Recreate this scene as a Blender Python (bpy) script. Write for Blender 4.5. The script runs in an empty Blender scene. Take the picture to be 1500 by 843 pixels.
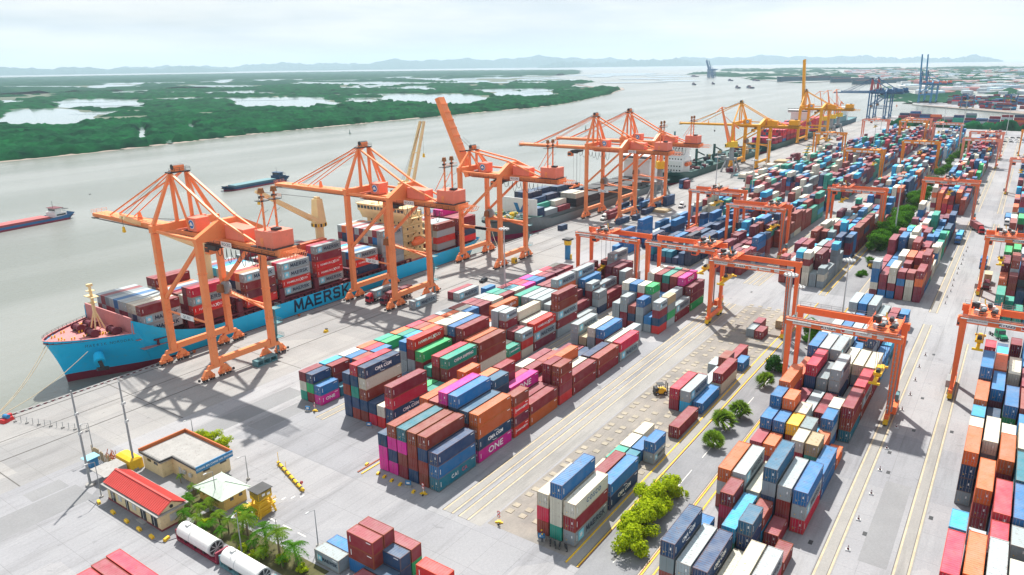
import bpy, bmesh, math, random
import numpy as np
from mathutils import Vector, Matrix
random.seed(7); rng = np.random.default_rng(7)
SC = bpy.context.scene; COL = SC.collection
R_ = math.radians
# ------------------------------------------------------------------ camera
F_, PITCH, ROLL, YAW, CH = 1062.74, 0.297755, -0.0136023, 0.612753, 82.2737
fw = Vector((math.cos(PITCH)*math.cos(YAW), math.cos(PITCH)*math.sin(YAW), -math.sin(PITCH)))
rt = fw.cross(Vector((0, 0, 1))).normalized(); up = rt.cross(fw)
rt2 = rt*math.cos(ROLL)+up*math.sin(ROLL); up2 = -rt*math.sin(ROLL)+up*math.cos(ROLL)
cd = bpy.data.cameras.new("camera"); cam = bpy.data.objects.new("camera", cd); COL.objects.link(cam)
cam.matrix_world = Matrix(((rt2.x, up2.x, -fw.x, 0), (rt2.y, up2.y, -fw.y, 0), (rt2.z, up2.z, -fw.z, CH), (0, 0, 0, 1)))
cd.sensor_width = 36; cd.lens = F_/1500*36; cd.clip_start = 1; cd.clip_end = 120000
SC.camera = cam
# ------------------------------------------------------------------ light
SUN_EL, SUN_AZ = R_(57.5), R_(37.7)
W = bpy.data.worlds.new("World"); SC.world = W; W.use_nodes = True
wt = W.node_tree; wt.nodes.clear()
def N(t, typ, **k):
    n = t.nodes.new(typ)
    for a, b in k.items(): setattr(n, a, b)
    return n
out = N(wt, 'ShaderNodeOutputWorld'); bg = N(wt, 'ShaderNodeBackground'); sky = N(wt, 'ShaderNodeTexSky', sky_type='NISHITA')
sky.sun_disc = False; sky.sun_elevation = SUN_EL; sky.sun_rotation = math.pi/2-SUN_AZ
sky.air_density = 1.0; sky.dust_density = 2.5; sky.ozone_density = 1.2
tc = N(wt, 'ShaderNodeTexCoord'); mp = N(wt, 'ShaderNodeMapping'); mp.inputs['Scale'].default_value = (1, 1, 7.0)
n1 = N(wt, 'ShaderNodeTexNoise'); n1.inputs['Scale'].default_value = 2.6; n1.inputs['Detail'].default_value = 7; n1.inputs['Roughness'].default_value = .55
cr = N(wt, 'ShaderNodeValToRGB'); cr.color_ramp.elements[0].position = .30; cr.color_ramp.elements[0].color = (.62, .62, .62, 1)
cr.color_ramp.elements[1].position = .62; cr.color_ramp.elements[1].color = (.97, .97, .97, 1)
n2 = N(wt, 'ShaderNodeTexNoise'); n2.inputs['Scale'].default_value = 3.4; n2.inputs['Detail'].default_value = 8
cr2 = N(wt, 'ShaderNodeValToRGB'); cr2.color_ramp.elements[0].position = .40; cr2.color_ramp.elements[0].color = (7.3, 8.1, 8.7, 1)
cr2.color_ramp.elements[1].position = .58; cr2.color_ramp.elements[1].color = (9.9, 10.0, 10.0, 1)
mx = N(wt, 'ShaderNodeMix', data_type='RGBA')
L = wt.links.new
L(tc.outputs['Generated'], mp.inputs['Vector']); L(mp.outputs[0], n1.inputs['Vector']); L(mp.outputs[0], n2.inputs['Vector'])
L(n1.outputs['Fac'], cr.inputs[0]); L(n2.outputs['Fac'], cr2.inputs[0])
sx_ = N(wt, 'ShaderNodeSeparateXYZ'); L(tc.outputs['Generated'], sx_.inputs[0]); mrz = N(wt, 'ShaderNodeMapRange'); L(sx_.outputs['Z'], mrz.inputs['Value'])
mrz.inputs['From Min'].default_value = .12; mrz.inputs['From Max'].default_value = .55; mrz.inputs['To Min'].default_value = 1; mrz.inputs['To Max'].default_value = .78
mu = N(wt, 'ShaderNodeMath', operation='MULTIPLY'); L(cr.outputs[0], mu.inputs[0]); L(mrz.outputs[0], mu.inputs[1]); L(mu.outputs[0], mx.inputs[0]); L(sky.outputs[0], mx.inputs[6]); L(cr2.outputs[0], mx.inputs[7])
L(mx.outputs[2], bg.inputs['Color']); bg.inputs['Strength'].default_value = 0.064
L(bg.outputs[0], out.inputs[0])
sd = bpy.data.lights.new("sun", 'SUN'); sun = bpy.data.objects.new("sun", sd); COL.objects.link(sun)
sd.energy = 4.2; sd.angle = R_(1.0); sd.color = (1.0, .95, .87)
ld = Vector((-math.cos(SUN_EL)*math.cos(SUN_AZ), -math.cos(SUN_EL)*math.sin(SUN_AZ), -math.sin(SUN_EL)))
sun.rotation_euler = ld.to_track_quat('-Z', 'Y').to_euler(); sun.location = (100, 100, 300)
SC.view_settings.view_transform = 'Standard'; SC.view_settings.look = 'None'; SC.view_settings.gamma = 1
SC.view_settings.exposure = 0.74
SC.cycles.volume_bounces = 1; SC.cycles.max_bounces = 8
# ------------------------------------------------------------------ helpers
def tag(o, label=None, cat=None, group=None, kind=None):
    if label: o['label'] = label
    if cat: o['category'] = cat
    if group: o['group'] = group
    if kind: o['kind'] = kind
    return o
def link(name, mesh, parent=None, loc=None):
    o = bpy.data.objects.new(name, mesh); COL.objects.link(o)
    if parent is not None: o.parent = parent
    if loc is not None: o.location = loc
    return o
def empty(name, loc, rz=0, label=None, cat=None, group=None):
    o = bpy.data.objects.new(name, None); COL.objects.link(o); o.location = loc; o.rotation_euler = (0, 0, rz)
    o.empty_display_size = .5
    return tag(o, label, cat, group)
def kids(o): return [c for c in bpy.data.objects if c.parent == o]
def copy_tree(o, ch=None, parent=None, color=None):
    c = o.copy(); COL.objects.link(c); c.parent = parent
    if color: c.color = color
    for k in (KID.get(o.name) or []): 
        d = copy_tree(k, parent=c, color=color)
        KID.setdefault(c.name, []).append(d)
    return c
KID = {}
class MB:
    def __init__(s): s.v = []; s.f = []; s.m = []; s.mats = []
    def mi(s, mat):
        if mat is None: return 0
        if mat not in s.mats: s.mats.append(mat)
        return s.mats.index(mat)
    def poly(s, pts, mat=None):
        i = len(s.v); s.v += [tuple(p) for p in pts]; s.f.append(tuple(range(i, i+len(pts)))); s.m.append(s.mi(mat)); return s
    def hexa(s, p, mat=None):   # p: 8 points, bottom 0-3 ccw, top 4-7
        i = len(s.v); s.v += [tuple(q) for q in p]; m = s.mi(mat)
        for f in ((3, 2, 1, 0), (4, 5, 6, 7), (0, 1, 5, 4), (1, 2, 6, 5), (2, 3, 7, 6), (3, 0, 4, 7)):
            s.f.append(tuple(i+k for k in f)); s.m.append(m)
        return s
    def box(s, x0, x1, y0, y1, z0, z1, mat=None):
        return s.hexa([(x0, y0, z0), (x1, y0, z0), (x1, y1, z0), (x0, y1, z0), (x0, y0, z1), (x1, y0, z1), (x1, y1, z1), (x0, y1, z1)], mat)
    def cbox(s, c, sz, rz=0, mat=None, top=1.0):
        a, b, h = sz[0]/2, sz[1]/2, sz[2]; co, si = math.cos(rz), math.sin(rz); P = []
        for z, k in ((0, 1), (h, top)):
            for x, y in ((-a, -b), (a, -b), (a, b), (-a, b)):
                x *= k; y *= k; P.append((c[0]+x*co-y*si, c[1]+x*si+y*co, c[2]+z))
        return s.hexa(P, mat)
    def beam(s, p, q, w, h=None, mat=None, w2=None, h2=None):
        p = Vector(p); q = Vector(q); h = h or w; w2 = w2 or w; h2 = h2 or h; d = (q-p).normalized()
        u = Vector((0, 0, 1)) if abs(d.z) < .95 else Vector((1, 0, 0))
        r = d.cross(u).normalized(); u = r.cross(d)
        P = []
        for c, ww, hh in ((p, w, h), (q, w2, h2)):
            for a, b in ((-1, -1), (1, -1), (1, 1), (-1, 1)): P.append(c+r*(a*ww/2)+u*(b*hh/2))
        return s.hexa(P, mat)
    def tube(s, p, q, r, r2=None, n=8, mat=None, cap=True):
        p = Vector(p); q = Vector(q); r2 = r if r2 is None else r2; d = (q-p).normalized()
        u = Vector((0, 0, 1)) if abs(d.z) < .95 else Vector((1, 0, 0))
        a = d.cross(u).normalized(); b = a.cross(d); i = len(s.v); m = s.mi(mat)
        for c, rr in ((p, r), (q, r2)):
            for k in range(n):
                t = 2*math.pi*k/n; s.v.append(tuple(c+a*(math.cos(t)*rr)+b*(math.sin(t)*rr)))
        for k in range(n):
            s.f.append((i+k, i+(k+1) % n, i+n+(k+1) % n, i+n+k)); s.m.append(m)
        if cap: s.f.append(tuple(i+k for k in reversed(range(n)))); s.m.append(m); s.f.append(tuple(i+n+k for k in range(n))); s.m.append(m)
        return s
    def path(s, pts, r, n=6, mat=None):
        for a, b in zip(pts[:-1], pts[1:]): s.tube(a, b, r, n=n, mat=mat)
        return s
    def prism(s, pts, axis, a, b, mat=None):   # pts 2D polygon; axis x: (y,z), y: (x,z), z: (x,y)
        def mk(p, c): return {'x': (c, p[0], p[1]), 'y': (p[0], c, p[1]), 'z': (p[0], p[1], c)}[axis]
        i = len(s.v); n = len(pts); m = s.mi(mat)
        s.v += [mk(p, a) for p in pts]+[mk(p, b) for p in pts]
        s.f.append(tuple(range(i, i+n))); s.m.append(m); s.f.append(tuple(reversed(range(i+n, i+2*n)))); s.m.append(m)
        for k in range(n): s.f.append((i+k, i+n+k, i+n+(k+1) % n, i+(k+1) % n)); s.m.append(m)
        return s
    def mesh(s, name, mat=None, smooth=False):
        me = bpy.data.meshes.new(name); me.from_pydata(s.v, [], s.f)
        ms = s.mats if s.mats else [mat]
        for m in ms: me.materials.append(m)
        if len(ms) > 1: me.polygons.foreach_set('material_index', s.m)
        bm = bmesh.new(); bm.from_mesh(me); bmesh.ops.recalc_face_normals(bm, faces=bm.faces); bm.to_mesh(me); bm.free()
        if smooth: me.polygons.foreach_set('use_smooth', [True]*len(me.polygons))
        me.update(); return me
    def build(s, name, mat=None, parent=None, smooth=False, loc=None):
        o = link(name, s.mesh(name, mat, smooth), parent, loc)
        if parent is not None: KID.setdefault(parent.name, []).append(o)
        return o
# ------------------------------------------------------------------ materials
def rgb(c): return (c[0], c[1], c[2], 1)
MC = {}
def paint(name, c, rough=.55, var=.12, scale=.35, metal=0, dirt=.12, dirtc=(.12, .09, .07), spec=.4, bump=0, coord='Object'):
    if name in MC: return MC[name]
    m = bpy.data.materials.new(name); m.use_nodes = True; t = m.node_tree; b = t.nodes['Principled BSDF']
    tc = N(t, 'ShaderNodeTexCoord'); no = N(t, 'ShaderNodeTexNoise'); no.inputs['Scale'].default_value = scale; no.inputs['Detail'].default_value = 6; no.inputs['Roughness'].default_value = .65
    t.links.new(tc.outputs[coord], no.inputs['Vector'])
    r = N(t, 'ShaderNodeValToRGB'); r.color_ramp.elements[0].position = .3; r.color_ramp.elements[1].position = .7
    r.color_ramp.elements[0].color = rgb([x*(1-var) for x in c]); r.color_ramp.elements[1].color = rgb([min(1, x*(1+var)) for x in c])
    t.links.new(no.outputs['Fac'], r.inputs[0])
    n2 = N(t, 'ShaderNodeTexNoise'); n2.inputs['Scale'].default_value = scale*4; n2.inputs['Detail'].default_value = 8; n2.inputs['Roughness'].default_value = .7
    t.links.new(tc.outputs[coord], n2.inputs['Vector'])
    r2 = N(t, 'ShaderNodeValToRGB'); r2.color_ramp.elements[0].position = .54; r2.color_ramp.elements[1].position = .72
    r2.color_ramp.elements[0].color = (0, 0, 0, 1); r2.color_ramp.elements[1].color = (dirt*4, dirt*4, dirt*4, 1)
    t.links.new(n2.outputs['Fac'], r2.inputs[0])
    x = N(t, 'ShaderNodeMix', data_type='RGBA'); t.links.new(r2.outputs[0], x.inputs[0]); t.links.new(r.outputs[0], x.inputs[6]); x.inputs[7].default_value = rgb(dirtc)
    t.links.new(x.outputs[2], b.inputs['Base Color'])
    b.inputs['Roughness'].default_value = rough; b.inputs['Metallic'].default_value = metal; b.inputs['Specular IOR Level'].default_value = spec
    if bump:
        bp = N(t, 'ShaderNodeBump'); bp.inputs['Strength'].default_value = bump; bp.inputs['Distance'].default_value = .3
        t.links.new(n2.outputs['Fac'], bp.inputs['Height']); t.links.new(bp.outputs[0], b.inputs['Normal'])
    MC[name] = m; return m
def cont_mat(name, fade, attr=False, fc=(.46, .44, .42, 1), rust=.60, roof=False):
    """container paint: colour from the object, dust and rust spots on top"""
    m = bpy.data.materials.new(name); m.use_nodes = True; t = m.node_tree; b = t.nodes['Principled BSDF']
    if attr: oi = N(t, 'ShaderNodeVertexColor', layer_name='paint')
    else: oi = N(t, 'ShaderNodeObjectInfo')
    tc = N(t, 'ShaderNodeTexCoord'); add = N(t, 'ShaderNodeVectorMath', operation='ADD'); t.links.new(tc.outputs['Object'], add.inputs[0])
    if not attr:
        sc = N(t, 'ShaderNodeVectorMath', operation='SCALE'); sc.inputs['Scale'].default_value = .37; t.links.new(oi.outputs['Location'], sc.inputs[0]); t.links.new(sc.outputs[0], add.inputs[1])
    n1 = N(t, 'ShaderNodeTexNoise'); n1.inputs['Scale'].default_value = .45; n1.inputs['Detail'].default_value = 5; t.links.new(add.outputs[0], n1.inputs['Vector'])
    n2 = N(t, 'ShaderNodeTexNoise'); n2.inputs['Scale'].default_value = 1.7; n2.inputs['Detail'].default_value = 9; n2.inputs['Roughness'].default_value = .72; t.links.new(add.outputs[0], n2.inputs['Vector'])
    mr = N(t, 'ShaderNodeMapRange'); mr.inputs['From Min'].default_value = .3; mr.inputs['From Max'].default_value = .7; mr.inputs['To Min'].default_value = max(0, fade-.1); mr.inputs['To Max'].default_value = fade+.1
    t.links.new(n1.outputs['Fac'], mr.inputs['Value'])
    x = N(t, 'ShaderNodeMix', data_type='RGBA'); t.links.new(mr.outputs[0], x.inputs[0]); t.links.new(oi.outputs['Color'], x.inputs[6]); x.inputs[7].default_value = fc
    if roof:  # roof colour lightened: faded paint plus overhead sunlight put into the colour
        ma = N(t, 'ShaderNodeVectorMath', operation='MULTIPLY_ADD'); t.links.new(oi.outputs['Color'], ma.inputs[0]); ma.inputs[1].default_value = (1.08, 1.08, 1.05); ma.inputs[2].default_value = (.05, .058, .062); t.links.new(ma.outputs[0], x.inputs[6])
    r2 = N(t, 'ShaderNodeValToRGB'); r2.color_ramp.elements[0].position = rust-.03; r2.color_ramp.elements[1].position = rust+.1
    r2.color_ramp.elements[0].color = (0, 0, 0, 1); r2.color_ramp.elements[1].color = (.7, .55, .55, 1)
    t.links.new(n2.outputs['Fac'], r2.inputs[0])
    y = N(t, 'ShaderNodeMix', data_type='RGBA'); t.links.new(r2.outputs[0], y.inputs[0]); t.links.new(x.outputs[2], y.inputs[6]); y.inputs[7].default_value = (.16, .075, .035, 1)
    t.links.new(y.outputs[2], b.inputs['Base Color']); b.inputs['Roughness'].default_value = .55; b.inputs['Specular IOR Level'].default_value = .18
    return m
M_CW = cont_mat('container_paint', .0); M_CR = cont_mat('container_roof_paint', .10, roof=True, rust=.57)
M_CF = cont_mat('container_frame_paint', .26, fc=(.40, .21, .07, 1), rust=.55); M_ST = cont_mat('container_stuff_paint', .02, True)
ORG = paint('crane_orange', (.88, .275, .10), .5, .10, .2, dirt=.10, dirtc=(.30, .12, .06)); SAL = paint('crane_salmon', (.82, .22, .14), .45, .08, .3, dirt=.06)
YEL = paint('crane_yellow', (.84, .38, .008), .45, .10, .2, dirt=.08); YLW = paint('safety_yellow', (.80, .50, .02), .5, .1, .8, dirt=.12)
RTGM = paint('gantry_orange', (.88, .175, .05), .5, .10, .2, dirt=.10, dirtc=(.30, .10, .05)); CREAM = paint('ship_cream', (.80, .62, .33), .5, .06, .3, dirt=.05, dirtc=(.4, .2, .1))
GRY = paint('steel_grey', (.28, .30, .31), .5, .15, .5, dirt=.1); DRK = paint('dark_steel', (.035, .04, .045), .5, .2, .8, dirt=.1); WHT = paint('white_paint', (.78, .78, .76), .5, .05, .6, dirt=.05)
SHB = paint('ship_blue', (.010, .50, .84), .45, .08, .12, dirt=.08, dirtc=(.10, .26, .34)); BOOT = paint('boot_red', (.18, .015, .035), .5, .15, .2, dirt=.1); PINKD = paint('deck_red_oxide', (.52, .20, .20), .6, .1, .2, dirt=.12)
MARN = paint('ship_maroon', (.13, .02, .035), .55, .15, .4, dirt=.06); LGRY = paint('light_grey', (.50, .52, .52), .55, .08, .3, dirt=.08); BLU = paint('machine_blue', (.03, .20, .42), .5, .1, .5)
TEALM = paint('teal_steel', (.10, .24, .27), .5, .1, .5); RED = paint('vivid_red', (.60, .03, .03), .5, .08, .6); TYRE = paint('tyre_rubber', (.02, .02, .02), .85, .2, 2, dirt=.1); GLS = paint('window_glass', (.02, .03, .04), .1, .1, 1, dirt=0, spec=.8)
NAVY = paint('lettering_navy', (.01, .03, .07), .5, .02, .5, dirt=0); LETW = paint('lettering_white', (.85, .85, .85), .5, .02, .5, dirt=0); STARB = paint('star_light_blue', (.22, .62, .78), .5, .02, .5, dirt=0)
GRN = paint('hull_green', (.02, .09, .08), .5, .12, .1, dirt=.1); HGR = paint('hull_grey', (.16, .19, .20), .5, .12, .1, dirt=.1)
WOOD = paint('timber', (.42, .33, .2), .8, .2, 2, dirt=.2)
_tm = {}
STROKES = {'M': [[(0, 0), (.08, 1)], [(.08, 1), (.5, .22)], [(.5, .22), (.92, 1)], [(.92, 1), (1, 0)]], 'A': [[(0, 0), (.5, 1)], [(.5, 1), (1, 0)], [(.2, .33), (.8, .33)]], 'E': [[(.08, 0), (.08, 1)], [(0, .93), (.9, .93)], [(0, .5), (.8, .5)], [(0, .07), (.9, .07)]],
           'R': [[(.08, 0), (.08, 1)], [(0, .93), (.72, .93)], [(.72, .95), (.88, .8)], [(.88, .82), (.88, .6)], [(.88, .62), (.7, .46)], [(0, .48), (.72, .48)], [(.5, .48), (.95, 0)]],
           'S': [[(.9, .8), (.75, .93)], [(.77, .93), (.2, .93)], [(.22, .93), (.08, .78)], [(.08, .8), (.2, .54)], [(.18, .54), (.8, .46)], [(.78, .48), (.9, .25)], [(.9, .27), (.76, .07)], [(.78, .07), (.18, .07)], [(.2, .07), (.06, .22)]], 'K': [[(.08, 0), (.08, 1)], [(.9, 1), (.12, .42)], [(.35, .58), (.95, 0)]]}
def stroke_word(word, h, w, gap, t, mat):
    k = ('stroke', word, h, w, gap, t)
    if k in _tm: return _tm[k]
    mb = MB(); tw = len(word)*w+(len(word)-1)*gap; x = -tw/2; q = 0
    for ch in word:
        for a, b in STROKES[ch]:
            q += 1; p = Vector((x+a[0]*w, (a[1]-.5)*h, .0)); r = Vector((x+b[0]*w, (b[1]-.5)*h, .0)); d = (r-p).normalized(); n = Vector((-d.y, d.x, 0))*t/2; e = d*t*.28
            mb.poly([p-e-n, r+e-n, r+e+n, p-e+n])
            for i_ in range(-4, 0): mb.v[i_] = (mb.v[i_][0], mb.v[i_][1], .0006*(q % 9))
        x += w+gap
    me = mb.mesh('letters', mat); _tm[k] = me; return me
def stroke_text(word, h, w, gap, t, mat, parent, loc, rot=(math.pi/2, 0, 0)):
    o = link('lettering', stroke_word(word, h, w, gap, t, mat), parent, loc); o.rotation_euler = rot; KID.setdefault(parent.name, []).append(o); return o
def text_mesh(s, size, mat, bold=.0, spx=1.0, font_scale=1.0):
    k = (s, size, mat.name, bold, spx, font_scale)
    if k in _tm: return _tm[k]
    c = bpy.data.curves.new('t', 'FONT'); c.body = s; c.size = size; c.align_x = 'CENTER'; c.align_y = 'CENTER'; c.offset = bold; c.space_character = spx; c.resolution_u = 2
    o = bpy.data.objects.new('t', c); COL.objects.link(o); bpy.context.view_layer.update()
    me = bpy.data.meshes.new_from_object(o); me.materials.clear(); me.materials.append(mat)
    bpy.data.objects.remove(o); bpy.data.curves.remove(c)
    if font_scale != 1:
        for v in me.vertices: v.co.x *= font_scale
    _tm[k] = me; return me
def text(s, size, mat, parent, loc, rot=(math.pi/2, 0, 0), bold=.0, spx=1.0, fs=1.0, name='lettering'):
    o = link(name, text_mesh(s, size, mat, bold, spx, fs), parent, loc); o.rotation_euler = rot
    if parent is not None: KID.setdefault(parent.name, []).append(o)
    return o
# ------------------------------------------------------------------ ground, water, land
def ground_mat(name, c1, c2, scale, rough=.85, stain=(.10, .10, .10), st=.5, patch=True, bump=.15, joints=False):
    m = bpy.data.materials.new(name); m.use_nodes = True; t = m.node_tree; b = t.nodes['Principled BSDF']; L = t.links.new
    tc = N(t, 'ShaderNodeTexCoord')
    a = N(t, 'ShaderNodeTexNoise'); a.inputs['Scale'].default_value = scale; a.inputs['Detail'].default_value = 9; a.inputs['Roughness'].default_value = .62; L(tc.outputs['Object'], a.inputs['Vector'])
    mp = N(t, 'ShaderNodeMapping'); mp.inputs['Scale'].default_value = (.02, .22, 1); L(tc.outputs['Object'], mp.inputs['Vector'])
    s = N(t, 'ShaderNodeTexNoise'); s.inputs['Scale'].default_value = 1.0; s.inputs['Detail'].default_value = 7; s.inputs['Roughness'].default_value = .7; L(mp.outputs[0], s.inputs['Vector'])
    r = N(t, 'ShaderNodeValToRGB'); r.color_ramp.elements[0].position = .3; r.color_ramp.elements[1].position = .7; r.color_ramp.elements[0].color = rgb(c1); r.color_ramp.elements[1].color = rgb(c2); L(a.outputs['Fac'], r.inputs[0])
    r2 = N(t, 'ShaderNodeValToRGB'); r2.color_ramp.elements[0].position = .5; r2.color_ramp.elements[1].position = .78; r2.color_ramp.elements[0].color = (0, 0, 0, 1); r2.color_ramp.elements[1].color = (st, st, st, 1); L(s.outputs['Fac'], r2.inputs[0])
    x = N(t, 'ShaderNodeMix', data_type='RGBA'); L(r2.outputs[0], x.inputs[0]); L(r.outputs[0], x.inputs[6]); x.inputs[7].default_value = rgb(stain)
    o = x.outputs[2]
    if patch:   # rectangular resurfacing patches
        vo = N(t, 'ShaderNodeTexVoronoi', distance='CHEBYCHEV'); vo.inputs['Scale'].default_value = .028; vo.inputs['Randomness'].default_value = .9; L(tc.outputs['Object'], vo.inputs['Vector'])
        sep = N(t, 'ShaderNodeSeparateColor'); L(vo.outputs['Color'], sep.inputs[0])
        r3 = N(t, 'ShaderNodeValToRGB'); r3.color_ramp.interpolation = 'LINEAR'; r3.color_ramp.elements[0].color = (.86, .87, .89, 1); r3.color_ramp.elements[1].color = (1.06, 1.05, 1.04, 1); L(sep.outputs[0], r3.inputs[0])
        y = N(t, 'ShaderNodeMix', data_type='RGBA', blend_type='MULTIPLY'); y.inputs[0].default_value = 1; L(o, y.inputs[6]); L(r3.outputs[0], y.inputs[7]); o = y.outputs[2]
    f = N(t, 'ShaderNodeTexNoise'); f.inputs['Scale'].default_value = 2.2; f.inputs['Detail'].default_value = 8; f.inputs['Roughness'].default_value = .75; L(tc.outputs['Object'], f.inputs['Vector'])
    r4 = N(t, 'ShaderNodeValToRGB'); r4.color_ramp.elements[0].position = .3; r4.color_ramp.elements[1].position = .7; r4.color_ramp.elements[0].color = (.86, .86, .86, 1); r4.color_ramp.elements[1].color = (1.08, 1.08, 1.08, 1); L(f.outputs['Fac'], r4.inputs[0])
    z = N(t, 'ShaderNodeMix', data_type='RGBA', blend_type='MULTIPLY'); z.inputs[0].default_value = 1; L(o, z.inputs[6]); L(r4.outputs[0], z.inputs[7])
    o2 = z.outputs[2]
    if joints:
        br = N(t, 'ShaderNodeTexBrick'); br.offset = 0; br.inputs['Scale'].default_value = 1; br.inputs['Mortar Size'].default_value = .045; br.inputs['Brick Width'].default_value = 9; br.inputs['Row Height'].default_value = 6.1; br.inputs['Mortar Smooth'].default_value = .4
        br.inputs['Color1'].default_value = (1, 1, 1, 1); br.inputs['Color2'].default_value = (.95, .95, .96, 1); br.inputs['Mortar'].default_value = (.72, .72, .72, 1); L(tc.outputs['Object'], br.inputs['Vector'])
        w_ = N(t, 'ShaderNodeMix', data_type='RGBA', blend_type='MULTIPLY'); w_.inputs[0].default_value = 1; L(o2, w_.inputs[6]); L(br.outputs['Color'], w_.inputs[7]); o2 = w_.outputs[2]
        # blotches of oil and tyre rubber
        g2 = N(t, 'ShaderNodeTexNoise'); g2.inputs['Scale'].default_value = .32; g2.inputs['Detail'].default_value = 5; g2.inputs['Distortion'].default_value = .6; L(tc.outputs['Object'], g2.inputs['Vector'])
        r5 = N(t, 'ShaderNodeValToRGB'); r5.color_ramp.elements[0].position = .66; r5.color_ramp.elements[1].position = .76; r5.color_ramp.elements[0].color = (1, 1, 1, 1); r5.color_ramp.elements[1].color = (.66, .66, .67, 1); L(g2.outputs['Fac'], r5.inputs[0])
        w2_ = N(t, 'ShaderNodeMix', data_type='RGBA', blend_type='MULTIPLY'); w2_.inputs[0].default_value = 1; L(o2, w2_.inputs[6]); L(r5.outputs[0], w2_.inputs[7]); o2 = w2_.outputs[2]
    L(o2, b.inputs['Base Color']); b.inputs['Roughness'].default_value = rough; b.inputs['Specular IOR Level'].default_value = .25
    return m
YARD = ground_mat('yard_concrete', (.285, .288, .302), (.375, .378, .392), .03, stain=(.17, .17, .175), st=.85, joints=True)
QUAY = ground_mat('quay_concrete', (.28, .278, .275), (.36, .355, .348), .05, stain=(.17, .165, .16), st=.75, joints=True)
ASPH = ground_mat('worn_asphalt', (.20, .205, .22), (.28, .285, .30), .08, stain=(.12, .125, .135), st=.8, patch=False)
STRIP = ground_mat('runway_concrete', (.27, .265, .255), (.34, .33, .315), .1, stain=(.15, .15, .15), st=.9, patch=False)
LANEY = ground_mat('cream_paint', (.46, .37, .24), (.56, .49, .36), .5, stain=(.27, .24, .2), st=.6, patch=False)
RAILM = paint('rail_slot', (.09, .085, .08), .6, .2, .5, dirt=.1); EARTH = ground_mat('sandy_soil', (.40, .33, .24), (.56, .48, .36), .15, stain=(.25, .21, .16), st=.6, patch=False)
LANDM = ground_mat('marsh_soil', (.06, .09, .06), (.13, .15, .11), .01, stain=(.05, .09, .04), st=.8, patch=False); GRASS = paint('grass', (.10, .17, .03), .9, .3, .3, dirt=.2, dirtc=(.25, .2, .1))
def sheet(name, x0, x1, y0, y1, z, mat, kind='structure', parent=None):
    mb = MB(); mb.poly([(x0, y0, z), (x1, y0, z), (x1, y1, z), (x0, y1, z)]); o = mb.build(name, mat, parent)
    if parent is None: tag(o, kind=kind)
    return o
def polysheet(name, pts, z, mat, skirt=None):
    mb = MB(); mb.poly([(x, y, z) for x, y in pts])
    if skirt is not None:
        for a, b in zip(pts, pts[1:]+pts[:1]): mb.poly([(a[0], a[1], z), (b[0], b[1], z), (b[0], b[1], skirt), (a[0], a[1], skirt)])
    o = mb.build(name, mat); return tag(o, kind='structure')
QE = 198.3   # quay edge
polysheet('ground', [(-300, -900), (1330, -900), (1245, -200), (1268, 40), (1290, 120), (1262, 200), (1225, QE), (-300, QE)], 0, YARD, -6)
sheet('quay_apron', -300, 1225, 160, QE-.02, .004, QUAY)
# water
m = bpy.data.materials.new('river_water'); m.use_nodes = True; t = m.node_tree; b = t.nodes['Principled BSDF']
tc = N(t, 'ShaderNodeTexCoord'); no = N(t, 'ShaderNodeTexNoise'); no.inputs['Scale'].default_value = 1; no.inputs['Detail'].default_value = 7; mpw = N(t, 'ShaderNodeMapping'); mpw.inputs['Rotation'].default_value = (0, 0, -.12); mpw.inputs['Scale'].default_value = (.0016, .012, 1); t.links.new(tc.outputs['Object'], mpw.inputs['Vector']); t.links.new(mpw.outputs[0], no.inputs['Vector'])
r = N(t, 'ShaderNodeValToRGB'); r.color_ramp.elements[0].position = .40; r.color_ramp.elements[1].position = .60; r.color_ramp.elements[0].color = (.175, .188, .165, 1); r.color_ramp.elements[1].color = (.245, .256, .238, 1)
t.links.new(no.outputs['Fac'], r.inputs[0]); t.links.new(r.outputs[0], b.inputs['Base Color']); b.inputs['Roughness'].default_value = .22; b.inputs['IOR'].default_value = 1.33
w1 = N(t, 'ShaderNodeTexNoise'); w1.inputs['Scale'].default_value = .55; w1.inputs['Detail'].default_value = 6; w1.inputs['Roughness'].default_value = .6; t.links.new(tc.outputs['Object'], w1.inputs['Vector'])
w2 = N(t, 'ShaderNodeTexNoise'); w2.inputs['Scale'].default_value = .02; w2.inputs['Detail'].default_value = 4; t.links.new(tc.outputs['Object'], w2.inputs['Vector'])
ad = N(t, 'ShaderNodeMath', operation='MULTIPLY_ADD'); t.links.new(w2.outputs['Fac'], ad.inputs[0]); ad.inputs[1].default_value = 2.0; t.links.new(w1.outputs['Fac'], ad.inputs[2])
bp = N(t, 'ShaderNodeBump'); bp.inputs['Strength'].default_value = .55; bp.inputs['Distance'].default_value = .4; t.links.new(ad.outputs[0], bp.inputs['Height']); t.links.new(bp.outputs[0], b.inputs['Normal'])
WATER = m
POND = paint('pond_water', (.20, .25, .25), .10, .1, .01, dirt=0, spec=1.0)
sheet('river_water', -9000, 60000, -30000, 60000, -3, WATER)
# quay face, fenders, kerb
mb = MB(); mb.box(-300, 1224, QE-.6, QE-.02, .02, .28); tag(mb.build('quay_kerb', QUAY), kind='structure')
RW = MB(); 
for i in range(0, 44): RW.box(62+i*.9, 62+i*.9+.6, QE-.9, QE-.66, .05, .22, MARN if i % 2 else LGRY)
tag(RW.build('kerb_paint_blocks'), kind='structure')
mb = MB()
for y in (174.7, 195.4): mb.box(-300, 1200, y-.13, y+.13, .008, .05)
mb.box(-300, 1200, 184.35, 184.6, .008, .03)
for k in range(-3, 30): mb.box(49+k*36.5, 49.25+k*36.5, 160, 197.5, .009, .012)
tag(mb.build('quay_rails', RAILM), kind='structure')
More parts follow.
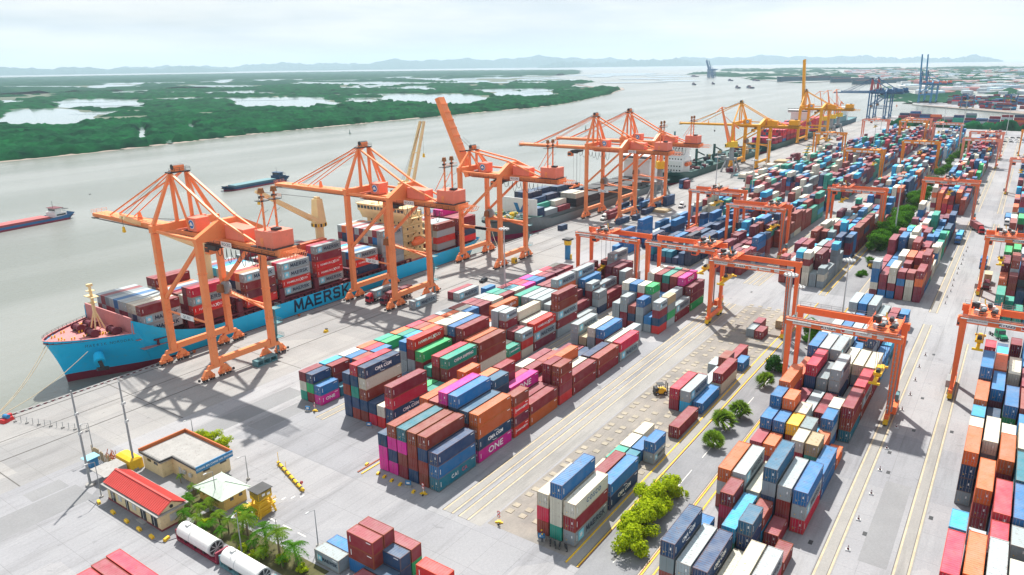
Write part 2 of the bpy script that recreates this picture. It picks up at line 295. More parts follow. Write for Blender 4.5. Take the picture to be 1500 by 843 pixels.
# runways for rubber tyred gantries
segs = [(91.7, 245.3), (272, 446), (478, 690), (720, 960)]
mbS = MB(); mbL = MB(); mbK = MB()
for yc in (130.0+1.5, 106.7+1.8, 80.3, 76.5, 52.6, 40.9, 16.8, 5.8, -18.2):
    w = 1.05
    for x0, x1 in segs:
        if yc in (16.8, 5.8, -18.2) and x0 < 100: x0 = -60
        if yc == 40.9 and x0 < 100: x0 = 60
        if yc in (131.5, 108.5) and x0 < 100: x0 = 104
        if yc in (52.6,) and x0 < 100: x0 = 91.5
        if yc in (16.8, 40.9) and x1 < 250: x1 = 258
        mbS.box(x0, x1, yc-w-.35, yc+w+.35, .008, .04)
        for s in (-1, 1): mbL.box(x0, x1, yc+s*w-.16, yc+s*w+.16, .012, .06)
        mbK.box(x0, x1, yc+w+.24, yc+w+.34, .012, .062); mbK.box(x0, x1, yc-w+.22, yc-w+.30, .012, .062)
tag(mbS.build('gantry_runways', STRIP), kind='structure'); tag(mbK.build('runway_grooves', RAILM), kind='structure'); tag(mbL.build('runway_edge_lines', LANEY), kind='structure')
mbY = MB(); mbR = MB()
for y, x0, x1 in ((53.75, 91.5, 245), (51.5, 91.5, 262), (51.5, 275, 446), (53.75, 275, 446), (39.9, 90, 262), (41.6, 60, 262), (104.2, 92, 108)):
    mbY.box(x0, x1, y-.13, y+.13, .05, .16)
mbR.box(91.5, 262, 51.28, 51.36, .05, .17); mbR.box(60, 262, 41.8, 41.88, .05, .17); mbR.box(92, 108, 105.2, 105.5, .05, .17)
tag(mbY.build('yellow_kerb_lines', YLW), kind='structure'); tag(mbR.build('red_oxide_kerb', paint('red_oxide', (.30, .07, .03), .6)), kind='structure')
sheet('service_road', 60, 262, 42.2, 51.0, .006, ASPH); sheet('yard_lane_asphalt', 91.5, 245, 72.2, 75.0, .006, STRIP)
sheet('storage_soil', 93, 246, 54.2, 71.8, .007, ground_mat('dusty_concrete', (.20, .19, .18), (.33, .30, .265), .14, stain=(.13, .125, .12), st=.9, patch=False))
sheet('median_soil', 275, 446, 41.8, 50.8, .007, ASPH)
PATCH = ground_mat('resurfaced_concrete', (.22, .225, .235), (.27, .275, .285), .08, stain=(.2, .2, .21), st=.4, patch=False)
for i, (x0, x1, y0, y1) in enumerate(((62, 112, 146, 152.5), (92, 140, 138, 143), (-10, 56, 143, 151), (120, 150, 8, 12.5), (48, 55, 151.5, 156))): sheet('resurfaced_patch', x0, x1, y0, y1, .0085, PATCH)
mb = MB(); mbG = MB()
for k in range(23):
    for y in (70.6, 67.6, 64.4, 61.3, 58.3, 55.6):
        if y < 63.5 and not (24*6.65 > k*6.65 > 0): continue
        x = 98+k*6.65+random.uniform(-.2, .2)
        for dx in (0, 2.3):
            if random.random() < .88: mb.box(x+dx, x+dx+1.35, y-.8, y+.55, .01, .10)
tag(mb.build('concrete_pads', ground_mat('pad_concrete', (.30, .27, .215), (.42, .375, .30), .6, stain=(.17, .155, .135), st=.6, patch=False)), kind='structure')
# lane marks, drains, dashes
mb = MB()
for x in np.arange(96, 250, 14): mb.box(x, x+8, 46.94, 47.08, .012, .02)
for i in range(16): mb.box(79+i*1.7*0-(i*1.3), 80.0-(i*1.3), 108+i*1.2, 108.25+i*1.2, .010, .018)
for k in range(9): mb.box(71-k*.05, 71.25, 97+k*4.2, 99.2+k*4.2, .010, .018)
tag(mb.build('road_markings', paint('road_white', (.72, .70, .66), .7, .1, 1, dirt=.2)), kind='structure')
mb = MB()
for x, y in ((128, 12.5), (153, 12.4), (176, 10.5), (113, 47.2), (96.5, 47.0), (140, 3.2), (162, 13.5), (230, 12), (262, 30), (262, 75), (180, 3.2), (120, 20), (66, 146), (196, 11)):
    mb.box(x, x+1.3, y, y+.7, .010, .03)
tag(mb.build('drain_grates', DRK), kind='structure')
mb = MB()
# ---------------- far bank, ponds, mangrove
shore = [(-2500, 900), (-600, 830), (0, 826), (300, 833), (405, 834), (637, 868), (872, 866), (1120, 860), (1292, 850), (1450, 868), (1578, 905), (1760, 960), (1950, 1015), (2120, 1090), (2280, 1150), (2400, 1215), (2380, 1330), (2500, 1500), (2900, 1680), (3300, 1800), (4200, 2700), (6200, 3600), (9000, 5200), (11500, 9000), (9000, 14000), (2000, 14500), (-6000, 14000), (-6000, 3000)]
polysheet('far_bank_land', shore, -2.2, LANDM, -4)
def inpoly(px, py, poly):
    r = np.zeros(px.shape, bool); n = len(poly); j = n-1
    for i in range(n):
        xi, yi = poly[i]; xj, yj = poly[j]
        c = ((yi > py) != (yj > py)) & (px < (xj-xi)*(py-yi)/((yj-yi)+1e-9)+xi); r ^= c; j = i
    return r
PONDS=[(679,1594,44,-100,133,305),(1025,2089,46,-127,158,317),(1113,2064,5,-16,-24,-45),(1969,4644,62,-356,131,307),(2168,4197,35,-222,238,457),(1337,1976,26,-82,47,68),(1265,1629,48,-136,187,239),(1455,2153,1,-6,37,54),(1449,1771,27,-87,50,60),(1219,1460,30,-83,71,84),(1088,1282,22,-56,46,54),(1577,1370,52,-165,227,196),(1309,1085,22,-61,58,48),(1872,1265,26,-93,223,151),(2898,3073,44,-459,249,261),(545,1005,3,-7,67,121),(556,972,1,-3,33,57),(645,1047,3,-7,43,69),(499,861,3,-6,12,20),(916,1478,3,-7,31,49),(954,2455,12,-35,55,140),(2122,4108,36,-215,181,348),(2291,3434,45,-282,137,204),(3090,4653,11,-180,166,249),(1359,1415,17,-50,68,71),(1202,1247,18,-47,43,44),(2126,1877,9,-45,93,82),(3061,2014,6,-75,174,114),(2273,2371,19,-104,114,118),(2243,2069,24,-125,106,97),(1649,3636,18,-79,88,194),(2020,4713,46,-274,91,211),(967,2477,14,-42,45,114),(998,2451,4,-12,35,85),(3074,1868,9,-108,57,34),(3361,2680,8,-191,149,118),]
_g = random.Random(17)
for _k in range(95):
    d_ = _g.uniform(1350, 6500)**1.0; a_ = math.radians(_g.uniform(22, 66)); cx_, cy_ = d_*math.cos(a_), d_*math.sin(a_)
    if cy_ < 1080 or (cx_ > 1900 and cy_ < 1300): continue
    L_ = _g.uniform(18, 85)*(.5+d_/2200); w_ = _g.uniform(16, 42)*(d_/1300)**1.45; t_ = math.radians(-55+_g.uniform(-6, 6))
    PONDS.append((cx_, cy_, L_*math.cos(t_), L_*math.sin(t_), -w_*math.sin(t_), w_*math.cos(t_)))
def in_ponds(x, y, grow=1.0):
    r = np.zeros(x.shape, bool)
    for k, (cx, cy, ax, ay, bx, by) in enumerate(PONDS):
        det = ax*by-ay*bx; dx = x-cx; dy = y-cy
        a = (dx*by-dy*bx)/det; b = (ax*dy-ay*dx)/det
        w = .16*np.sin(7*a+k)+.14*np.sin(9*b+2*k)+.08*np.sin(17*a-5*b+k)
        r |= (np.abs(a)**2.6+np.abs(b)**2.6) < (1+w)*grow
    return r
for k, (cx, cy, ax, ay, bx, by) in enumerate(PONDS):
    mb = MB(); pts = []
    for i in range(72):
        t = 2*math.pi*i/72; ca, sa = math.cos(t), math.sin(t)
        rr = (abs(ca)**2.6+abs(sa)**2.6)**(-1/2.6); lo, hi = .5, 1.6
        for _ in range(14):
            mid = (lo+hi)/2; a = ca*rr*mid; b = sa*rr*mid
            w = .16*math.sin(7*a+k)+.14*math.sin(9*b+2*k)+.08*math.sin(17*a-5*b+k)
            if abs(a)**2.6+abs(b)**2.6 < 1+w: lo = mid
            else: hi = mid
        pts.append((cx+a*ax+b*bx, cy+a*ay+b*by, -2.1+k*.004))
    mb.poly(pts); tag(mb.build('pond_water', POND), kind='structure')
def canopy(name, x0, x1, y0, y1, cell, hmin, hmax, mat, density, poly=shore, seed=1):
    """leafy cover: a jittered, clumped field of crowns, solid below"""
    g = np.random.default_rng(seed)
    nx = int((x1-x0)/cell); ny = int((y1-y0)/cell)
    X, Y = np.meshgrid(x0+cell*np.arange(nx+1), y0+cell*np.arange(ny+1), indexing='ij')
    low = np.zeros(X.shape)
    for s, a in ((260, .5), (110, .35), (45, .25)):
        low += a*np.sin(X/s+1.7*np.sin(Y/(s*1.3)+s)+seed)*np.cos(Y/(s*.8)+1.3*np.sin(X/(s*1.1))+s)
    ok = inpoly(X, Y, poly) & ~in_ponds(X, Y, 1.25) & (low > density)
    H = hmin+(hmax-hmin)*g.random(X.shape)**1.3
    for s, a in ((31, .25), (13, .22)): H *= 1+a*np.sin(X/s+np.sin(Y/s*1.3)*2)*np.sin(Y/s+X/s*.3)
    Z = np.where(ok, H-2.2, -2.6)
    X2 = X+g.uniform(-.4, .4, X.shape)*cell; Y2 = Y+g.uniform(-.4, .4, Y.shape)*cell
    idx = np.arange((nx+1)*(ny+1)).reshape(nx+1, ny+1)
    q = ok[:-1, :-1] | ok[1:, :-1] | ok[1:, 1:] | ok[:-1, 1:]
    F = np.stack([idx[:-1, :-1][q], idx[1:, :-1][q], idx[1:, 1:][q], idx[:-1, 1:][q]], 1)
    used, inv = np.unique(F, return_inverse=True); F = inv.reshape(F.shape)
    V = np.stack([X2.ravel(), Y2.ravel(), Z.ravel()], 1)[used]
    me = bpy.data.meshes.new(name); me.vertices.add(len(V)); me.vertices.foreach_set('co', V.ravel())
    me.loops.add(F.size); me.loops.foreach_set('vertex_index', F.ravel().astype(np.int32)); me.polygons.add(len(F))
    me.polygons.foreach_set('loop_start', np.arange(0, F.size, 4, dtype=np.int32)); me.polygons.foreach_set('loop_total', np.full(len(F), 4, np.int32))
    me.update(calc_edges=True); me.materials.append(mat); o = link(name, me); return tag(o, kind='stuff')
def leafmat(name, c1, c2, scale, trans=0):
    m = bpy.data.materials.new(name); m.use_nodes = True; t = m.node_tree; b = t.nodes['Principled BSDF']
    tc = N(t, 'ShaderNodeTexCoord'); no = N(t, 'ShaderNodeTexNoise'); no.inputs['Scale'].default_value = scale; no.inputs['Detail'].default_value = 9; no.inputs['Roughness'].default_value = .7; t.links.new(tc.outputs['Object'], no.inputs['Vector'])
    r = N(t, 'ShaderNodeValToRGB'); r.color_ramp.elements[0].position = .35; r.color_ramp.elements[1].position = .68; r.color_ramp.elements[0].color = rgb(c1); r.color_ramp.elements[1].color = rgb(c2)
    t.links.new(no.outputs['Fac'], r.inputs[0]); t.links.new(r.outputs[0], b.inputs['Base Color']); b.inputs['Roughness'].default_value = 1; b.inputs['Specular IOR Level'].default_value = 0.02
    if trans:
        tr = N(t, 'ShaderNodeBsdfTranslucent'); t.links.new(r.outputs[0], tr.inputs['Color']); ms = N(t, 'ShaderNodeMixShader'); ms.inputs[0].default_value = trans
        t.links.new(b.outputs[0], ms.inputs[1]); t.links.new(tr.outputs[0], ms.inputs[2]); t.links.new(ms.outputs[0], t.nodes['Material Output'].inputs[0])
    return m
MANG = leafmat('mangrove_leaves', (.0015, .022, .013), (.008, .095, .030), .022); MANG2 = leafmat('far_tree_leaves', (.006, .045, .03), (.025, .085, .045), .004)
for o, l in ((canopy('mangrove_wood', -300, 2500, 820, 1290, 5.5, 3.5, 8.5, MANG, -.85, seed=3), 'dense dark green mangrove wood lining the far river bank'),
             (canopy('marsh_trees', -300, 3400, 1290, 3200, 14, 2, 7, MANG, -.28, seed=5), 'patchy green marsh trees between the ponds beyond the river'),
             (canopy('delta_scrub', -4000, 9500, 3200, 11500, 60, 3, 12, MANG2, -.25, seed=9), 'bluish green scrub on the distant flat delta land')): tag(o, l, 'trees')
# mud edge along the shore and sand spit
mb = MB()
sh = shore[2:18]
for (ax, ay), (bx, by) in zip(sh[:-1], sh[1:]):
    w0 = 6+5*random.random(); dx, dy = bx-ax, by-ay; l = math.hypot(dx, dy); nx_, ny_ = dy/l, -dx/l
    mb.hexa([(ax, ay, -3.6), (ax+nx_*w0, ay+ny_*w0, -3.6), (bx+nx_*w0, by+ny_*w0, -3.6), (bx, by, -3.6), (ax, ay, -2.1), (ax+nx_*w0*.3, ay+ny_*w0*.3, -2.5), (bx+nx_*w0*.3, by+ny_*w0*.3, -2.5), (bx, by, -2.1)])
tag(mb.build('mud_bank', paint('river_mud', (.24, .19, .16), .7, .2, .05)), kind='structure')
MUD = MC['river_mud']
polysheet('sand_spit', [(2120, 1080), (2300, 1140), (2460, 1230), (2560, 1330), (2480, 1420), (2330, 1330), (2180, 1200)], -2.05, MUD, -4)
mb = MB()
for pts in ([(2380, 1350), (2700, 1760), (3100, 2000)], [(2450, 1330), (2900, 1700), (3300, 1850)]):
    for a, b in zip(pts[:-1], pts[1:]): mb.beam((*a, -2.2), (*b, -2.2), 10, 2.2)
tag(mb.build('pond_dykes', MUD), kind='structure')
# ---------------- far industrial shore to the right and beyond the basin
far_pen = [(1404, 12), (1600, 172), (1640, 194), (1700, 200), (2200, 330), (2700, 420), (3350, 500), (3650, 640), (3900, 720), (3300, 730), (3150, 770), (3700, 1150), (4300, 1400), (5200, 2080), (9000, 3100), (16000, 5200), (16000, -9000), (3000, -9000), (1200, -900)]
polysheet('far_port_land', far_pen, -1.0, ground_mat('far_yard_ground', (.20, .23, .23), (.36, .37, .36), .003, stain=(.10, .16, .12), st=.7, patch=False), -4)
polysheet('far_terminal_yard', [(1470, 22), (1606, 166), (1660, 190), (2050, 240), (2050, -500), (1300, -500)], -.9, YARD, None)
polysheet('basin_mud', [(1404, 10), (1600, 172), (1606, 166), (1470, 22), (1300, -480), (1250, -480)], -.85, MUD, None)
tag(canopy('far_shore_trees', 1700, 9000, -2500, 3600, 34, 3, 13, MANG2, .12, poly=far_pen, seed=11), 'blurred green tree belt on the distant industrial shore', 'trees')
# warehouses and tanks of the far shore: too many and too small to count
mb = MB(); g = random.Random(4)
roofs = [paint('far_roof_%d' % i, c, .6, .1, .1, dirt=.05) for i, c in enumerate(((.55, .58, .6), (.42, .48, .52), (.62, .62, .6), (.55, .25, .24), (.3, .42, .5)))]
for i in range(2600):
    d = g.uniform(0, 1); x = 1750+5200*d**1.25; y = g.uniform(-1500-x*.12, 230+(x-1700)*.22)
    if x < 2060 and y > -520: continue
    if not inpoly(np.array([x]), np.array([y-40]), far_pen)[0] or not inpoly(np.array([x]), np.array([y+60]), far_pen)[0]: continue
    s = 1+d*1.2; a, b, h = g.uniform(14, 60)*s, g.uniform(10, 28)*s, g.uniform(4, 12)
    z0 = -1.2; rz = g.choice((0, .3, 1.2, 1.57)); mat = g.choice(roofs)
    mb.cbox((x, y, z0), (a, b, h), rz, mat)
tag(mb.build('distant_warehouses'), 'hazy sprawl of pale distant warehouses and factory sheds beyond the basin', 'buildings', kind='stuff')
# hills
def ridge(name, az0, az1, dist, h, seed, n=160, base=0):
    g = np.random.default_rng(seed); mb = MB(); az = np.radians(np.linspace(az0, az1, n)); t = np.linspace(0, 1, n)
    H = np.zeros(n)
    for f, a in ((3, .5), (7, .3), (15, .25), (31, .18), (63, .13), (110, .08)): H += a*np.sin(2*math.pi*f*t*.5+g.uniform(0, 6))
    H = (H-H.min())/(H.max()-H.min()); H = h*(.35+.65*H)*np.clip(np.minimum(t, 1-t)*7, .02, 1)**.7
    i0 = 0
    rows = [(-2600, 0.0), (-1300, .55), (-500, .85), (0, 1.0), (1200, .6), (2600, 0)]
    for d, k in rows:
        for j in range(n):
            jit = 1+.12*math.sin(j*1.7+d)+(.1*g.random() if 0 < k < 1 else 0)
            mb.v.append((math.cos(az[j])*(dist+d), math.sin(az[j])*(dist+d), -4+H[j]*k*jit*(1 if k < 1 else 1/jit)))
    for r_ in range(len(rows)-1):
        for j in range(n-1): a = r_*n+j; mb.f.append((a, a+1, a+n+1, a+n)); mb.m.append(0)
    return tag(mb.build(name, MANG2), kind='structure')
ridge('hills', 8, 50, 25500, 400, 2); ridge('hills', 44, 64, 27500, 290, 5); ridge('hills', 55, 80, 24000, 260, 8); ridge('hills', 2, 14, 25000, 240, 12)
ridge('hills', 20, 33, 22000, 230, 21)
# haze
mb = MB(); mb.box(-7000, 31000, -10000, 31000, -9, 640)
hz = mb.build('haze'); tag(hz, kind='stuff'); tag(hz, 'thin pale blue haze over the river and delta', 'haze')
m = bpy.data.materials.new('haze_air'); m.use_nodes = True; t = m.node_tree; t.nodes.clear(); o_ = N(t, 'ShaderNodeOutputMaterial'); pv = N(t, 'ShaderNodeVolumePrincipled')
pv.inputs['Color'].default_value = (.66, .83, 1.0, 1); pv.inputs['Density'].default_value = 4.6e-5; pv.inputs['Anisotropy'].default_value = .15; t.links.new(pv.outputs[0], o_.inputs['Volume'])
hz.data.materials.clear(); hz.data.materials.append(m)
# ------------------------------------------------------------------ shipping containers
PAL = {'R': (.225, .012, .026), 'r': (.62, .012, .012), 'C': (.48, .008, .045), 'k': (.23, .028, .017), 'O': (.46, .088, .014), 'o': (.60, .115, .024), 'B': (.004, .043, .125), 'b': (.003, .145, .38),
       's': (.016, .115, .22), 'L': (.008, .33, .60), 'T': (.003, .25, .185), 't': (.003, .15, .22), 'g': (.003, .34, .10), 'P': (.62, .008, .28), 'W': (.30, .36, .39), 'w': (.57, .55, .46), 'S': (.20, .26, .29),
       'y': (.42, .33, .19), 'Y': (.80, .42, .01), 'V': (.155, .009, .034), 'd': (.004, .02, .06)}
CN = {'R': 'dark red', 'r': 'bright red', 'C': 'crimson', 'k': 'rust brown', 'O': 'burnt orange', 'o': 'orange', 'B': 'navy blue', 'b': 'mid blue', 's': 'steel blue', 'L': 'sky blue', 'T': 'teal', 't': 'petrol blue',
      'g': 'green', 'P': 'magenta', 'W': 'light grey', 'w': 'cream', 'S': 'dull grey', 'y': 'tan', 'Y': 'yellow', 'V': 'maroon', 'd': 'blackish blue'}
W2 = 2.44
def corr_wall(mb, x0, x1, y, z0, z1, pitch, depth, inward):
    """corrugated sheet along x at plane y; inward = +1/-1 direction of the recesses"""
    n = max(1, int(round((x1-x0)/pitch))); p = (x1-x0)/n; pts = []
    for i in range(n):
        a = x0+i*p; pts += [(a, 0), (a+p*.30, 0), (a+p*.5, 1), (a+p*.80, 1)]
    pts.append((x1, 0))
    for (a, da), (b, db) in zip(pts[:-1], pts[1:]):
        mb.poly([(a, y+inward*depth*da, z0), (b, y+inward*depth*db, z0), (b, y+inward*depth*db, z1), (a, y+inward*depth*da, z1)], M_CW)
def make_container(L_, H, name):
    """origin at the floor corner: x 0..L, y 0..2.44, z 0..H; doors on the x=0 end"""
    e = .08; mb = MB()
    corr_wall(mb, .16, L_-.16, .03, .16, H-.12, .28, .05, 1); corr_wall(mb, .16, L_-.16, W2-.03, .16, H-.12, .28, .05, -1)
    mb.poly([(L_-.04, .1, .14), (L_-.04, W2-.1, .14), (L_-.04, W2-.1, H-.1), (L_-.04, .1, H-.1)], M_CW)
    mb.poly([(.13, .1, .14), (.13, W2-.1, .14), (.13, W2-.1, H-.1), (.13, .1, H-.1)], M_CW)
    n = int(L_/.55); p = (L_-.2)/n
    for i in range(n):
        a = .1+i*p
        for x0, x1, z0, z1 in ((a, a+p*.4, H-.03, H-.03), (a+p*.4, a+p*.5, H-.03, H-.065), (a+p*.5, a+p*.9, H-.065, H-.065), (a+p*.9, a+p, H-.065, H-.03)):
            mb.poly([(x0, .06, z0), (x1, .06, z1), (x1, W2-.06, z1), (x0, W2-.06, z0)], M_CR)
    mb.poly([(.1, .1, .14), (L_-.1, .1, .14), (L_-.1, W2-.1, .14), (.1, W2-.1, .14)], M_CW)
    root = mb.build(name)
    mk = MB()
    mk.box(.64, .76, -.005, .03, H*.30, H*.30+1.1, LETW); mk.build('code_strip', None, root)
    MB().box(L_-1.5, L_-.5, -.005, .03, H-.52, H-.38, LETW).build('id_plate', None, root)
    f = MB()
    for x in (0, L_-.16):
        for y in (0, W2-.16): f.box(x, x+.16, y, y+.16, 0, H, M_CF)
        f.box(x, x+.16, .16, W2-.16, H-.13, H-.005, M_CF); f.box(x, x+.16, .16, W2-.16, 0.0, .15, M_CF)
    for y in (0, W2-.09):
        f.box(.16, L_-.16, y, y+.09, H-.12, H-.008, M_CF); f.box(.16, L_-.16, y, y+.09, 0.01, .16, M_CF)
    f.build('frame', None, root)
    for s in (0, 1):
        d = MB(); y0 = .17+s*1.05; y1 = y0+1.04
        d.box(.05, .11, y0, y1, .16, H-.14, M_CW)
        for q in (.30, .76):
            d.tube((.02, y0+q, .12), (.02, y0+q, H-.13), .028, n=5, mat=M_GALV)
            d.box(-.01, .05, y0+q-.22, y0+q+.05, .95, 1.02, M_GALV)
        for z in (.62, 1.2, 1.78): d.box(.03, .05, y0+.04, y1-.04, z, z+.03, M_CW)
        if s == 0: d.box(.035, .05, y0+.42, y0+.62, 1.5, 1.95, LETW)
        else: d.box(.035, .05, y0+.5, y0+.66, .62, .82, YLW)
        d.build('door', None, root)
    return root
M_GALV = paint('galvanised_rod', (.34, .33, .32), .45, .2, 3, dirt=.2)
PROTO = {}
for (l, h) in ((40, 2.85), (20, 2.59)):
    L_ = 12.19 if l == 40 else 6.06
    o = make_container(L_, h-.01, 'shipping_container'); PROTO[l] = o; o['proto'] = 1
def lettering(root, kind, l, h, pal=None):
    """painted words on the side facing -y"""
    x = 12.19 if l == 40 else 6.06; s = 1 if l == 40 else .55; z = h*.5
    def tx(st, size, mat, cx, cz, **k): return text(st, size, mat, root, (cx, -.012, cz), **k)
    if kind == 'M':
        mb = MB(); a = .95*s; cx = 1.9*s+.25; mb.poly([(cx-a, -.01, z-a), (cx+a, -.01, z-a), (cx+a, -.01, z+a), (cx-a, -.01, z+a)], STARB)
        st = []
        for k in range(14):
            t = math.pi/2+k*math.pi/7; r_ = (.72 if k % 2 == 0 else .34)*a; st.append((cx+r_*math.cos(t), -.016, z+r_*math.sin(t)))
        mb.poly(st, LETW); mb.build('emblem', None, root)
        stroke_text('MAERSK', 1.15*s, (.95 if s == 1 else .9)*s, .26*s, .24*s, NAVY, root, (x*.62, -.014, z))
    elif kind == 'S': lettering(root, 'M', l, h)
    elif kind == 'H':
        tx('HAMBURG', 1.05*s, LETW, x*.38, z, bold=.012, fs=1.1); tx('SÜD', 1.05*s, LETW, x*.80, z+.04, bold=.012, fs=1.1)
        mb = MB(); cx = x*.665
        mb.poly([(cx-.7*s, -.012, z-.55*s), (cx-.4*s, -.012, z-.55*s), (cx+.75*s, -.012, z+.6*s), (cx+.4*s, -.012, z+.6*s)], LETW)
        mb.poly([(cx-.55*s, -.015, z+.5*s), (cx-.15*s, -.015, z+.5*s), (cx+.65*s, -.015, z-.5*s), (cx+.3*s, -.015, z-.5*s)], LETW); mb.build('emblem', None, root)
    elif kind == 'O': tx('ONE', 2.1*s, LETW, x*.5, z, bold=.03, fs=1.25)
    elif kind == 'C':
        tx('CMA CGM', 1.15*s, LETW, x*.5, z, bold=.035, fs=1.05)
        mb = MB()
        for sg in (1, -1):
            mb = MB(); pts = [(x*.5+sg*(1.2*math.cos(t)), -.012, z+sg*(.55+.5*math.sin(t))) for t in np.linspace(.2, 1.9, 7)]
            mb.path(pts, .05, 4, LETW); mb.build('emblem', None, root)
    elif kind == 'N': tx('CHINA SHIPPING', 1.1*s, LETW, x*.55, z, bold=.03, fs=.95)
    elif kind == 'K': tx('COSCO', 1.3*s, paint('lettering_blue', (.02, .12, .3), .5), x*.55, z+.1, bold=.02, spx=1.35)
    elif kind == 'G': tx('CAI', 1.2*s, LETW, x*.42, z, bold=.02, spx=1.2); tx('CA', 1.2*s, paint('lettering_pink', (.6, .08, .15), .5), x*.68, z, bold=.02, spx=1.2)
    elif kind == 'L': tx('K LINE', .8*s*1.4, LETW, x*.5, z, bold=.02)
    elif kind == 'h': tx('HAPAG', .5, paint('lettering_red', (.6, .05, .02), .5), x*.22, z+.2, bold=.01)
    elif kind == 'w': # small owner code
        tx('CNTU 404', .32, LETW, x*.80, h-.55)
CL = []   # every container: dict
def put(x, y, z, l, c, block, row, bay, lev, nlev, logo=None, rot=0, h=None, cat=None):
    h = h or (2.85 if l == 40 else 2.59)
    CL.append(dict(x=x, y=y, z=z, l=l, c=c, b=block, row=row, bay=bay, lev=lev, n=nlev, logo=logo, rot=rot, h=h))
BLK = {}
def stack(block, x, y, l, s, row, bay, z0=.12):
    z = z0; i = 0; items = []
    while i < len(s):
        c = s[i]; lg = None; i += 1
        if i < len(s) and s[i] == '*': lg = 1; i += 1
        items.append((c, lg))
    for k, (c, lg) in enumerate(items):
        d = {'W': 'M', 'r': 'H', 'P': 'O', 'B': 'C', 'T': 'N', 'w': 'K', 't': 'G', 'o': 'H', 'b': 'w', 'L': 'C', 'C': 'L', 'k': 'w', 's': 'w'}.get(c)
        put(x, y, z, l, c, block, row, bay, k, len(items), d if lg else None)
        z += (2.85 if l == 40 else 2.59)
    return z
def parse(block, rows, x0, sl, table):
    for r, line in enumerate(table):
        bay = 0; y = rows[r]
        for tok in line.split():
            s_, l, st = tok.split(':'); stack(block, x0+float(s_)*sl, y, int(l), st, r, bay); bay += 1
A_ = [85.9+2.81*i for i in range(6)]; B_ = [111+2.81*i for i in range(6)]; L__ = [136.2+2.7*i for i in range(3)]
Y2_ = [54.5, 57.3, 60.1]; Y3_ = [22+2.78*i for i in range(6)]; Y4_ = [.5-W2-2.78*i for i in range(7)]
parse('A', A_, 95.7, 6.67, [
 '0:40:t*bB 2:40:P*B*OO 4:20:r*Vr*k 5:40:OR 7:20:r*RRk 8:40:RR 10:40:Rk 12:40:W*C 16:20:r*BRW* 17:20:W*gW*y 18:40:RW* 20:40:gVV',
 '0:40:kkBk 2:40:kBRs 4:20:RR 5:40:RR 7:20:RRRR 8:40:Rw 10:40:VB 12:40:Ww 14:20:WW 16:20:Wb 18:40:gWW* 20:40:RRVP*',
 '0:40:Bkkk 2:40:RkRBb 4:20:RRBBs 5:40:RRP* 7:20:RR 8:40:RRo 10:40:R 12:40:RRb* 16:20:WWWb 17:20:WRWWg 18:40:RR 20:40:RRRk',
 '0:40:RkPt 2:40:RBkRP 4:20:RRkRo 5:20:RBRRR 6:20:RRC 7:20:RwR 8:40:RR 10:40:B 12:40:WWw 16:20:RBk 17:20:RWRrw 18:40:Rb 20:40:BRRT',
 '0:40:PBPk 2:40:RkRk 4:20:RBR 5:40:RR 7:20:RRw 8:40:Rk 10:40:R 12:20:Ry 13:20:WW 16:20:RRWW 17:20:RRBWb 18:40:RW 20:40:RBRR',
 '0:40:PPB 2:40:RRBo 4:20:RRRBo 5:40:RR 7:20:Rk 8:40:RR 10:40:V 12:40:WWW* 16:20:RWW 17:20:WRRWw 18:40:RB 20:40:RRww'])
parse('B', B_, 95.7, 6.67, [
 '2:40:BB*CR 4:20:TT 5:40:WRRT* 7:40:Rwkk 9:20:r*T* 10:20:wr*W* 11:40:VW*r* 13:40:W*RW*kR 15:40:W 17:20:BWW 18:40:RR 20:20:WWWW 21:20:WBW',
 '2:40:rw 4:20:Rg 5:40:RRRC 7:40:RRRo 9:20:Rw 10:20:RRR 11:40:RRw 13:20:BWWW 14:20:Rw 15:40:RR 17:20:RRRW* 18:40:RRW* 20:40:RRRV',
 '2:40:CB 4:20:RW 5:20:RRT 6:20:RR 7:40:RRRRR 9:20:WRW 10:20:WWWRW* 11:40:RWRw 13:40:RRWW 15:40:RRR 17:40:RRBb 19:20:RR 20:40:RRRV',
 '2:40:kBkwB* 4:20:RW 5:40:RRRg 7:40:RRRRb 9:20:RRR 10:20:WRRWW 11:40:RRR 13:40:RRRW 15:40:RRRoW* 17:40:RBBWW* 19:20:RRk 21:40:RBRWW*',
 '2:40:kBTBC 4:20:WB 5:40:RWWRr* 7:40:RRRRw 9:20:RRR 10:20:RRW 11:40:RRB 13:40:RRWW* 15:40:RRRR 17:20:RRR 18:20:RRR 19:20:RBRR 21:40:RRkk',
 '2:40:BBkB 5:20:RWWWb 6:20:RRW 7:40:RRRW 9:20:RRW 10:20:RBo 11:40:RRRo* 13:40:RRTT 15:40:RBRR 17:40:RRRV 19:40:RVVV 21:40:RRR'])
parse('L', L__, 95.7, 6.67, [
 '2:20:P*b* 3:20:t 4:20:BRk 5:20:RBb 6:20:WW 7:20:BgL 8:20:RRo 9:20:RWw 10:20:RBw 11:20:RBb 12:20:RRR 13:20:RWw 14:20:RRR 15:20:RRw 16:20:gRP* 17:20:RBb 18:20:RBV 19:20:RRV 20:20:RWR',
 '2:20:RgB 3:20:BRR 4:20:RBb 5:20:WRC 6:20:WRg 7:20:WBT 8:20:RRk 9:20:BRo 10:20:RRo 11:20:RRw 12:20:BRR 13:20:RWw 14:20:BRT 15:20:BRt 16:20:RRC 17:20:RRb 18:20:WRR 19:20:BRR 20:20:RRk',
 '2:20:TwR 3:20:BRL 4:20:RRw 5:20:BRo 6:20:TRT 7:20:BRo 8:20:RRC 9:20:BRk 10:20:RRW 11:20:RRk 12:20:BRR 13:20:RRW 14:20:RRT 15:20:WRR 16:20:RRC 17:20:RRP 18:20:RBw 19:20:RRC 20:20:RRw'])
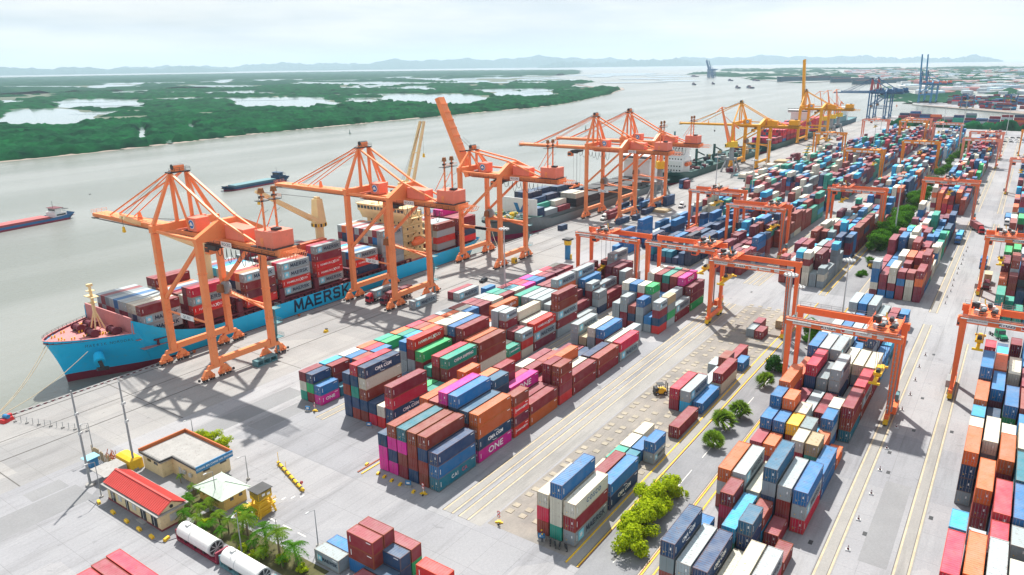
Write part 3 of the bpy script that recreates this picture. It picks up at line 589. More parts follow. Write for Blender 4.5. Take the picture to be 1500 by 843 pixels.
parse('C', Y2_, 95.9, 6.67, [
 '0:40:W*Rw* 2:40:B*b 5:20:W*b 7:40:R 9.2:40:b 11.2:40:wR 13.8:20:b 19.8:20:y',
 '0:40:Twwb 2:40:RR 4:20:t 5:20:b 9:40:LW* 11:40:W 13:20:Rk 14:40:R 17.9:20:R',
 '0:40:kCw 2:40:w 4:20:T 5:20:w 6:20:w 9:40:RC 11:20:R 13:20:W 18:20:W 19:20:R'])
parse('D', Y3_, 95.3, 6.65, [
 '0:40:CW* 2:20:R 4:40:CW*b* 6:40:bb 8:20:o 10:40:tkR 12:40:kW*C 14:40:RRw 16:40:Lb 18:40:tL 20:20:RC 21:20:BB 23:20:Bb',
 '0:40:ww 3:20:R 4:40:RkW 7:20:kTy 8:20:ro 9:20:bW*b 10:20:Rww 11:20:WW 12:40:W 14:40:bSw 16:40:RBWB* 18:40:RRr 20:20:CC 22:20:RR 23:20:BR',
 '0:40:w 2:20:BBs 3:20:Lk 4:40:BBWs* 6:20:C 7:20:RRw 8:20:TLS 9:20:L 10:40:WR 12:40:BBWW* 14:40:RWw 16:20:bbb 17:20:Bb 18:40:WWW 20:20:Rb 22:40:WW',
 '0:40:WB* 2:40:TL 4:40:Lw 7:20:W 8:20:RkY 9:20:bWw 10:40:RW* 12:40:BSS 14:40:BBBW* 16:20:BBBw 17:20:BBb 18:40:RWW 20:20:BW 22:40:WWW',
 '0:40:SW 3:20:RCR 4:40:BSW* 7:20:Ro 8:20:RBb 9:20:RRRo 10:40:RR 12:40:TBBC 14:40:LWWW* 16:20:RRBs 17:20:BB 18:40:BRb 20:40:Rb 22:40:bbb',
 '0:40:kSB* 2:20:b 4:40:kWo 7:20:RR 8:20:RRb 9:20:RBbb 10:40:RRRo 12:40:RRo 14:40:BBBb 16:20:RRBw 17:20:Rw 18:40:BBW 20:40:WW 22:40:RWW'])
parse('E', Y4_, 95.3, 6.65, [
 '-1:40:RBRo 1.8:40:RBRC 4:20:RBBL 8:40:SBBo 10:20:RBBw 11:20:RBBL 12:40:RRRo 14:40:BBRBb 16:20:RRR 18:20:RVVC',
 '0:40:RRRo 2:40:RRRo 4:20:WWW 6:40:kRRo 9:40:BBSw 12:20:BBB 13.2:40:RVVb 15.2:40:RRRo 17.4:20:BBBL 19:20:WWB',
 '0:40:WWWW 2:40:BBBW 4:20:RRRC 5:40:RBBC 8:40:RRRo 10:20:WWWw 12:40:RBgb 15:40:RRBw 17:20:RBW 18.8:20:WWRR',
 '0:40:RRRR 2.5:20:WWWw 4:20:RRSW 5:40:BBSb 7:40:RRSt 9:40:RWWw 11:20:BBBb 12:40:RRRk 14:40:RRRR 16:40:RBBb 18:40:RBBb',
 '1:40:RRBb 3:40:RRWR 5:40:RRRR 7:40:RBBw 9:40:RRRB 11:40:BBBB 13:40:BRRo 15:40:RRRo 17:40:RBBR 19:20:RRR',
 '1:40:RRRb 3:40:BRRo 5:40:RRWW 7:40:RRRo 9:40:RBBb 11:40:RRRR 13:40:RWWW 15:40:RRRk 17:40:RRRb 19:20:BBB',
 '1:40:RRBR 3:40:RRRo 5:40:RRRR 7:40:RBBb 9:40:RRRo 11:40:RRRW 13:40:BBBb 15:40:RRRR 17:40:RWWW'])
# rotated ones by the lower edge (long side across the yard)
def rput(xl, y1, cols, l=20):
    z = .12
    for k, c in enumerate(cols):
        lg = c == c.upper() and c == 'W'
        CL.append(dict(x=xl, y=y1, z=z, l=l, c=c, b='F', row=len(cols), bay=round(xl), lev=k, n=len(cols), logo='M' if lg else None, rot=-math.pi/2, h=2.59)); z += 2.59
# rotation -90deg: local x -> -y, local y -> +x ; local side y=0 faces -x (towards the camera side)
rput(69.2, 83.3, 'bkR'); rput(71.85, 83.3, 'BkR'); rput(68.75, 79.3, 'B'); rput(71.3, 79.3, 'BB'); rput(74.0, 79.3, 'gR'); rput(67.4, 90.0, 'W'); rput(70.0, 89.8, 'b')
rput(71.7, 70.2, 'Rr'); rput(66.1, 79.3, 'R')
for i, (x, c) in enumerate(((45.9, 'C'), (43.2, 'R'), (40.5, 'C'))): 
    CL.append(dict(x=x-.0, y=117.9-.4*i, z=.12, l=40, c=c, b='G', row=i, bay=i, lev=0, n=1, logo=None, rot=-math.pi/2, h=2.85))
# loose ones on the quay
for x, y, l, s, in ((178.8, 168.0, 40, 'W*'), (194.7, 160.8, 40, 'W*'), (194.7, 163.5, 40, 'R'), (205.6, 156.4, 20, 'b'), (207.5, 151.0, 20, 'w'), (197.6, 150.6, 20, 'R'), (314.7, 189.5, 20, 'B*'), (342.6, 170.5, 40, 'B'), (357.5, 168.2, 20, 'B'),
                    (374, 170.4, 40, 'B*'), (404, 170.3, 40, 'BB'), (394, 176.2, 40, 'W'), (396, 172.8, 20, 'B'), (384, 181.5, 40, 'BB'), (372, 181.2, 40, 'B'), (352, 181.3, 40, 'R'), (470, 184.2, 20, 'RR'), (470, 187.5, 40, 'bB'), (560, 186.0, 40, 'R'), (563, 183.0, 20, 'R'), (646, 164, 40, 'V'), (662, 158, 40, 'V'), (676, 168, 40, 'V'), (846, 165, 40, 'R'), (860, 165, 40, 'R')):
    stack('Q', x, y, l, s, 0, len([c for c in CL if c['b'] == 'Q']))
# ---- blocks beyond the cross road (random fill with the photo's mix of colours)
gR = random.Random(21)
MIX = 'RRRRRRRkkVVBBBBbbbsLLtTTgwwwWWWWSooCPPr'
def autoblock(name, rows, x0, x1, mix, hm, skip=.06, seed=0, edge=1):
    g = random.Random(seed)
    for r, y in enumerate(rows):
        x = x0; bay = 0; run = g.choice(mix)
        while x < x1-5.5:
            l = 40 if (g.random() < .5 and x+12.2 < x1) else 20
            if g.random() > skip:
                hh = max(1, min(5, int(round(g.gauss(hm, .9)))))
                if g.random() < .42: run = g.choice(mix)
                s = ''.join(run if g.random() < .62 else g.choice(mix) for _ in range(hh))
                stack(name+str(seed), x, y, l, s, r, bay)
            bay += 1; x += 13.34 if l == 40 else 6.67
def rows_(y0, n, p=2.81): return [y0+p*i for i in range(n)]
NAV = 'BBBBbBBBbdtBBR'
autoblock('H', rows_(85.9, 5), 282, 316, 'RRVVkBbwWT', 3.2, .02, 31); autoblock('H', rows_(85.9, 6), 316, 444, 'RRVkwTbBkWL', 4.0, .02, 32)
autoblock('H', rows_(108, 7), 284, 372, NAV, 2.2, .12, 33); autoblock('H', rows_(111, 6), 372, 444, 'RRVkwWbTLRR', 3.6, .05, 34)
autoblock('H', rows_(134, 5), 290, 372, 'BBbBbRW', 1.6, .3, 35)
autoblock('H', rows_(136, 3), 372, 444, 'TTwbRWL', 2.6, .2, 36)
autoblock('I', rows_(54.3, 6), 281, 345, 'RRVVBbWwkLS', 3.4, .02, 37); autoblock('I', rows_(54.3, 6), 345, 446, 'BBbLRWTgwVk', 3.2, .04, 38)
autoblock('J', rows_(22, 6), 281, 350, 'RRVkoWwbbTL', 3.9, .02, 39); autoblock('J', rows_(22, 6), 350, 420, 'RrBbgWwTLVk', 3.0, .04, 40)
autoblock('K', [.3-W2-2.81*i for i in range(9)], 275, 292, 'TtTtTB', 1.8, .0, 41); autoblock('K', [.3-W2-2.81*i for i in range(9)], 295, 430, 'BbRVWwSgoRk', 3.4, .03, 42)
autoblock('M', rows_(85.9, 6), 480, 690, 'RRVkBbTWwLR', 3.8, .04, 43); autoblock('M', rows_(111, 6), 480, 690, 'RRVwWBbTLRS', 3.4, .05, 44); autoblock('M', rows_(136, 5), 478, 700, 'TTwwRVLbkW', 2.4, .12, 45)
autoblock('M', rows_(54.3, 6), 470, 700, 'RRVkBbLTWwo', 3.7, .03, 46); autoblock('M', rows_(22, 6), 462, 700, 'RRVCBbLgwko', 3.4, .03, 47); autoblock('M', [.3-W2-2.81*i for i in range(9)], 470, 700, 'RRVBbWwkoL', 3.3, .03, 48)
autoblock('N', rows_(85.9, 6), 722, 960, 'RRVkBbTWwLC', 3.6, .06, 49); autoblock('N', rows_(54.3, 6), 722, 930, 'RRVBbLTWwk', 3.4, .06, 50); autoblock('N', rows_(22, 6), 722, 900, 'RRVBbLCk', 3.2, .06, 51); autoblock('N', rows_(111, 6), 722, 960, 'RRVbLLTWC', 3.0, .08, 52)
autoblock('N', rows_(136, 3), 730, 860, 'bbLTwRV', 2.2, .2, 53)
# row stacked along the far basin wall, long sides towards us
g = random.Random(77)
for k in range(26):
    yy = 150-k*13.3; xx = 1048+(yy+170)*.30
    for dx in (0, 9, 18):
        z = .1
        for q in range(g.choice((3, 4, 4, 5)) if dx else g.choice((2, 3, 4))):
            c = g.choice('RRRRVkBBbTWSRo'); CL.append(dict(x=xx+dx, y=yy, z=z, l=40, c=c, b='Z', row=0, bay=k, lev=q, n=5, logo=None, rot=-math.pi/2, h=2.85)); z += 2.85
for k in range(330):
    xx = 1490+g.uniform(0, 430); yy = g.uniform(-380, 150); yy = min(yy, 20+(xx-1470)*.9)
    for row in range(g.choice((1, 2, 3))):
        z = -.8
        for q in range(g.choice((2, 3, 4))):
            CL.append(dict(x=xx+row*2.6, y=yy, z=z, l=40, c=g.choice('RRRVkBBBbTWSCL'), b='Z', row=0, bay=k, lev=q, n=5, logo=None, rot=-math.pi/2, h=2.85)); z += 2.85
# ---- containers on the ships
def shipbay(ship, x, y0, nrow, base, tops, side, l=40, pitch=2.5, mix='RRRWWWSVwBb', seed=0, bay=0):
    """side: colours of the quay-side stack bottom to top; tops: roof colours of the other rows, with heights"""
    g = random.Random(seed); b = 'S%d' % ship
    for r in range(nrow):
        y = y0+r*pitch; n = tops[r][1] if r else None
        if r == 0: items = side
        else: items = ''.join(g.choice(mix) for _ in range(tops[r][1]-1))+tops[r][0]
        z = base; i = 0; out_ = []
        while i < len(items):
            c = items[i]; i += 1; lg = False
            if i < len(items) and items[i] == '*': lg = True; i += 1
            out_.append((c, lg))
        for k, (c, lg) in enumerate(out_):
            d = {'W': 'M', 'r': 'H', 'B': 'w'}.get(c) if lg else None
            CL.append(dict(x=x, y=y, z=z, l=l, c=c, b=b, row=r, bay=bay, lev=k, n=len(out_), logo=d, rot=0, h=2.85 if l == 40 else 2.59)); z += 2.87 if l == 40 else 2.6
def T_(s, h): return [(c, h if isinstance(h, int) else h[i]) for i, c in enumerate(s)]
shipbay(1, 100.9, 202.4, 10, 8.1, T_('RwwWWbWSRW', 3), 'W*W*R', seed=1, bay=0)
shipbay(1, 117.0, 202.4, 10, 6.6, T_('CVwkCbWoRR', [4, 4, 3, 3, 3, 3, 3, 3, 4, 4]), 'Rr*W*C', seed=2, bay=1)
shipbay(1, 135.8, 202.4, 10, 6.5, T_('Wor WWLbRS'.replace(' ', 'w'), [4, 4, 4, 4, 4, 4, 4, 4, 4, 4]), 'rVRW*', seed=3, bay=2)
shipbay(1, 150.6, 202.4, 10, 6.7, T_('WCwVRRWRRW', [4, 4, 4, 5, 4, 4, 4, 5, 5, 4]), 'W*r*W*W*', seed=4, bay=3)
shipbay(1, 165.8, 202.4, 10, 6.7, T_('WCRoRRWWRW', [5, 5, 4, 5, 4, 4, 4, 4, 4, 4]), 'W*r*r*RW*', seed=5, bay=4)
shipbay(1, 184.2, 202.4, 10, 6.0, T_('WbWRwLRRWW', [3, 3, 3, 3, 3, 3, 3, 3, 3, 3]), 'B*r*W*', seed=6, bay=5)
shipbay(1, 198.8, 202.4, 10, 6.0, T_('WRwWRWRWoW', 5), 'W*W*W*W*W*', seed=7, bay=6)
shipbay(1, 232.2, 202.4, 10, 5.4, T_('kWWWRRWCVV', [4, 4, 4, 4, 4, 4, 4, 4, 5, 5]), 'W*r*W*k', seed=8, bay=7)
shipbay(1, 247.2, 202.4, 10, 5.4, T_('RRVRPPRVBB', [4, 4, 4, 4, 5, 5, 4, 4, 4, 4]), 'r*BRR', seed=9, bay=8)
# ------------------------------------------------------------------ ship-to-shore cranes
def rails(mb, pts, h=1.1, r=.045, step=2.0):
    for a, b in zip(pts[:-1], pts[1:]):
        a = Vector(a); b = Vector(b); l = (b-a).length; n = max(1, int(l/step))
        for k in range(n+1): p = a+(b-a)*k/n; mb.beam(p, p+Vector((0, 0, h)), r*1.4)
        for z in (h, h*.55): mb.beam(a+Vector((0, 0, z)), b+Vector((0, 0, z)), r*1.4)
def bogie(parent, x, y, mat, n=2, name='bogie', sz=1.0):
    mb = MB()
    mb.cbox((x, y, 3.1), (5.2*sz, 1.2, 1.0), 0, mat, .8)
    for s in (-1, 1):
        cx = x+s*2.6*sz
        mb.prism([(cx-1.7*sz, 1.5), (cx+1.7*sz, 1.5), (cx+.6*sz, 3.1), (cx-.6*sz, 3.1)], 'y', y-.5, y+.5, mat)
        for q in (-1.05, 1.05):
            mb.box(cx+q*sz-.85*sz, cx+q*sz+.85*sz, y-.45, y+.45, .75, 1.55, mat)
            for w in (-.45, .45): mb.tube((cx+(q+w)*sz, y-.25, .42), (cx+(q+w)*sz, y+.25, .42), .38, n=10, mat=DRK)
            mb.cbox((cx+q*sz, y-.75, 1.0), (.8, .6, .7), 0, mat)
    mb.box(x-5.6*sz, x-5.1*sz, y-.25, y+.25, .6, 1.2, DRK); mb.box(x+5.1*sz, x+5.6*sz, y-.25, y+.25, .6, 1.2, DRK)
    return mb.build(name, None, parent)
RUSTY = paint('rusty_machinery', (.30, .12, .04), .7, .25, .8, dirt=.2)
def sts(name, loc, label, mat=ORG, house=SAL, apex=54.5, boom='down', sign=True, logo=True, tip=60, back=-35, zt=39, group='ship-to-shore cranes along the quay', masts=True, upper=None, detail=True, legsp=9.5, updir=None, spreader=None, lw=1.0):
    r = empty(name, loc, 0, label, 'crane', group); U = upper or mat
    for sx in (-1, 1):
        for y in (-10.35, 10.35):
            mb = MB(); mb.hexa([(sx*legsp-.85*lw, y-.75*lw, 3.9), (sx*legsp+.85*lw, y-.75*lw, 3.9), (sx*legsp+.85*lw, y+.75*lw, 3.9), (sx*legsp-.85*lw, y+.75*lw, 3.9), (sx*legsp-.8*lw, y-.8*lw, zt-.4), (sx*legsp+.8*lw, y-.8*lw, zt-.4), (sx*legsp+.8*lw, y+.8*lw, zt-.4), (sx*legsp-.8*lw, y+.8*lw, zt-.4)], mat)
            for z in (12, 21, 30): mb.box(sx*legsp-1.02, sx*legsp+1.02, y-.93, y+.93, z, z+.12, RAILM if False else mat)
            lg = mb.build('leg', None, r)
            bogie(r, sx*legsp, y, mat)
    for y in (-10.35, 10.35):
        mb = MB(); mb.box(-legsp+1.05, legsp-1.05, y-.6, y+.6, 3.9, 5.6, mat); mb.build('sill_beam', None, r)
    for sx in (-1, 1):
        mb = MB(); mb.beam((sx*legsp, -9.4, zt-2.2), (sx*legsp, 9.5, 20), .9, .9, mat); mb.build('diagonal_brace', None, r)
        mb = MB(); mb.beam((sx*legsp, -9.5, 16), (sx*legsp, 9.5, 16), .45 if boom != 'up' else 1.1, .45 if boom != 'up' else 1.1, mat); t_ = mb.build('tie_beam', None, r)
        if sx == -1 and sign:
            mb = MB(); mb.box(-legsp-.55, -legsp-.35, -3.6, 2.6, 15.3, 16.7, WHT); sp = mb.build('sign_plate', None, r)
            text('QC 0%d' % (sign if isinstance(sign, int) else 1), 1.1, NAVY, sp, (-legsp-.57, -.5, 16), (math.pi/2, 0, -math.pi/2), bold=.01)
    # portal heads
    mb = MB(); y0 = -10.35
    mb.prism([(-legsp-1.0, zt-.45), (legsp+1.0, zt-.45), (legsp+1.0, zt+.7), (3.0, zt+4.6), (-3.0, zt+4.6), (-legsp-1.0, zt+.7)], 'y', y0-.8, y0+.8, mat); mb.box(-legsp-1.06, legsp+1.06, y0-.95, y0-.8, zt-.5, zt-.3, mat)
    mb.build('portal_head', None, r)
    mb = MB(); mb.box(-legsp-1.1, legsp+1.1, 9.5, 11.2, zt-.2, zt+1.9, mat); mb.build('portal_head', None, r)
    for sx in (-1, 1):
        mb = MB(); mb.beam((sx*legsp, -9.4, zt+.1), (sx*legsp, 9.5, zt+.3), .8, .7, mat); mb.build('top_tie', None, r)
        mb = MB(); mb.beam((sx*legsp, 10.35, zt+1.9), (sx*2.5, 10.35, apex), .95, .95, U, .7, .7); mb.build('frame_leg', None, r)
        mb = MB(); mb.beam((sx*2.4, 10.35, zt+1.5), (sx*2.4, 10.35, apex), .8, .8, U); mb.beam((sx*2.4, 4.5, zt+.5), (sx*2.4, 9.9, apex-1), .5, .5, U); mb.build('mast_post', None, r)
        mb = MB(); mb.beam((sx*2.5, 10.2, apex), (sx*2.6, -10.2, zt+5), .65, .55, mat); mb.beam((sx*2.6, -10.4, zt+4.9), (sx*2.3, -26, zt-.4), .5, .5, mat); mb.build('backstay', None, r)
    mb = MB(); mb.box(-3.2, 3.2, 9.3, 11.6, apex, apex+.35, DRK); mb.box(-1.6, 1.6, 9.6, 11.3, apex+.35, apex+2.0, mat); mb.tube((-1.7, 10.4, apex+1.6), (1.7, 10.4, apex+1.6), .8, n=10, mat=DRK)
    mb.v and rails(mb, [(-3.2, 9.3, apex+.3), (3.2, 9.3, apex+.3), (3.2, 11.6, apex+.3)], step=1.6); mb.build('apex_platform', None, r)
    # girder
    mb = MB(); mb.box(-2.7, 2.7, back, 10.2, zt-2.3, zt-.6, mat); mb.box(-1.9, 1.9, back+1, 10.1, zt-3.0, zt-2.3, mat)
    g_ = mb.build('girder', None, r)
    mb = MB()
    for sx in (-1, 1):
        mb.box(sx*3.1-.5, sx*3.1+.5, back+1, 10, zt-2.5, zt-2.42); rails(mb, [(sx*3.55, back+1, zt-2.42), (sx*3.55, 10, zt-2.42)], step=2.5)
    mb.build('walkway', DRK, r)
    if boom == 'down':
        mb = MB(); mb.hexa([(-2.6, 10.2, zt-2.3), (2.6, 10.2, zt-2.3), (2.6, 10.2, zt-.6), (-2.6, 10.2, zt-.6), (-2.3, tip, zt-2.0), (2.3, tip, zt-2.0), (2.3, tip, zt-.9), (-2.3, tip, zt-.9)], mat)
        mb.box(-2.6, 2.6, tip-1.6, tip+.2, zt-2.6, zt-2.3, DRK); rails(mb, [(-2.5, tip, zt-.9), (2.5, tip, zt-.9)], step=1.3); rails(mb, [(-2.6, 12, zt-.6), (-2.3, tip-1, zt-.85)], step=2.4, h=.9, r=.03); mb.box(-3.3, -2.7, 11, tip-1, zt-2.2, zt-2.05, DRK); mb.box(2.7, 3.3, 11, tip-1, zt-2.2, zt-2.05, DRK); mb.cbox((0, tip-25, zt-.75), (1.6, .5, 2.3), 0, mat, .5)
        mb.build('boom', None, r)
        for sx in (-1, 1):
            mb = MB(); mb.beam((sx*2.2, 11, apex+.4), (sx*1.5, tip-10, zt-.6), .36, .36, mat); mb.beam((sx*1.9, 11, apex+.1), (sx*1.4, tip-19, zt-.6), .24, .24, mat)
            mb.tube((sx*.6, 11, apex+1.5), (sx*.6, tip-14, zt-.4), .06, n=4, mat=DRK); mb.build('forestay', None, r)
    else:
        a, q = updir
        mb = MB(); mb.hexa([(-2.4, 11.0, zt-2.8), (2.4, 11.0, zt-2.8), (2.4, 13.2, zt-3.4), (-2.4, 13.2, zt-3.4), (-1.9, a, q), (1.9, a, q), (1.9, a+2.2, q-.8), (-1.9, a+2.2, q-.8)], mat)
        for k in range(1, 10):
            t = k/10; mb.box(-2.1, 2.1, 11+(a-11)*t-.12, 11+(a-11)*t+.0, zt-2.8+(q-zt+2.8)*t, zt-2.2+(q-zt+2.8)*t, mat)
        mb.build('raised_boom', None, r)
        mb = MB()
        for sx in (-1, 1):
            mb.tube((sx*1.2, 10.6, apex+1), (sx*1.2, a*.35+11*.65, zt+(q-zt)*.45), .07, n=4); mb.beam((sx*2.2, 10.9, apex), (sx*1.9, 12+(a-11)*.3, zt+(q-zt)*.25), .35, .35)
        mb.build('forestay', DRK, r)
    # houses
    mb = MB(); mb.box(-.4, 4.2, -3.0+9, 7.6, zt-.45, zt+3.2, house); mb.box(-2.4, 4.6, 4.0, 8.0, zt-.6, zt-.45, DRK); mb.box(-2.2, 2.2, 1.6, 5.8, zt-.4, zt+3.4, house)
    h1 = mb.build('electric_house', None, r)
    if logo:
        mb = MB(); mb.tube((-2.22, 3.7, zt+1.6), (-2.26, 3.7, zt+1.6), 1.35, n=24, mat=WHT); mb.tube((-2.27, 3.7, zt+1.6), (-2.30, 3.7, zt+1.6), 1.15, n=24, mat=paint('badge_blue', (.02, .22, .55), .5))
        mb.prism([(2.9, zt+1.2), (4.5, zt+1.2), (4.2, zt+1.8), (3.7, zt+2.3), (3.2, zt+1.8)], 'x', -2.36, -2.31, WHT); mb.build('round_badge', None, r)
    mb = MB(); mb.hexa([(-2.2, -20, zt-.5), (2.2, -20, zt-.5), (2.2, -12, zt-.5), (-2.2, -12, zt-.5), (-2.2, -20, zt+2.7), (2.2, -20, zt+2.7), (2.2, -12, zt+3.3), (-2.2, -12, zt+3.3)], house if mat is not YEL else mat); mb.build('winch_house', None, r)
    mb = MB(); z0 = zt-.4; mb.box(-3.2, 3.2, back+1.5, back+8.7, z0, z0+4.1, house); mb.box(-4.2, 4.2, back+.6, back+9.6, z0-.25, z0-.02, DRK); mb.box(-1, 1, back+3, back+5, z0+4.1, z0+4.7, DRK)
    mb.box(-3.26, -3.2, back+5.5, back+6.6, z0+.1, z0+2.3, mat); rails(mb, [(-4.5, back+.8, z0), (-4.5, back+10, z0)], step=1.6)
    mh = mb.build('machinery_house', None, r)
    if masts:
        for sx in (-1, 1):
            mb = MB(); x = sx*1.9; y = back+6
            mb.beam((x, y, z0+4.0), (x, y, z0+14.2), .42, .42, mat); mb.box(x-1.3, x+1.3, y-1.3, y+1.3, z0+11.6, z0+11.75, DRK); rails(mb, [(x-1.3, y-1.3, z0+11.75), (x+1.3, y-1.3, z0+11.75), (x+1.3, y+1.3, z0+11.75)], h=1, step=1.3)
            mb.cbox((x, y, z0+13.6), (1.3, 1.3, 1.3), .4, RUSTY, .7); mb.tube((x-.7, y, z0+12.6), (x+.7, y, z0+12.6), .35, n=7, mat=DRK)
            for q_ in range(4): mb.beam((x, y, z0+5+q_*1.7), (x-.9 if q_ % 2 else x+.9, y-.9, z0+5.9+q_*1.7), .08, .08, DRK)
            mb.beam((x, y+.2, z0+10), (x, y+4.5, z0+3.4), .18, .18, mat); mb.build('light_mast', None, r)
    # rear lattice tail
    mb = MB()
    for k in range(6):
        y = back-k*.9; s = 2.2-k*.12; mb.beam((-s, y, zt-1.1), (s, y, zt-1.1), .14, .14); mb.beam((-s, y, zt-2.6), (s, y, zt-2.6), .14, .14); mb.beam((-s, y, zt-2.6), (-s, y-.9, zt-1.1), .12, .12); mb.beam((s, y, zt-2.6), (s, y-.9, zt-1.1), .12, .12)
    mb.build('tail_platform', mat, r)
    # trolley, cab, festoon
    ty = spreader[0] if spreader else -5.0
    mb = MB(); mb.box(-2.9, 2.9, ty-2.6, ty+2.6, zt-4.0, zt-3.1, DRK); mb.box(-2.6, -1.2, ty-1.6, ty+1.8, zt-4.7, zt-4.0, DRK); mb.tube((-1, ty, zt-4), (1, ty, zt-4), .6, n=8, mat=DRK)
    mb.build('trolley', None, r)
    mb = MB(); mb.box(-1.4, 1.2, ty+2.8, ty+5.2, zt-6.6, zt-4.1, mat); mb.box(-1.45, 1.25, ty+5.2, ty+5.3, zt-6.2, zt-4.6, GLS); mb.box(-1.46, -1.4, ty+3.1, ty+5.0, zt-6.0, zt-4.8, GLS); mb.build('operator_cab', None, r)
    mb = MB()
    for k in range(9):
        y = ty-4-k*2.1
        if y < back+2: break
        pts = [(-2.7, y+1.05*math.cos(t), zt-3.1-2.6*abs(math.sin(t))*(1+.3*(k % 3))) for t in np.linspace(0, math.pi, 7)]; mb.path(pts, .09, 4)
    mb.build('festoon_cables', DRK, r)
    if spreader:
        y, z = spreader; mb = MB()
        for sx in (-1, 1):
            for q in (-1, 1): mb.tube((sx*2, y+q, zt-4), (sx*2, y+q, z+1.8), .05, n=4, mat=DRK)
        mb.box(-3.2, 3.2, y-.5, y+.5, z+.9, z+1.8, mat); mb.box(-6.0, 6.0, y-.35, y+.35, z+.2, z+.8, mat)
        for sx in (-1, 1): mb.box(sx*6-.3, sx*6+.3, y-1.2, y+1.2, z, z+.5, mat)
        mb.tube((-1, y, z+1.9), (1, y, z+1.9), .7, n=8, mat=DRK); mb.build('spreader', None, r)
    # sign on the girder
    if sign:
        mb = MB(); mb.box(-3.72, -3.64, -16.2, -11.6, zt-2.5, zt-1.0, WHT); sp = mb.build('name_plate', None, r)
        text('KOCKS', 1.15, NAVY, sp, (-3.74, -13.9, zt-1.75), (math.pi/2, 0, -math.pi/2), bold=.01)
    # stair and cable reel on the far landward leg
    mb = MB(); x = legsp+1.2
    for k in range(3): 
        z = 1+k*4.5; a, b = (-9.4, -11.4) if k % 2 else (-11.4, -9.4); mb.beam((x+1.2*(k % 2), a, z), (x+1.2*((k+1) % 2), b, z+4.5), .7, .25); mb.box(x-.2, x+2.2, -11.8, -9.0, z+4.4, z+4.55); rails(mb, [(x+2.2, -11.8, z+4.5), (x+2.2, -9, z+4.5)], step=.9)
    mb.build('access_stair', TEALM, r)
    mb = MB(); mb.beam((legsp, -9.4, 14.6), (legsp, 9.4, 17.2), 1.1, .25, mat); rails(mb, [(legsp-.5, -9.4, 14.7), (legsp-.5, 9.4, 17.3)], step=1.5); mb.build('cross_walkway', None, r)
    mb = MB(); mb.tube((legsp-1.1, 8.6, 18.4), (legsp+.2, 8.6, 18.4), 2.0, n=18, mat=GRY); mb.cbox((legsp-1.0, 9.8, 17.0), (3.0, 2.2, 2.4), .2, RUSTY, .8); mb.build('cable_drum', None, r)
    mb = MB(); mb.tube((legsp+.4, -8.7, 3.2), (legsp+1.0, -8.7, 3.2), 1.7, n=16); mb.build('cable_reel', GRY, r)
    return r
STSL = [
 dict(x=114.5, label='nearest orange quay crane, standing over the bow of the blue ship', sign=21),
 dict(x=186, label='second orange quay crane, boom lowered over the bridge of the blue ship', sign=22),
 dict(x=250, label='orange quay crane with its boom raised steeply at the blue ship stern', boom='up', apex=47.3, updir=(27.0, 69.3), sign=23, tie=1),
 dict(x=360, label='orange quay crane with lowered boom and hanging spreader over the grey ship', spreader=(22, 15), sign=24),
 dict(x=401.5, label='farthest orange quay crane, just behind its twin over the grey ship', sign=25)]
for d in STSL:
    x = d.pop('x'); d.pop('tie', None); sts('quay_crane', (x, 185.05, 0), **d)
sts('quay_crane', (607, 185.05, 0), 'yellow quay crane with lowered boom beside the dark green ship', mat=YEL, house=YEL, apex=50, zt=34, tip=62, back=-38, masts=False, sign=None, legsp=16, lw=1.45)
sts('quay_crane', (815, 185.05, 0), 'yellow quay crane with its boom raised upright by the red containers', mat=YEL, house=YEL, apex=52, zt=36, boom='up', updir=(14.5, 84), back=-38, masts=False, sign=None, legsp=18, lw=1.5)
BLUC = paint('crane_blue', (.02, .12, .26), .5, .1, .2); RWM = paint('mast_red', (.45, .05, .05), .5, .1, .2)
for x, lb in ((1175, 'dark blue quay crane with red and white mast, nearer of the pair'), (1225, 'dark blue quay crane with red and white mast, farther of the pair')):
    sts('quay_crane', (x, 183, 0), lb, mat=BLUC, house=BLUC, upper=RWM, apex=56, zt=39, tip=60, back=-32, masts=False, sign=None, logo=False, group='blue quay cranes at the end of the quay')
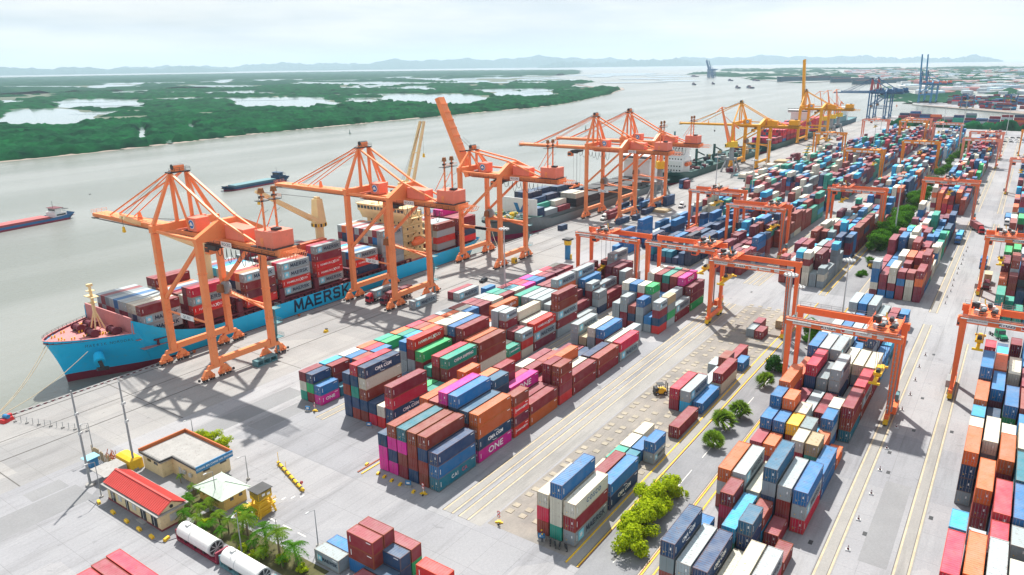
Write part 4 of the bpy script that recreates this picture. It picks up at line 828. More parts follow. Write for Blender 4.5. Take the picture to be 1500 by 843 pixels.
# ------------------------------------------------------------------ slewing jib cranes on portals
def jib_crane(loc, rz, label, cab=YLW, jibm=ORG, lean=.5, Lj=30):
    r = empty('portal_jib_crane', loc, 0, label, 'crane', 'slewing jib cranes on grey portals')
    for sx in (-1, 1):
        for sy in (-1, 1):
            mb = MB(); mb.beam((sx*6, sy*5.2, 1.2), (sx*2.6, sy*2.6, 9.5), 1.1, 1.1, GRY, .9, .9); mb.beam((sx*6, sy*5.2, 1.2), (sx*2.5, sy*5.2, 5), .4, .4, GRY); mb.cbox((sx*6, sy*5.2, .1), (3.4, .9, 1.2), 0, GRY, .7); mb.build('portal_leg', None, r)
    mb = MB(); mb.box(-3.6, 3.6, -3.6, 3.6, 9.2, 10.8, GRY); mb.tube((0, 0, 10.8), (0, 0, 19), 2.0, 1.6, n=14, mat=GRY); mb.build('pedestal', None, r)
    co, si = math.cos(rz), math.sin(rz)
    def q(a, b, z): return (a*co-b*si, a*si+b*co, z)
    mb = MB(); mb.cbox((0, 0, 19), (7.0, 5.0, 4.4), rz, cab, .95); mb.cbox(q(3.2, -2.2, 18.6), (2.6, 2.0, 3.0), rz, cab); mb.cbox(q(4.4, -2.2, 19.4), (.3, 1.7, 1.6), rz, GLS); mb.build('slewing_house', None, r)
    for s in (-1, 1):
        mb = MB(); mb.beam(q(2.2, s*1.6, 21), q(2.2+Lj*math.cos(lean+.75), s*.5, 21+Lj*math.sin(lean+.75)), 1.0, 1.3, jibm, .5, .5); mb.build('jib', None, r)
    tx_, tz = 2.2+Lj*math.cos(lean+.75), 21+Lj*math.sin(lean+.75)
    mb = MB(); mb.beam(q(-2, 0, 23), q(-.6, 0, 36), .8, .8, jibm); mb.beam(q(-.6, 0, 36), q(tx_*.6+1, 0, 21+(tz-21)*.75), .3, .3, jibm); mb.beam(q(-.6, 0, 36), q(-5, 0, 33), .6, 1.2, jibm); mb.beam(q(3, 0, 22), q(-.6, 0, 36), .5, .5, jibm); mb.build('tower_frame', None, r)
    mb = MB(); mb.beam(q(tx_, 0, tz), q(tx_+5, 0, tz-4), .5, .5, jibm); mb.beam(q(tx_, 0, tz), q(tx_-5, 0, tz+.8-1.5), .4, .4, jibm); mb.tube(q(tx_+5, 0, tz-4), q(tx_+5, 0, tz-17), .06, n=4, mat=DRK); mb.cbox(q(tx_+5, 0, tz-18), (.8, .8, 1.2), 0, DRK); mb.build('jib_head', None, r)
    return r
jib_crane((566, 187, 0), 2.5, 'orange jib crane with yellow house on a grey portal beside the green ship')
jib_crane((428, 186, 0), .6, 'yellow and orange jib crane on a grey portal between ships, behind the orange cranes', lean=.75, Lj=24)
for i, x in enumerate((872, 905, 940)): jib_crane((x, 186, 0), 1.9+.35*i, ['nearest', 'middle', 'farthest'][i]+' jib crane of the distant grey portal row on the quay', lean=.6)
# ------------------------------------------------------------------ rubber tyred gantry cranes
def rtg(mat, num=None, trol=-8, spz=12, frames=(-4.8, 4.8), full=True):
    r = empty('gantry_crane', (0, 0, 0))
    zt = 20.4
    for fx in frames:
        for sy in (-1, 1):
            mb = MB(); mb.hexa([(fx-.55, sy*12-.4, 2.6), (fx+.55, sy*12-.4, 2.6), (fx+.55, sy*12+.4, 2.6), (fx-.55, sy*12+.4, 2.6), (fx-.6, sy*12-.65, zt), (fx+.6, sy*12-.65, zt), (fx+.6, sy*12+.65, zt), (fx-.6, sy*12+.65, zt)], mat); mb.build('leg', None, r)
        mb = MB(); mb.box(fx-.6, fx+.6, -13.0, 13.0, zt, zt+1.7, mat); mb.box(fx-.14, fx+.14, -12.4, 12.4, zt+1.7, zt+1.82, DRK); g_ = mb.build('girder', None, r)
        if full:
            sx = -1 if fx < 0 else 1
            mb = MB(); mb.box(fx+sx*.62, fx+sx*1.5, -12.6, 12.6, zt+1.3, zt+1.38); rails(mb, [(fx+sx*1.45, -12.6, zt+1.38), (fx+sx*1.45, 12.6, zt+1.38)], step=2.4); mb.build('walkway', GRY, r)
        if fx < 0:
            for y0, y1 in ((7.2, 11.2), (1.6, 4.6), (-2.2, .2), (-6.2, -3.0), (-8.8, -7.6)):
                mb = MB(); mb.box(fx-.66, fx-.605, y0-.3, y1, zt+.35, zt+1.45, WHT); pl = mb.build('name_plate', None, r)
            if num:
                text(num, 1.15, NAVY, pl, (fx-.68, 3.0, zt+.9), (math.pi/2, 0, -math.pi/2), bold=.02); text('CANG HAI PHONG', .5, NAVY, pl, (fx-.68, 9.1, zt+.9), (math.pi/2, 0, -math.pi/2)); text('MITSUI', .6, NAVY, pl, (fx-.68, -4.8, zt+.9), (math.pi/2, 0, -math.pi/2)); 
                mb = MB(); mb.tube((fx-.67, -.3, zt+.9), (fx-.69, -.3, zt+.9), .4, n=14, mat=RED); mb.build('red_disc', None, pl)
    for sy in (-1, 1):
        mb = MB(); mb.box(frames[0]-1.6, frames[1]+1.6, sy*12-.45, sy*12+.45, 1.7, 2.7, mat); mb.box(-2.4, 2.4, sy*12.95-.5, sy*12.95+.5, 1.5, 3.4, mat if sy < 0 else GRY); mb.build('sill_beam', None, r)
        for fx in frames:
            mb = MB(); mb.box(fx-1.7, fx+1.7, sy*12-.5, sy*12+.5, 1.0, 1.75, YLW)
            mb.box(fx-1.9, fx-1.6, sy*12-.55, sy*12+.55, .5, 1.2, YLW); tr = mb.build('wheel_truck', None, r)
            for q in (-.95, .95):
                w = MB(); w.tube((fx+q, sy*12-.35, .78), (fx+q, sy*12+.35, .78), .75, n=14, mat=TYRE); w.tube((fx+q, sy*12-.37, .78), (fx+q, sy*12+.37, .78), .32, n=10, mat=YLW); w.build('wheel', None, tr)
    if full:
        mb = MB(); mb.beam((frames[0]+1.2, -12.6, 2.8), (frames[0]+1.2, -12.6, zt+1), .35, .35, GRY); mb.beam((frames[0]-.9, -12.0, 3), (frames[0]-.9, -12.0, zt), .2, .2, GRY)
        for z in range(4, 20): mb.box(frames[0]-1.15, frames[0]-.65, -12.25, -11.75, z, z+.06, GRY)
        mb.box(1.0, 3.6, -13.2, -12.5, 3.4, 5.2, TEALM); mb.build('ladder', None, r)
    mb = MB(); y = trol; mb.box(frames[0]-.7, frames[1]+.7, y-3.2, y+3.2, zt+1.85, zt+2.2, mat)
    g = random.Random(3)
    for i in range(14 if full else 5):
        cx, cy = g.uniform(frames[0]+.4, frames[1]-.4), y+g.uniform(-2.6, 2.6)
        if i % 3 == 0: mb.tube((cx-.8, cy, zt+3.1), (cx+.8, cy+g.uniform(-.5, .5), zt+3.1), g.uniform(.35, .7), n=9, mat=g.choice((DRK, DRK, GRY)))
        else: mb.cbox((cx, cy, zt+2.2), (g.uniform(.5, 1.5), g.uniform(.5, 1.4), g.uniform(.5, 1.7)), g.uniform(0, 1), g.choice((mat, DRK, GRY, LGRY, TEALM)))
    if full: rails(mb, [(frames[0]-.6, y-3.2, zt+2.2), (frames[0]-.6, y+3.2, zt+2.2), (frames[1]+.6, y+3.2, zt+2.2)], step=1.5); rails(mb, [(frames[0]-.6, y-3.2, zt+2.2), (frames[1]+.6, y-3.2, zt+2.2)], step=1.5)
    mb.beam((1.5, y, zt+2.2), (1.9, y+.4, zt+4.6), .25, .25, YLW); mb.build('trolley', None, r)
    mb = MB(); mb.box(-1.2, 1.2, y+3.4, y+5.4, zt-2.4, zt-.2, mat); mb.box(-1.25, -1.2, y+3.6, y+5.3, zt-2.1, zt-.9, GLS); mb.build('operator_cab', None, r)
    mb = MB()
    if spz is not None:
        for sx in (-1, 1):
            for q in (-1, 1): mb.tube((sx*2, y+q*.9, zt+1.9), (sx*1.8, y+q*.8, spz+1.6), .045, n=4, mat=DRK)
        mb.box(-2.6, 2.6, y-.9, y+.9, spz+.9, spz+1.6, YLW); mb.box(-6.0, 6.0, y-.4, y+.4, spz+.2, spz+.8, YLW)
        for s in (-1, 1): mb.box(s*5.9-.25, s*5.9+.25, y-1.2, y+1.2, spz, spz+.5, YLW)
        mb.tube((-2.2, y, spz+1.9), (-.8, y, spz+1.9), .5, n=8, mat=DRK); mb.build('spreader', None, r)
    return r
OR2 = paint('gantry_amber', (.78, .26, .02), .5, .1, .2, dirt=.1); PK = paint('gantry_faded_pink', (.85, .28, .18), .55, .1, .2, dirt=.1)  # pink is the gantry orange with distance haze mixed into the paint
RT = [(182, 28.75, RTGM, 'RTG24', -8.4, 9.5, 'large orange gantry crane marked RTG24 over the right-hand container block'),
      (226, 64.5, RTGM, 'RTG23', 8.6, 14, 'orange gantry crane spanning the half-empty storage lane, beside the tall light mast'),
      (238, 92.4, RTGM, 'RTG22', -8.0, 13, 'orange gantry crane over the far end of the front right container block'),
      (237.5, 120.5, RTGM, 'RTG21', 3, 8.2, 'orange gantry crane with hanging spreader behind the stacked light grey containers'),
      (206, -6.2, RTGM, 'RTG25', 8, 14, 'orange gantry crane reaching out of the picture on the right edge, nearer one'),
      (308, -6.2, RTGM, 'RTG26', 7, 12, 'orange gantry crane reaching out of the picture on the right edge, farther one'),
      (350, 121, RTGM, 'RTG20', 0, 15, 'orange gantry crane over the dark blue container rows near the quay'),
      (322, 92.4, RTGM, 'RTG19', -7, 12, 'orange gantry crane over the maroon block, its spreader above a green container'),
      (390, 64.5, RTGM, 'RTG18', 6, 15, 'orange gantry crane left of the green median trees, middle distance'),
      (440, 28.75, RTGM, 'RTG17', 0, 15, 'orange gantry crane right of the green median trees, middle distance'),
      (556, -6.2, PK, None, 6, 14, 'faded orange gantry crane at the right edge beyond the white truck'),
      (690, 142, OR2, None, 0, 15, 'amber gantry crane nearest the quay, behind the stacked hatch covers'),
      (566, 92.4, OR2, None, -7, 12, 'amber gantry crane in the centre distance over maroon stacks'),
      (645, 66, OR2, None, 0, 13, 'amber gantry crane just left of the distant median hedge'),
      (866, 134, PK, None, 0, 14, 'faded pink gantry crane at the far left of the distant row'),
      (862, 98, OR2, None, 8, 12, 'amber gantry crane in the farthest row over empty grey pavement'),
      (898, 98, PK, None, 8, 12, 'faded pink gantry crane just behind the amber one in the farthest row'),
      (845, 66, PK, None, 7, 12, 'faded pink gantry crane over the narrow far container rows'),
      (685, 28.75, PK, None, -6, 14, 'faded pink gantry crane right of the distant median, nearer of two'),
      (752, 28.75, PK, None, -2, 14, 'faded pink gantry crane right of the distant median, farther of two'),
      (785, -8, OR2, None, -4, 13, 'amber gantry crane at the distant right edge beside parked cars')]
for x, y, mat, num, tr, sp, lb in RT:
    r = rtg(mat, num, tr, sp, (-5.2, 5.2), num is not None); r.location = (x, y, 0); tag(r, lb, 'gantry crane', 'rubber tyred gantry cranes over the stacks')
# ------------------------------------------------------------------ ships
def hull(parent, x0, x1, yc, hb, ztop, zsplit, top, boot, deckm, zdeck, rake=4, bowl=30, sternl=14, zwl=-3.4, flare=.45, name='hull', wbow=None):
    """lofted hull; ztop(x) gives the side height; bow at x0"""
    xs = [0, .02, .05, .1, .16, .24, .34, .46, .53, .577, .5835, .61, .66, .72, .8, .9, 1.0]; S = []
    for t in xs:
        xd = x0+bowl*t; xw = x0+rake+(bowl*1.25-rake)*t
        hd = hb*min(1, (t/.60)**.62) if t < .60 else hb; hw = hb*(math.sin(min(1, t)*math.pi/2))**1.25
        S.append((xd, xw, max(.12, hd), max(.08, hw)))
    X = x0+bowl*1.25
    while X < x1-sternl: S.append((X, X, hb, hb)); X += 8
    for t in (0, .35, .7, 1): S.append((x1-sternl+sternl*t, x1-sternl+(sternl-2.5)*t, hb*(1-.12*t*t), hb*(1-.55*t*t)))
    lv = 7; mb = MB()
    def ring(s, side):
        xd, xw, hd, hw = s; zt = ztop(xd); P = []
        for k in range(lv):
            if k == 0: z, u = zwl, 0
            elif k == 1: z, u = zsplit, (zsplit-zwl)/(zt-zwl)
            else: u = (zsplit-zwl)/(zt-zwl); u = u+(1-u)*(k-1)/(lv-2); z = zwl+(zt-zwl)*u
            uu = u**1.5 if s[0] < x0+bowl*1.3 else u
            P.append((xw+(xd-xw)*uu, yc+side*(hw+(hd-hw)*uu), z))
        return P
    for side in (-1, 1):
        base = len(mb.v); rr = [ring(s, side) for s in S]
        for p in rr: mb.v += p
        n = lv
        for i in range(len(S)-1):
            for k in range(n-1):
                a = base+i*n+k; b = a+n; mb.f.append((a, b, b+1, a+1) if side < 0 else (a, a+1, b+1, b)); mb.m.append(mb.mi(boot if k == 0 else top))
        mb_end = rr[-1]
    # transom and stem
    L_ = ring(S[-1], -1); Rr = ring(S[-1], 1)
    for k in range(lv-1): mb.poly([L_[k], Rr[k], Rr[k+1], L_[k+1]], boot if k == 0 else top)
    L_ = ring(S[0], -1); Rr = ring(S[0], 1)
    for k in range(lv-1): mb.poly([L_[k], L_[k+1], Rr[k+1], Rr[k]], boot if k == 0 else top)
    h = mb.build(name, None, parent, smooth=False)
    dk = MB()
    for i in range(len(S)-1):
        a, b = S[i], S[i+1]; za, zb = zdeck(a[0]), zdeck(b[0])
        if abs(za-zb) > .5: zb = za
        dk.poly([(a[0], yc-a[2]+.03, za), (b[0], yc-b[2]+.03, zb), (b[0], yc+b[2]-.03, zb), (a[0], yc+a[2]-.03, za)])
    dk.build('deck', deckm, parent); return h, S
def interp(tab):
    xs = [a for a, b in tab]; ys = [b for a, b in tab]
    return lambda x: float(np.interp(x, xs, ys))
S1 = empty('container_ship', (170, 214.5, -3), 0, 'long sky-blue container ship with red boot top moored at the quay', 'ship', 'ships moored at the quay')
def rel(o, p):  # parts are built in world space under an offset root
    o.location = o.location-p.location
_old = MB.build
ROOTOFF = {}
def build_at(root, f):
    """run f() building parts in world coordinates, then shift them so they stay put under the root"""
    n0 = set(KID.get(root.name, [])) if False else len(KID.get(root.name, []))
    f()
    for o in KID.get(root.name, [])[n0:]: o.location = o.location-root.location
def ship1():
    zt = interp([(79, 10.9), (86, 10.5), (96.9, 10.2), (97.0, 14.0), (98.5, 13.4), (103, 10.6), (109, 7.8), (116, 5.4), (124, 4.9), (255, 4.9), (262, 5.4)])
    zd = interp([(79, 9.9), (97.5, 9.9), (98.5, 4.3), (262, 4.3)])
    def NAMEPLATE():
        # follow the flared side: sample the hull half breadth at the lettering height
        word = 'MAERSK NORDDAL'; x = 86.8
        for ch in word:
            if ch != ' ':
                xa = x; t_ = (xa-79)/31; hb_ = 13.6*min(1, (t_/.60)**.62); xb = x+.6; tb = (xb-79)/31; hb2 = 13.6*min(1, (tb/.60)**.62)
                uu = ((8.3+3.4)/(zt(xa)+3.4))**1.5
                hw1 = 13.6*(math.sin(min(1, t_)*math.pi/2))**1.25; ya = 214.5-(hw1+(hb_-hw1)*uu)-.22
                hw2 = 13.6*(math.sin(min(1, tb)*math.pi/2))**1.25; yb = 214.5-(hw2+(hb2-hw2)*uu)-.22
                text(ch, 1.0, NAVY, S1, (x, ya-.06, 8.3), (math.radians(66), 0, math.atan2(yb-ya, .6)), fs=1.1)
            x += .80 if ch != ' ' else .5
    h, S = hull(S1, 79, 262.5, 214.5, 13.6, zt, -.6, SHB, BOOT, PINKD, zd, rake=4.2, bowl=31)
    stroke_text('MAERSK', 3.9, 3.45, .95, .82, NAVY, S1, (166.2, 200.86, 2.45))
    mb = MB(); mb.box(97.2, 97.6, 201.3, 227.7, 9.95, 14.6); mb.build('breakwater', PINKD, S1)
    # foremast and windlasses
    mb = MB()
    for s in (-1, 1):
        for q in (-1, 1): mb.beam((93.3+s*1.5, 213+q*1.5, 9.9), (93.2+s*.25, 213+q*.25, 15.5), .3, .3)
    mb.beam((93.2, 213, 14), (93.1, 213, 23.6), .8, .8, None, .55, .55); mb.box(92.2, 94.0, 212, 214, 18.4, 18.55); mb.box(92.2, 94.0, 212, 214, 22, 22.15); mb.cbox((93.1, 213, 23.4), (1.5, .9, .7)); mb.box(92, 94.2, 210.8, 215.2, 20.3, 20.5); mb.build('foremast', CREAM, S1)
    for (x, y, r_) in ((94, 218, 0), (95, 206.5, .3), (90.5, 217.5, .2), (90.5, 209.5, -.2)):
        mb = MB(); mb.tube((x-.6, y-1.8, 11), (x-.6, y+1.8, 11), .95, n=12, mat=MARN); mb.tube((x-.6, y-1.9, 11), (x-.6, y-1.6, 11), 1.25, n=12, mat=MARN); mb.tube((x-.6, y+1.6, 11), (x-.6, y+1.9, 11), 1.25, n=12, mat=MARN)
        mb.cbox((x+.9, y, 9.95), (1.2, 1.6, 1.3), 0, MARN); mb.tube((x-2.2, y, 10.4), (x-.6, y, 11), .2, n=6, mat=DRK); mb.build('windlass', None, S1)
    g = random.Random(5)
    for k in range(16):
        x = g.uniform(83, 95); w_ = 12*((x-79)/18)**.6; y = 214.5+g.uniform(-1, 1)*w_*.85
        mb = MB(); 
        for s in (-.4, .4): mb.tube((x+s, y, 9.9), (x+s, y, 10.6), .2, n=7)
        mb.build('bollard', YLW, S1)
    for k in range(14):
        pass
    mb = MB()
    for i in range(9):
        a, b = S[i+1], S[i+2] if i+2 < len(S) else S[i+1]
        if a[0] > 96: break
        rails(mb, [(a[0], 214.5+a[2]*.96, zt(a[0])-.1), (b[0], 214.5+b[2]*.96, zt(min(b[0], 96))-.1)], h=.9, step=1.2)
    mb.build('bulwark_stays', MARN, S1)
    mb = MB()
    for a, b in zip(S[:-1], S[1:]):
        if b[0] > 96.95: break
        for sd_ in (-1, 1): mb.poly([(a[0]+.25, 214.5+sd_*max(.02, a[2]-.3), 9.85), (b[0]+.1, 214.5+sd_*max(.02, b[2]-.3), 9.85), (b[0]+.1, 214.5+sd_*max(.02, b[2]-.3), zt(b[0])-.02), (a[0]+.25, 214.5+sd_*max(.02, a[2]-.3), zt(a[0])-.02)])
    mb.build('bulwark_lining', MARN, S1)
    mb = MB()
    for a, b in zip(S[:-1], S[1:]):
        if b[0] > 97: break
        for sd_ in (-1, 1): mb.beam((a[0]+.1, 214.5+sd_*(a[2]-.15), zt(a[0])+.02), (b[0], 214.5+sd_*(b[2]-.15), zt(b[0])+.02), .4, .12)
    mb.build('bulwark_cap', PINKD, S1)
    # anchor
    mb = MB(); mb.tube((89.2, 206.6, 5.2), (88.2, 204.2, 3.8), 1.3, 1.5, n=12, mat=SHB); mb.beam((88.0, 203.7, 4.3), (88.6, 203.6, 1.6), .8, .8, DRK); mb.beam((86.9, 203.6, 2.2), (90.0, 203.6, 1.6), .8, .9, DRK); mb.build('anchor', None, S1)
    NAMEPLATE()
    # coamings, hatch level, lashing bridges
    mb = MB(); mb.box(100, 212, 203.6, 225.4, 4.3, 5.9); mb.box(230, 260.5, 203.6, 225.4, 4.3, 5.2); mb.build('hatch_coaming', MARN, S1)
    bays = [100.9, 117.0, 135.8, 150.6, 165.8, 184.2, 198.8, 232.2, 247.2]; ends = [b+12.2 for b in bays]
    for i, (a, b) in enumerate(zip(ends[:-1], bays[1:])):
        if b-a > 12: continue
        c = (a+b)/2; hh = 11.2 if i not in (4,) else 9.5
        mb = MB()
        for y in np.arange(202.6, 227.4, 2.5): mb.box(c-.5, c+.5, y-.22, y+.02, 4.3, hh)
        for z in (6.9, 9.0, hh): mb.box(c-.7, c+.7, 201.4, 227.6, z-.2, z)
        mb.box(c-.9, c+.9, 201.2, 201.9, 4.3, hh-1.2)
        mb.build('lashing_bridge', MARN, S1)
    mb = MB()
    for x in np.arange(104, 214, 3.05): mb.box(x, x+.35, 201.2, 202.2, 4.3, 6.2)
    mb.box(103, 214, 201.0, 201.9, 6.0, 6.25); mb.build('deck_edge_supports', MARN, S1)
    # bridge house
    mb = MB(); mb.box(213.6, 225.5, 204.6, 225.0, 4.3, 24.2)
    for z in (7.3, 10.3, 13.3, 16.3, 19.3, 22.2): mb.box(213.2, 226.6, 202.6, 226.6, z-.16, z)
    hs = mb.build('deckhouse', CREAM, S1)
    mb = MB(); mb.hexa([(211.8, 200.6, 24.2), (218.5, 200.6, 24.2), (218.5, 228.4, 24.2), (211.8, 228.4, 24.2), (211.4, 200.6, 27.2), (218.5, 200.6, 27.2), (218.5, 228.4, 27.2), (211.4, 228.4, 27.2)]); mb.box(210.9, 219, 200.4, 228.6, 27.2, 27.45)
    mb.prism([(211.8, 24.2), (213.4, 21.0), (213.4, 24.2)], 'y', 201.4, 227.6); br = mb.build('wheelhouse', CREAM, S1)
    mb = MB()
    for y in np.arange(202, 227, 1.9): mb.hexa([(211.62, y, 25.3), (211.75, y, 25.3), (211.75, y+1.4, 25.3), (211.62, y+1.4, 25.3), (211.42, y, 26.6), (211.6, y, 26.6), (211.6, y+1.4, 26.6), (211.42, y+1.4, 26.6)])
    for z in (8.3, 11.3, 14.3, 17.3, 20.2):
        for y in np.arange(206.5, 224, 2.6): mb.box(213.5, 213.62, y, y+.6, z, z+.8)
        for x in (216, 219.5, 223): mb.box(x, x+.7, 204.5, 204.62, z, z+.9)
    mb.build('window', GLS, S1)
    mb = MB()
    for z in (7.3, 10.3, 13.3, 16.3, 19.3, 22.2): rails(mb, [(213.3, 202.7, z), (226.5, 202.7, z)], h=1.0, step=1.6)
    for k in range(5): z = 7.3+3*k; mb.beam((216+(k % 2)*5, 203.3, z), (221-(k % 2)*5, 203.3, z+3), .8, .2)
    rails(mb, [(211, 200.5, 27.4), (218.8, 200.5, 27.4)], step=1.5); rails(mb, [(211, 200.5, 27.4), (211, 228.4, 27.4)], step=1.5); mb.build('outside_stairs', CREAM, S1)
    mb = MB(); mb.beam((214.5, 214.5, 27.4), (214.5, 214.5, 36), 1.2, 1.2, None, .6, .6); mb.box(214, 215, 210.5, 218.5, 32.5, 32.8); mb.box(213, 216, 213, 216, 30, 30.2); mb.tube((214.5, 211, 27.4), (214.5, 211, 29.4), 1.0, .6, n=10); mb.tube((215, 219, 27.4), (215, 219, 30), .3); mb.cbox((214.5, 222, 28.5), (1.6, 1.6, 1.5)); mb.build('radar_mast', CREAM, S1)
    mb = MB(); mb.hexa([(220.5, 210, 24.2), (225.5, 210, 24.2), (225.5, 219, 24.2), (220.5, 219, 24.2), (221.5, 211, 32), (225.5, 211, 32), (225.5, 218, 32), (221.5, 218, 32)], SHB)
    mb.box(221.4, 225.6, 210.9, 218.1, 30.6, 32.2, DRK); mb.build('funnel', None, S1)
    mb = MB(); n = 12
    for i in range(n):
        t0, t1 = -1+2*i/n, -1+2*(i+1)/n; mb.tube((219.5+4*t0, 201.9, 12.2), (219.5+4*t1, 201.9, 12.2), 1.45*math.sqrt(max(.02, 1-t0**4)), 1.45*math.sqrt(max(.02, 1-t1**4)), n=12, cap=False)
    mb.box(217.8, 221, 201.2, 202.6, 13.2, 14.3); mb.build('lifeboat', paint('lifeboat_orange', (.80, .17, .05), .45, .05, .5), S1, smooth=True)
    mb = MB(); mb.beam((216, 203.5, 9.9), (216, 201.4, 14.6), .3, .3); mb.beam((223, 203.5, 9.9), (223, 201.4, 14.6), .3, .3); mb.build('davit', CREAM, S1)
    # deck cranes
    for x, tipp in ((132.7, (107.5, 217, 40.5)), (181.3, (156, 218, 41.0)), (228.4, (243.5, 218, 59.2))):
        y = 217.5; mb = MB(); mb.tube((x, y, 4.3), (x, y, 25), 1.7, 1.6, n=14); mb.tube((x, y, 24), (x, y, 25.6), 2.6, n=14); mb.hexa([(x-1.9, y-2.1, 25.6), (x+1.9, y-2.1, 25.6), (x+1.9, y+2.1, 25.6), (x-1.9, y+2.1, 25.6), (x-1.3, y-1.5, 34.6), (x+1.3, y-1.5, 34.6), (x+1.3, y+1.5, 34.6), (x-1.3, y+1.5, 34.6)])
        mb.box(x-.8, x+.8, y-.9, y+.9, 34.6, 35.4); c_ = mb.build('deck_crane_column', CREAM, S1)
        mb = MB()
        for k in range(16):
            t = k*math.pi/8; mb.box(x+2.62*math.cos(t)-.25, x+2.62*math.cos(t)+.25, y+2.62*math.sin(t)-.25, y+2.62*math.sin(t)+.25, 24.2, 25.4, DRK if k % 2 else YLW)
        mb.build('warning_band', None, S1)
        mb = MB()
        for s in (-1, 1): mb.beam((x+(2 if tipp[0] > x else -2), y+s*2.1, 26.8), (tipp[0], tipp[1]+s*1.1, tipp[2]), 1.0, 1.25, None, .9, 1.0)
        for k in (.2, .4, .6, .8): 
            p = Vector((x, y, 26.8)).lerp(Vector(tipp), k); w_ = 1.9*(1-k)+.6*k; mb.beam(p+Vector((0, w_, 0)), p-Vector((0, w_, 0)), .3, .3)
        mb.build('deck_crane_jib', CREAM, S1)
        mb = MB(); mb.tube((x, y+.5, 35), tipp, .07, n=4, mat=DRK); mb.tube((x, y-.5, 35), tipp, .07, n=4, mat=DRK)
        hz_ = tipp[2]-(3 if tipp[2] < 50 else 14); mb.tube(tipp, (tipp[0], tipp[1], hz_), .06, n=4, mat=DRK); mb.cbox((tipp[0], tipp[1], hz_-1.6), (.7, 1.0, 1.7), 0, YLW, .6); mb.build('hook_block', None, S1)
build_at(S1, ship1)
# second ship: grey green hull
S2 = empty('cargo_ship', (370, 213, -3), 0, 'grey and green cargo ship with white breakwater and yellow foredeck machinery', 'ship', 'ships moored at the quay')
def ship2():
    zt = interp([(280, 9.2), (290, 8.3), (305, 7.8), (312, 6.4), (322, 4.2), (470, 4.0), (484, 4.4)]); zd = interp([(280, 7.6), (306, 7.2), (311, 7.0), (312.5, 3.4), (484, 3.4)])
    hull(S2, 280.5, 482, 213.5, 13.2, zt, -.4, HGR, paint('boot_magenta', (.30, .02, .09), .5), GRN, zd, rake=6, bowl=34)
    mb = MB(); mb.box(310.5, 311, 202.0, 225, 7.2, 15.6, WHT)
    mb.prism([(207, 12.5), (210.5, 12.5), (212.5, 9), (214, 13), (216.5, 13), (214.2, 8.2), (210, 8.2)], 'x', 310.38, 310.49, BLU); mb.build('breakwater', None, S2)
    g = random.Random(8); mb = MB()
    for k in range(55):
        x = g.uniform(287, 309); w_ = 12*((x-281)/30)**.6; y = 213.5+g.uniform(-.85, .85)*w_; m_ = g.choice((YLW, paint('machinery_olive', (.35, .38, .12), .6), TEALM, LGRY))
        if k % 2: mb.cbox((x, y, 7.4), (g.uniform(.6, 2), g.uniform(.6, 2), g.uniform(.6, 2.2)), g.random(), m_)
        else: mb.tube((x-1, y, 8.3), (x+1, y+g.uniform(-1, 1), 8.3), g.uniform(.3, .7), n=8, mat=m_)
    mb.build('foredeck_machinery', None, S2)
    mb = MB(); mb.box(314, 446, 203, 224, 3.4, 5.2); mb.build('hatch_coaming', HGR, S2)
    for x in np.arange(352, 440, 14.2):
        mb = MB(); mb.box(x, x+13.2, 202.4, 224.6, 5.25, 6.8); mb.box(x+.3, x+12.9, 202.6, 213.2, 6.8, 8.2 if x > 370 else 9.6); mb.box(x+.3, x+12.9, 213.8, 224.4, 6.8, 8.8)
        for y in np.arange(203.5, 223, 3.1): mb.box(x-.06, x, y, y+1.5, 7.0, 7.9, DRK)
        mb.build('hatch_cover', paint('hatch_cream', (.62, .57, .48), .6, .12, .2, dirt=.2), S2)
    mb = MB(); mb.box(452, 468, 204, 223, 3.4, 20, WHT); mb.box(450, 460, 201.5, 225.5, 20, 23, WHT); mb.box(449.9, 450, 202, 225, 21.2, 22.4, GLS); mb.box(470, 476, 209, 217, 3.4, 24, GRN); mb.beam((455, 213, 23), (455, 213, 33), .8, .8, WHT); mb.build('deckhouse', None, S2)
build_at(S2, ship2)
MIXN = 'BBBdBb'
shipbay(2, 313.5, 203.0, 4, 5.3, T_('Bbbb', 2), 'BB', seed=21, bay=0, mix=MIXN, l=20)
shipbay(2, 320.5, 203.0, 8, 5.3, T_('BWTBdBBd', [2, 1, 2, 3, 4, 4, 4, 4]), 'W', seed=22, bay=1, mix=MIXN)
shipbay(2, 334.0, 203.0, 8, 5.3, T_('RwWdBBBd', [1, 2, 2, 3, 3, 4, 4, 3]), 'R', seed=23, bay=2, mix=MIXN)
shipbay(2, 352.3, 203.0, 8, 9.7, T_('wwwwdBBB', [1, 1, 1, 1, 1, 2, 2, 1]), 'w', seed=24, bay=3, mix=MIXN)
shipbay(2, 366.3, 213.0, 4, 8.9, T_('BdBd', [1, 2, 1, 1]), 'B', seed=25, bay=4, mix=MIXN)
S3 = empty('general_cargo_ship', (600, 213, -3), 0, 'dark green cargo ship with white stern bridge and orange lifeboat', 'ship', 'ships moored at the quay')
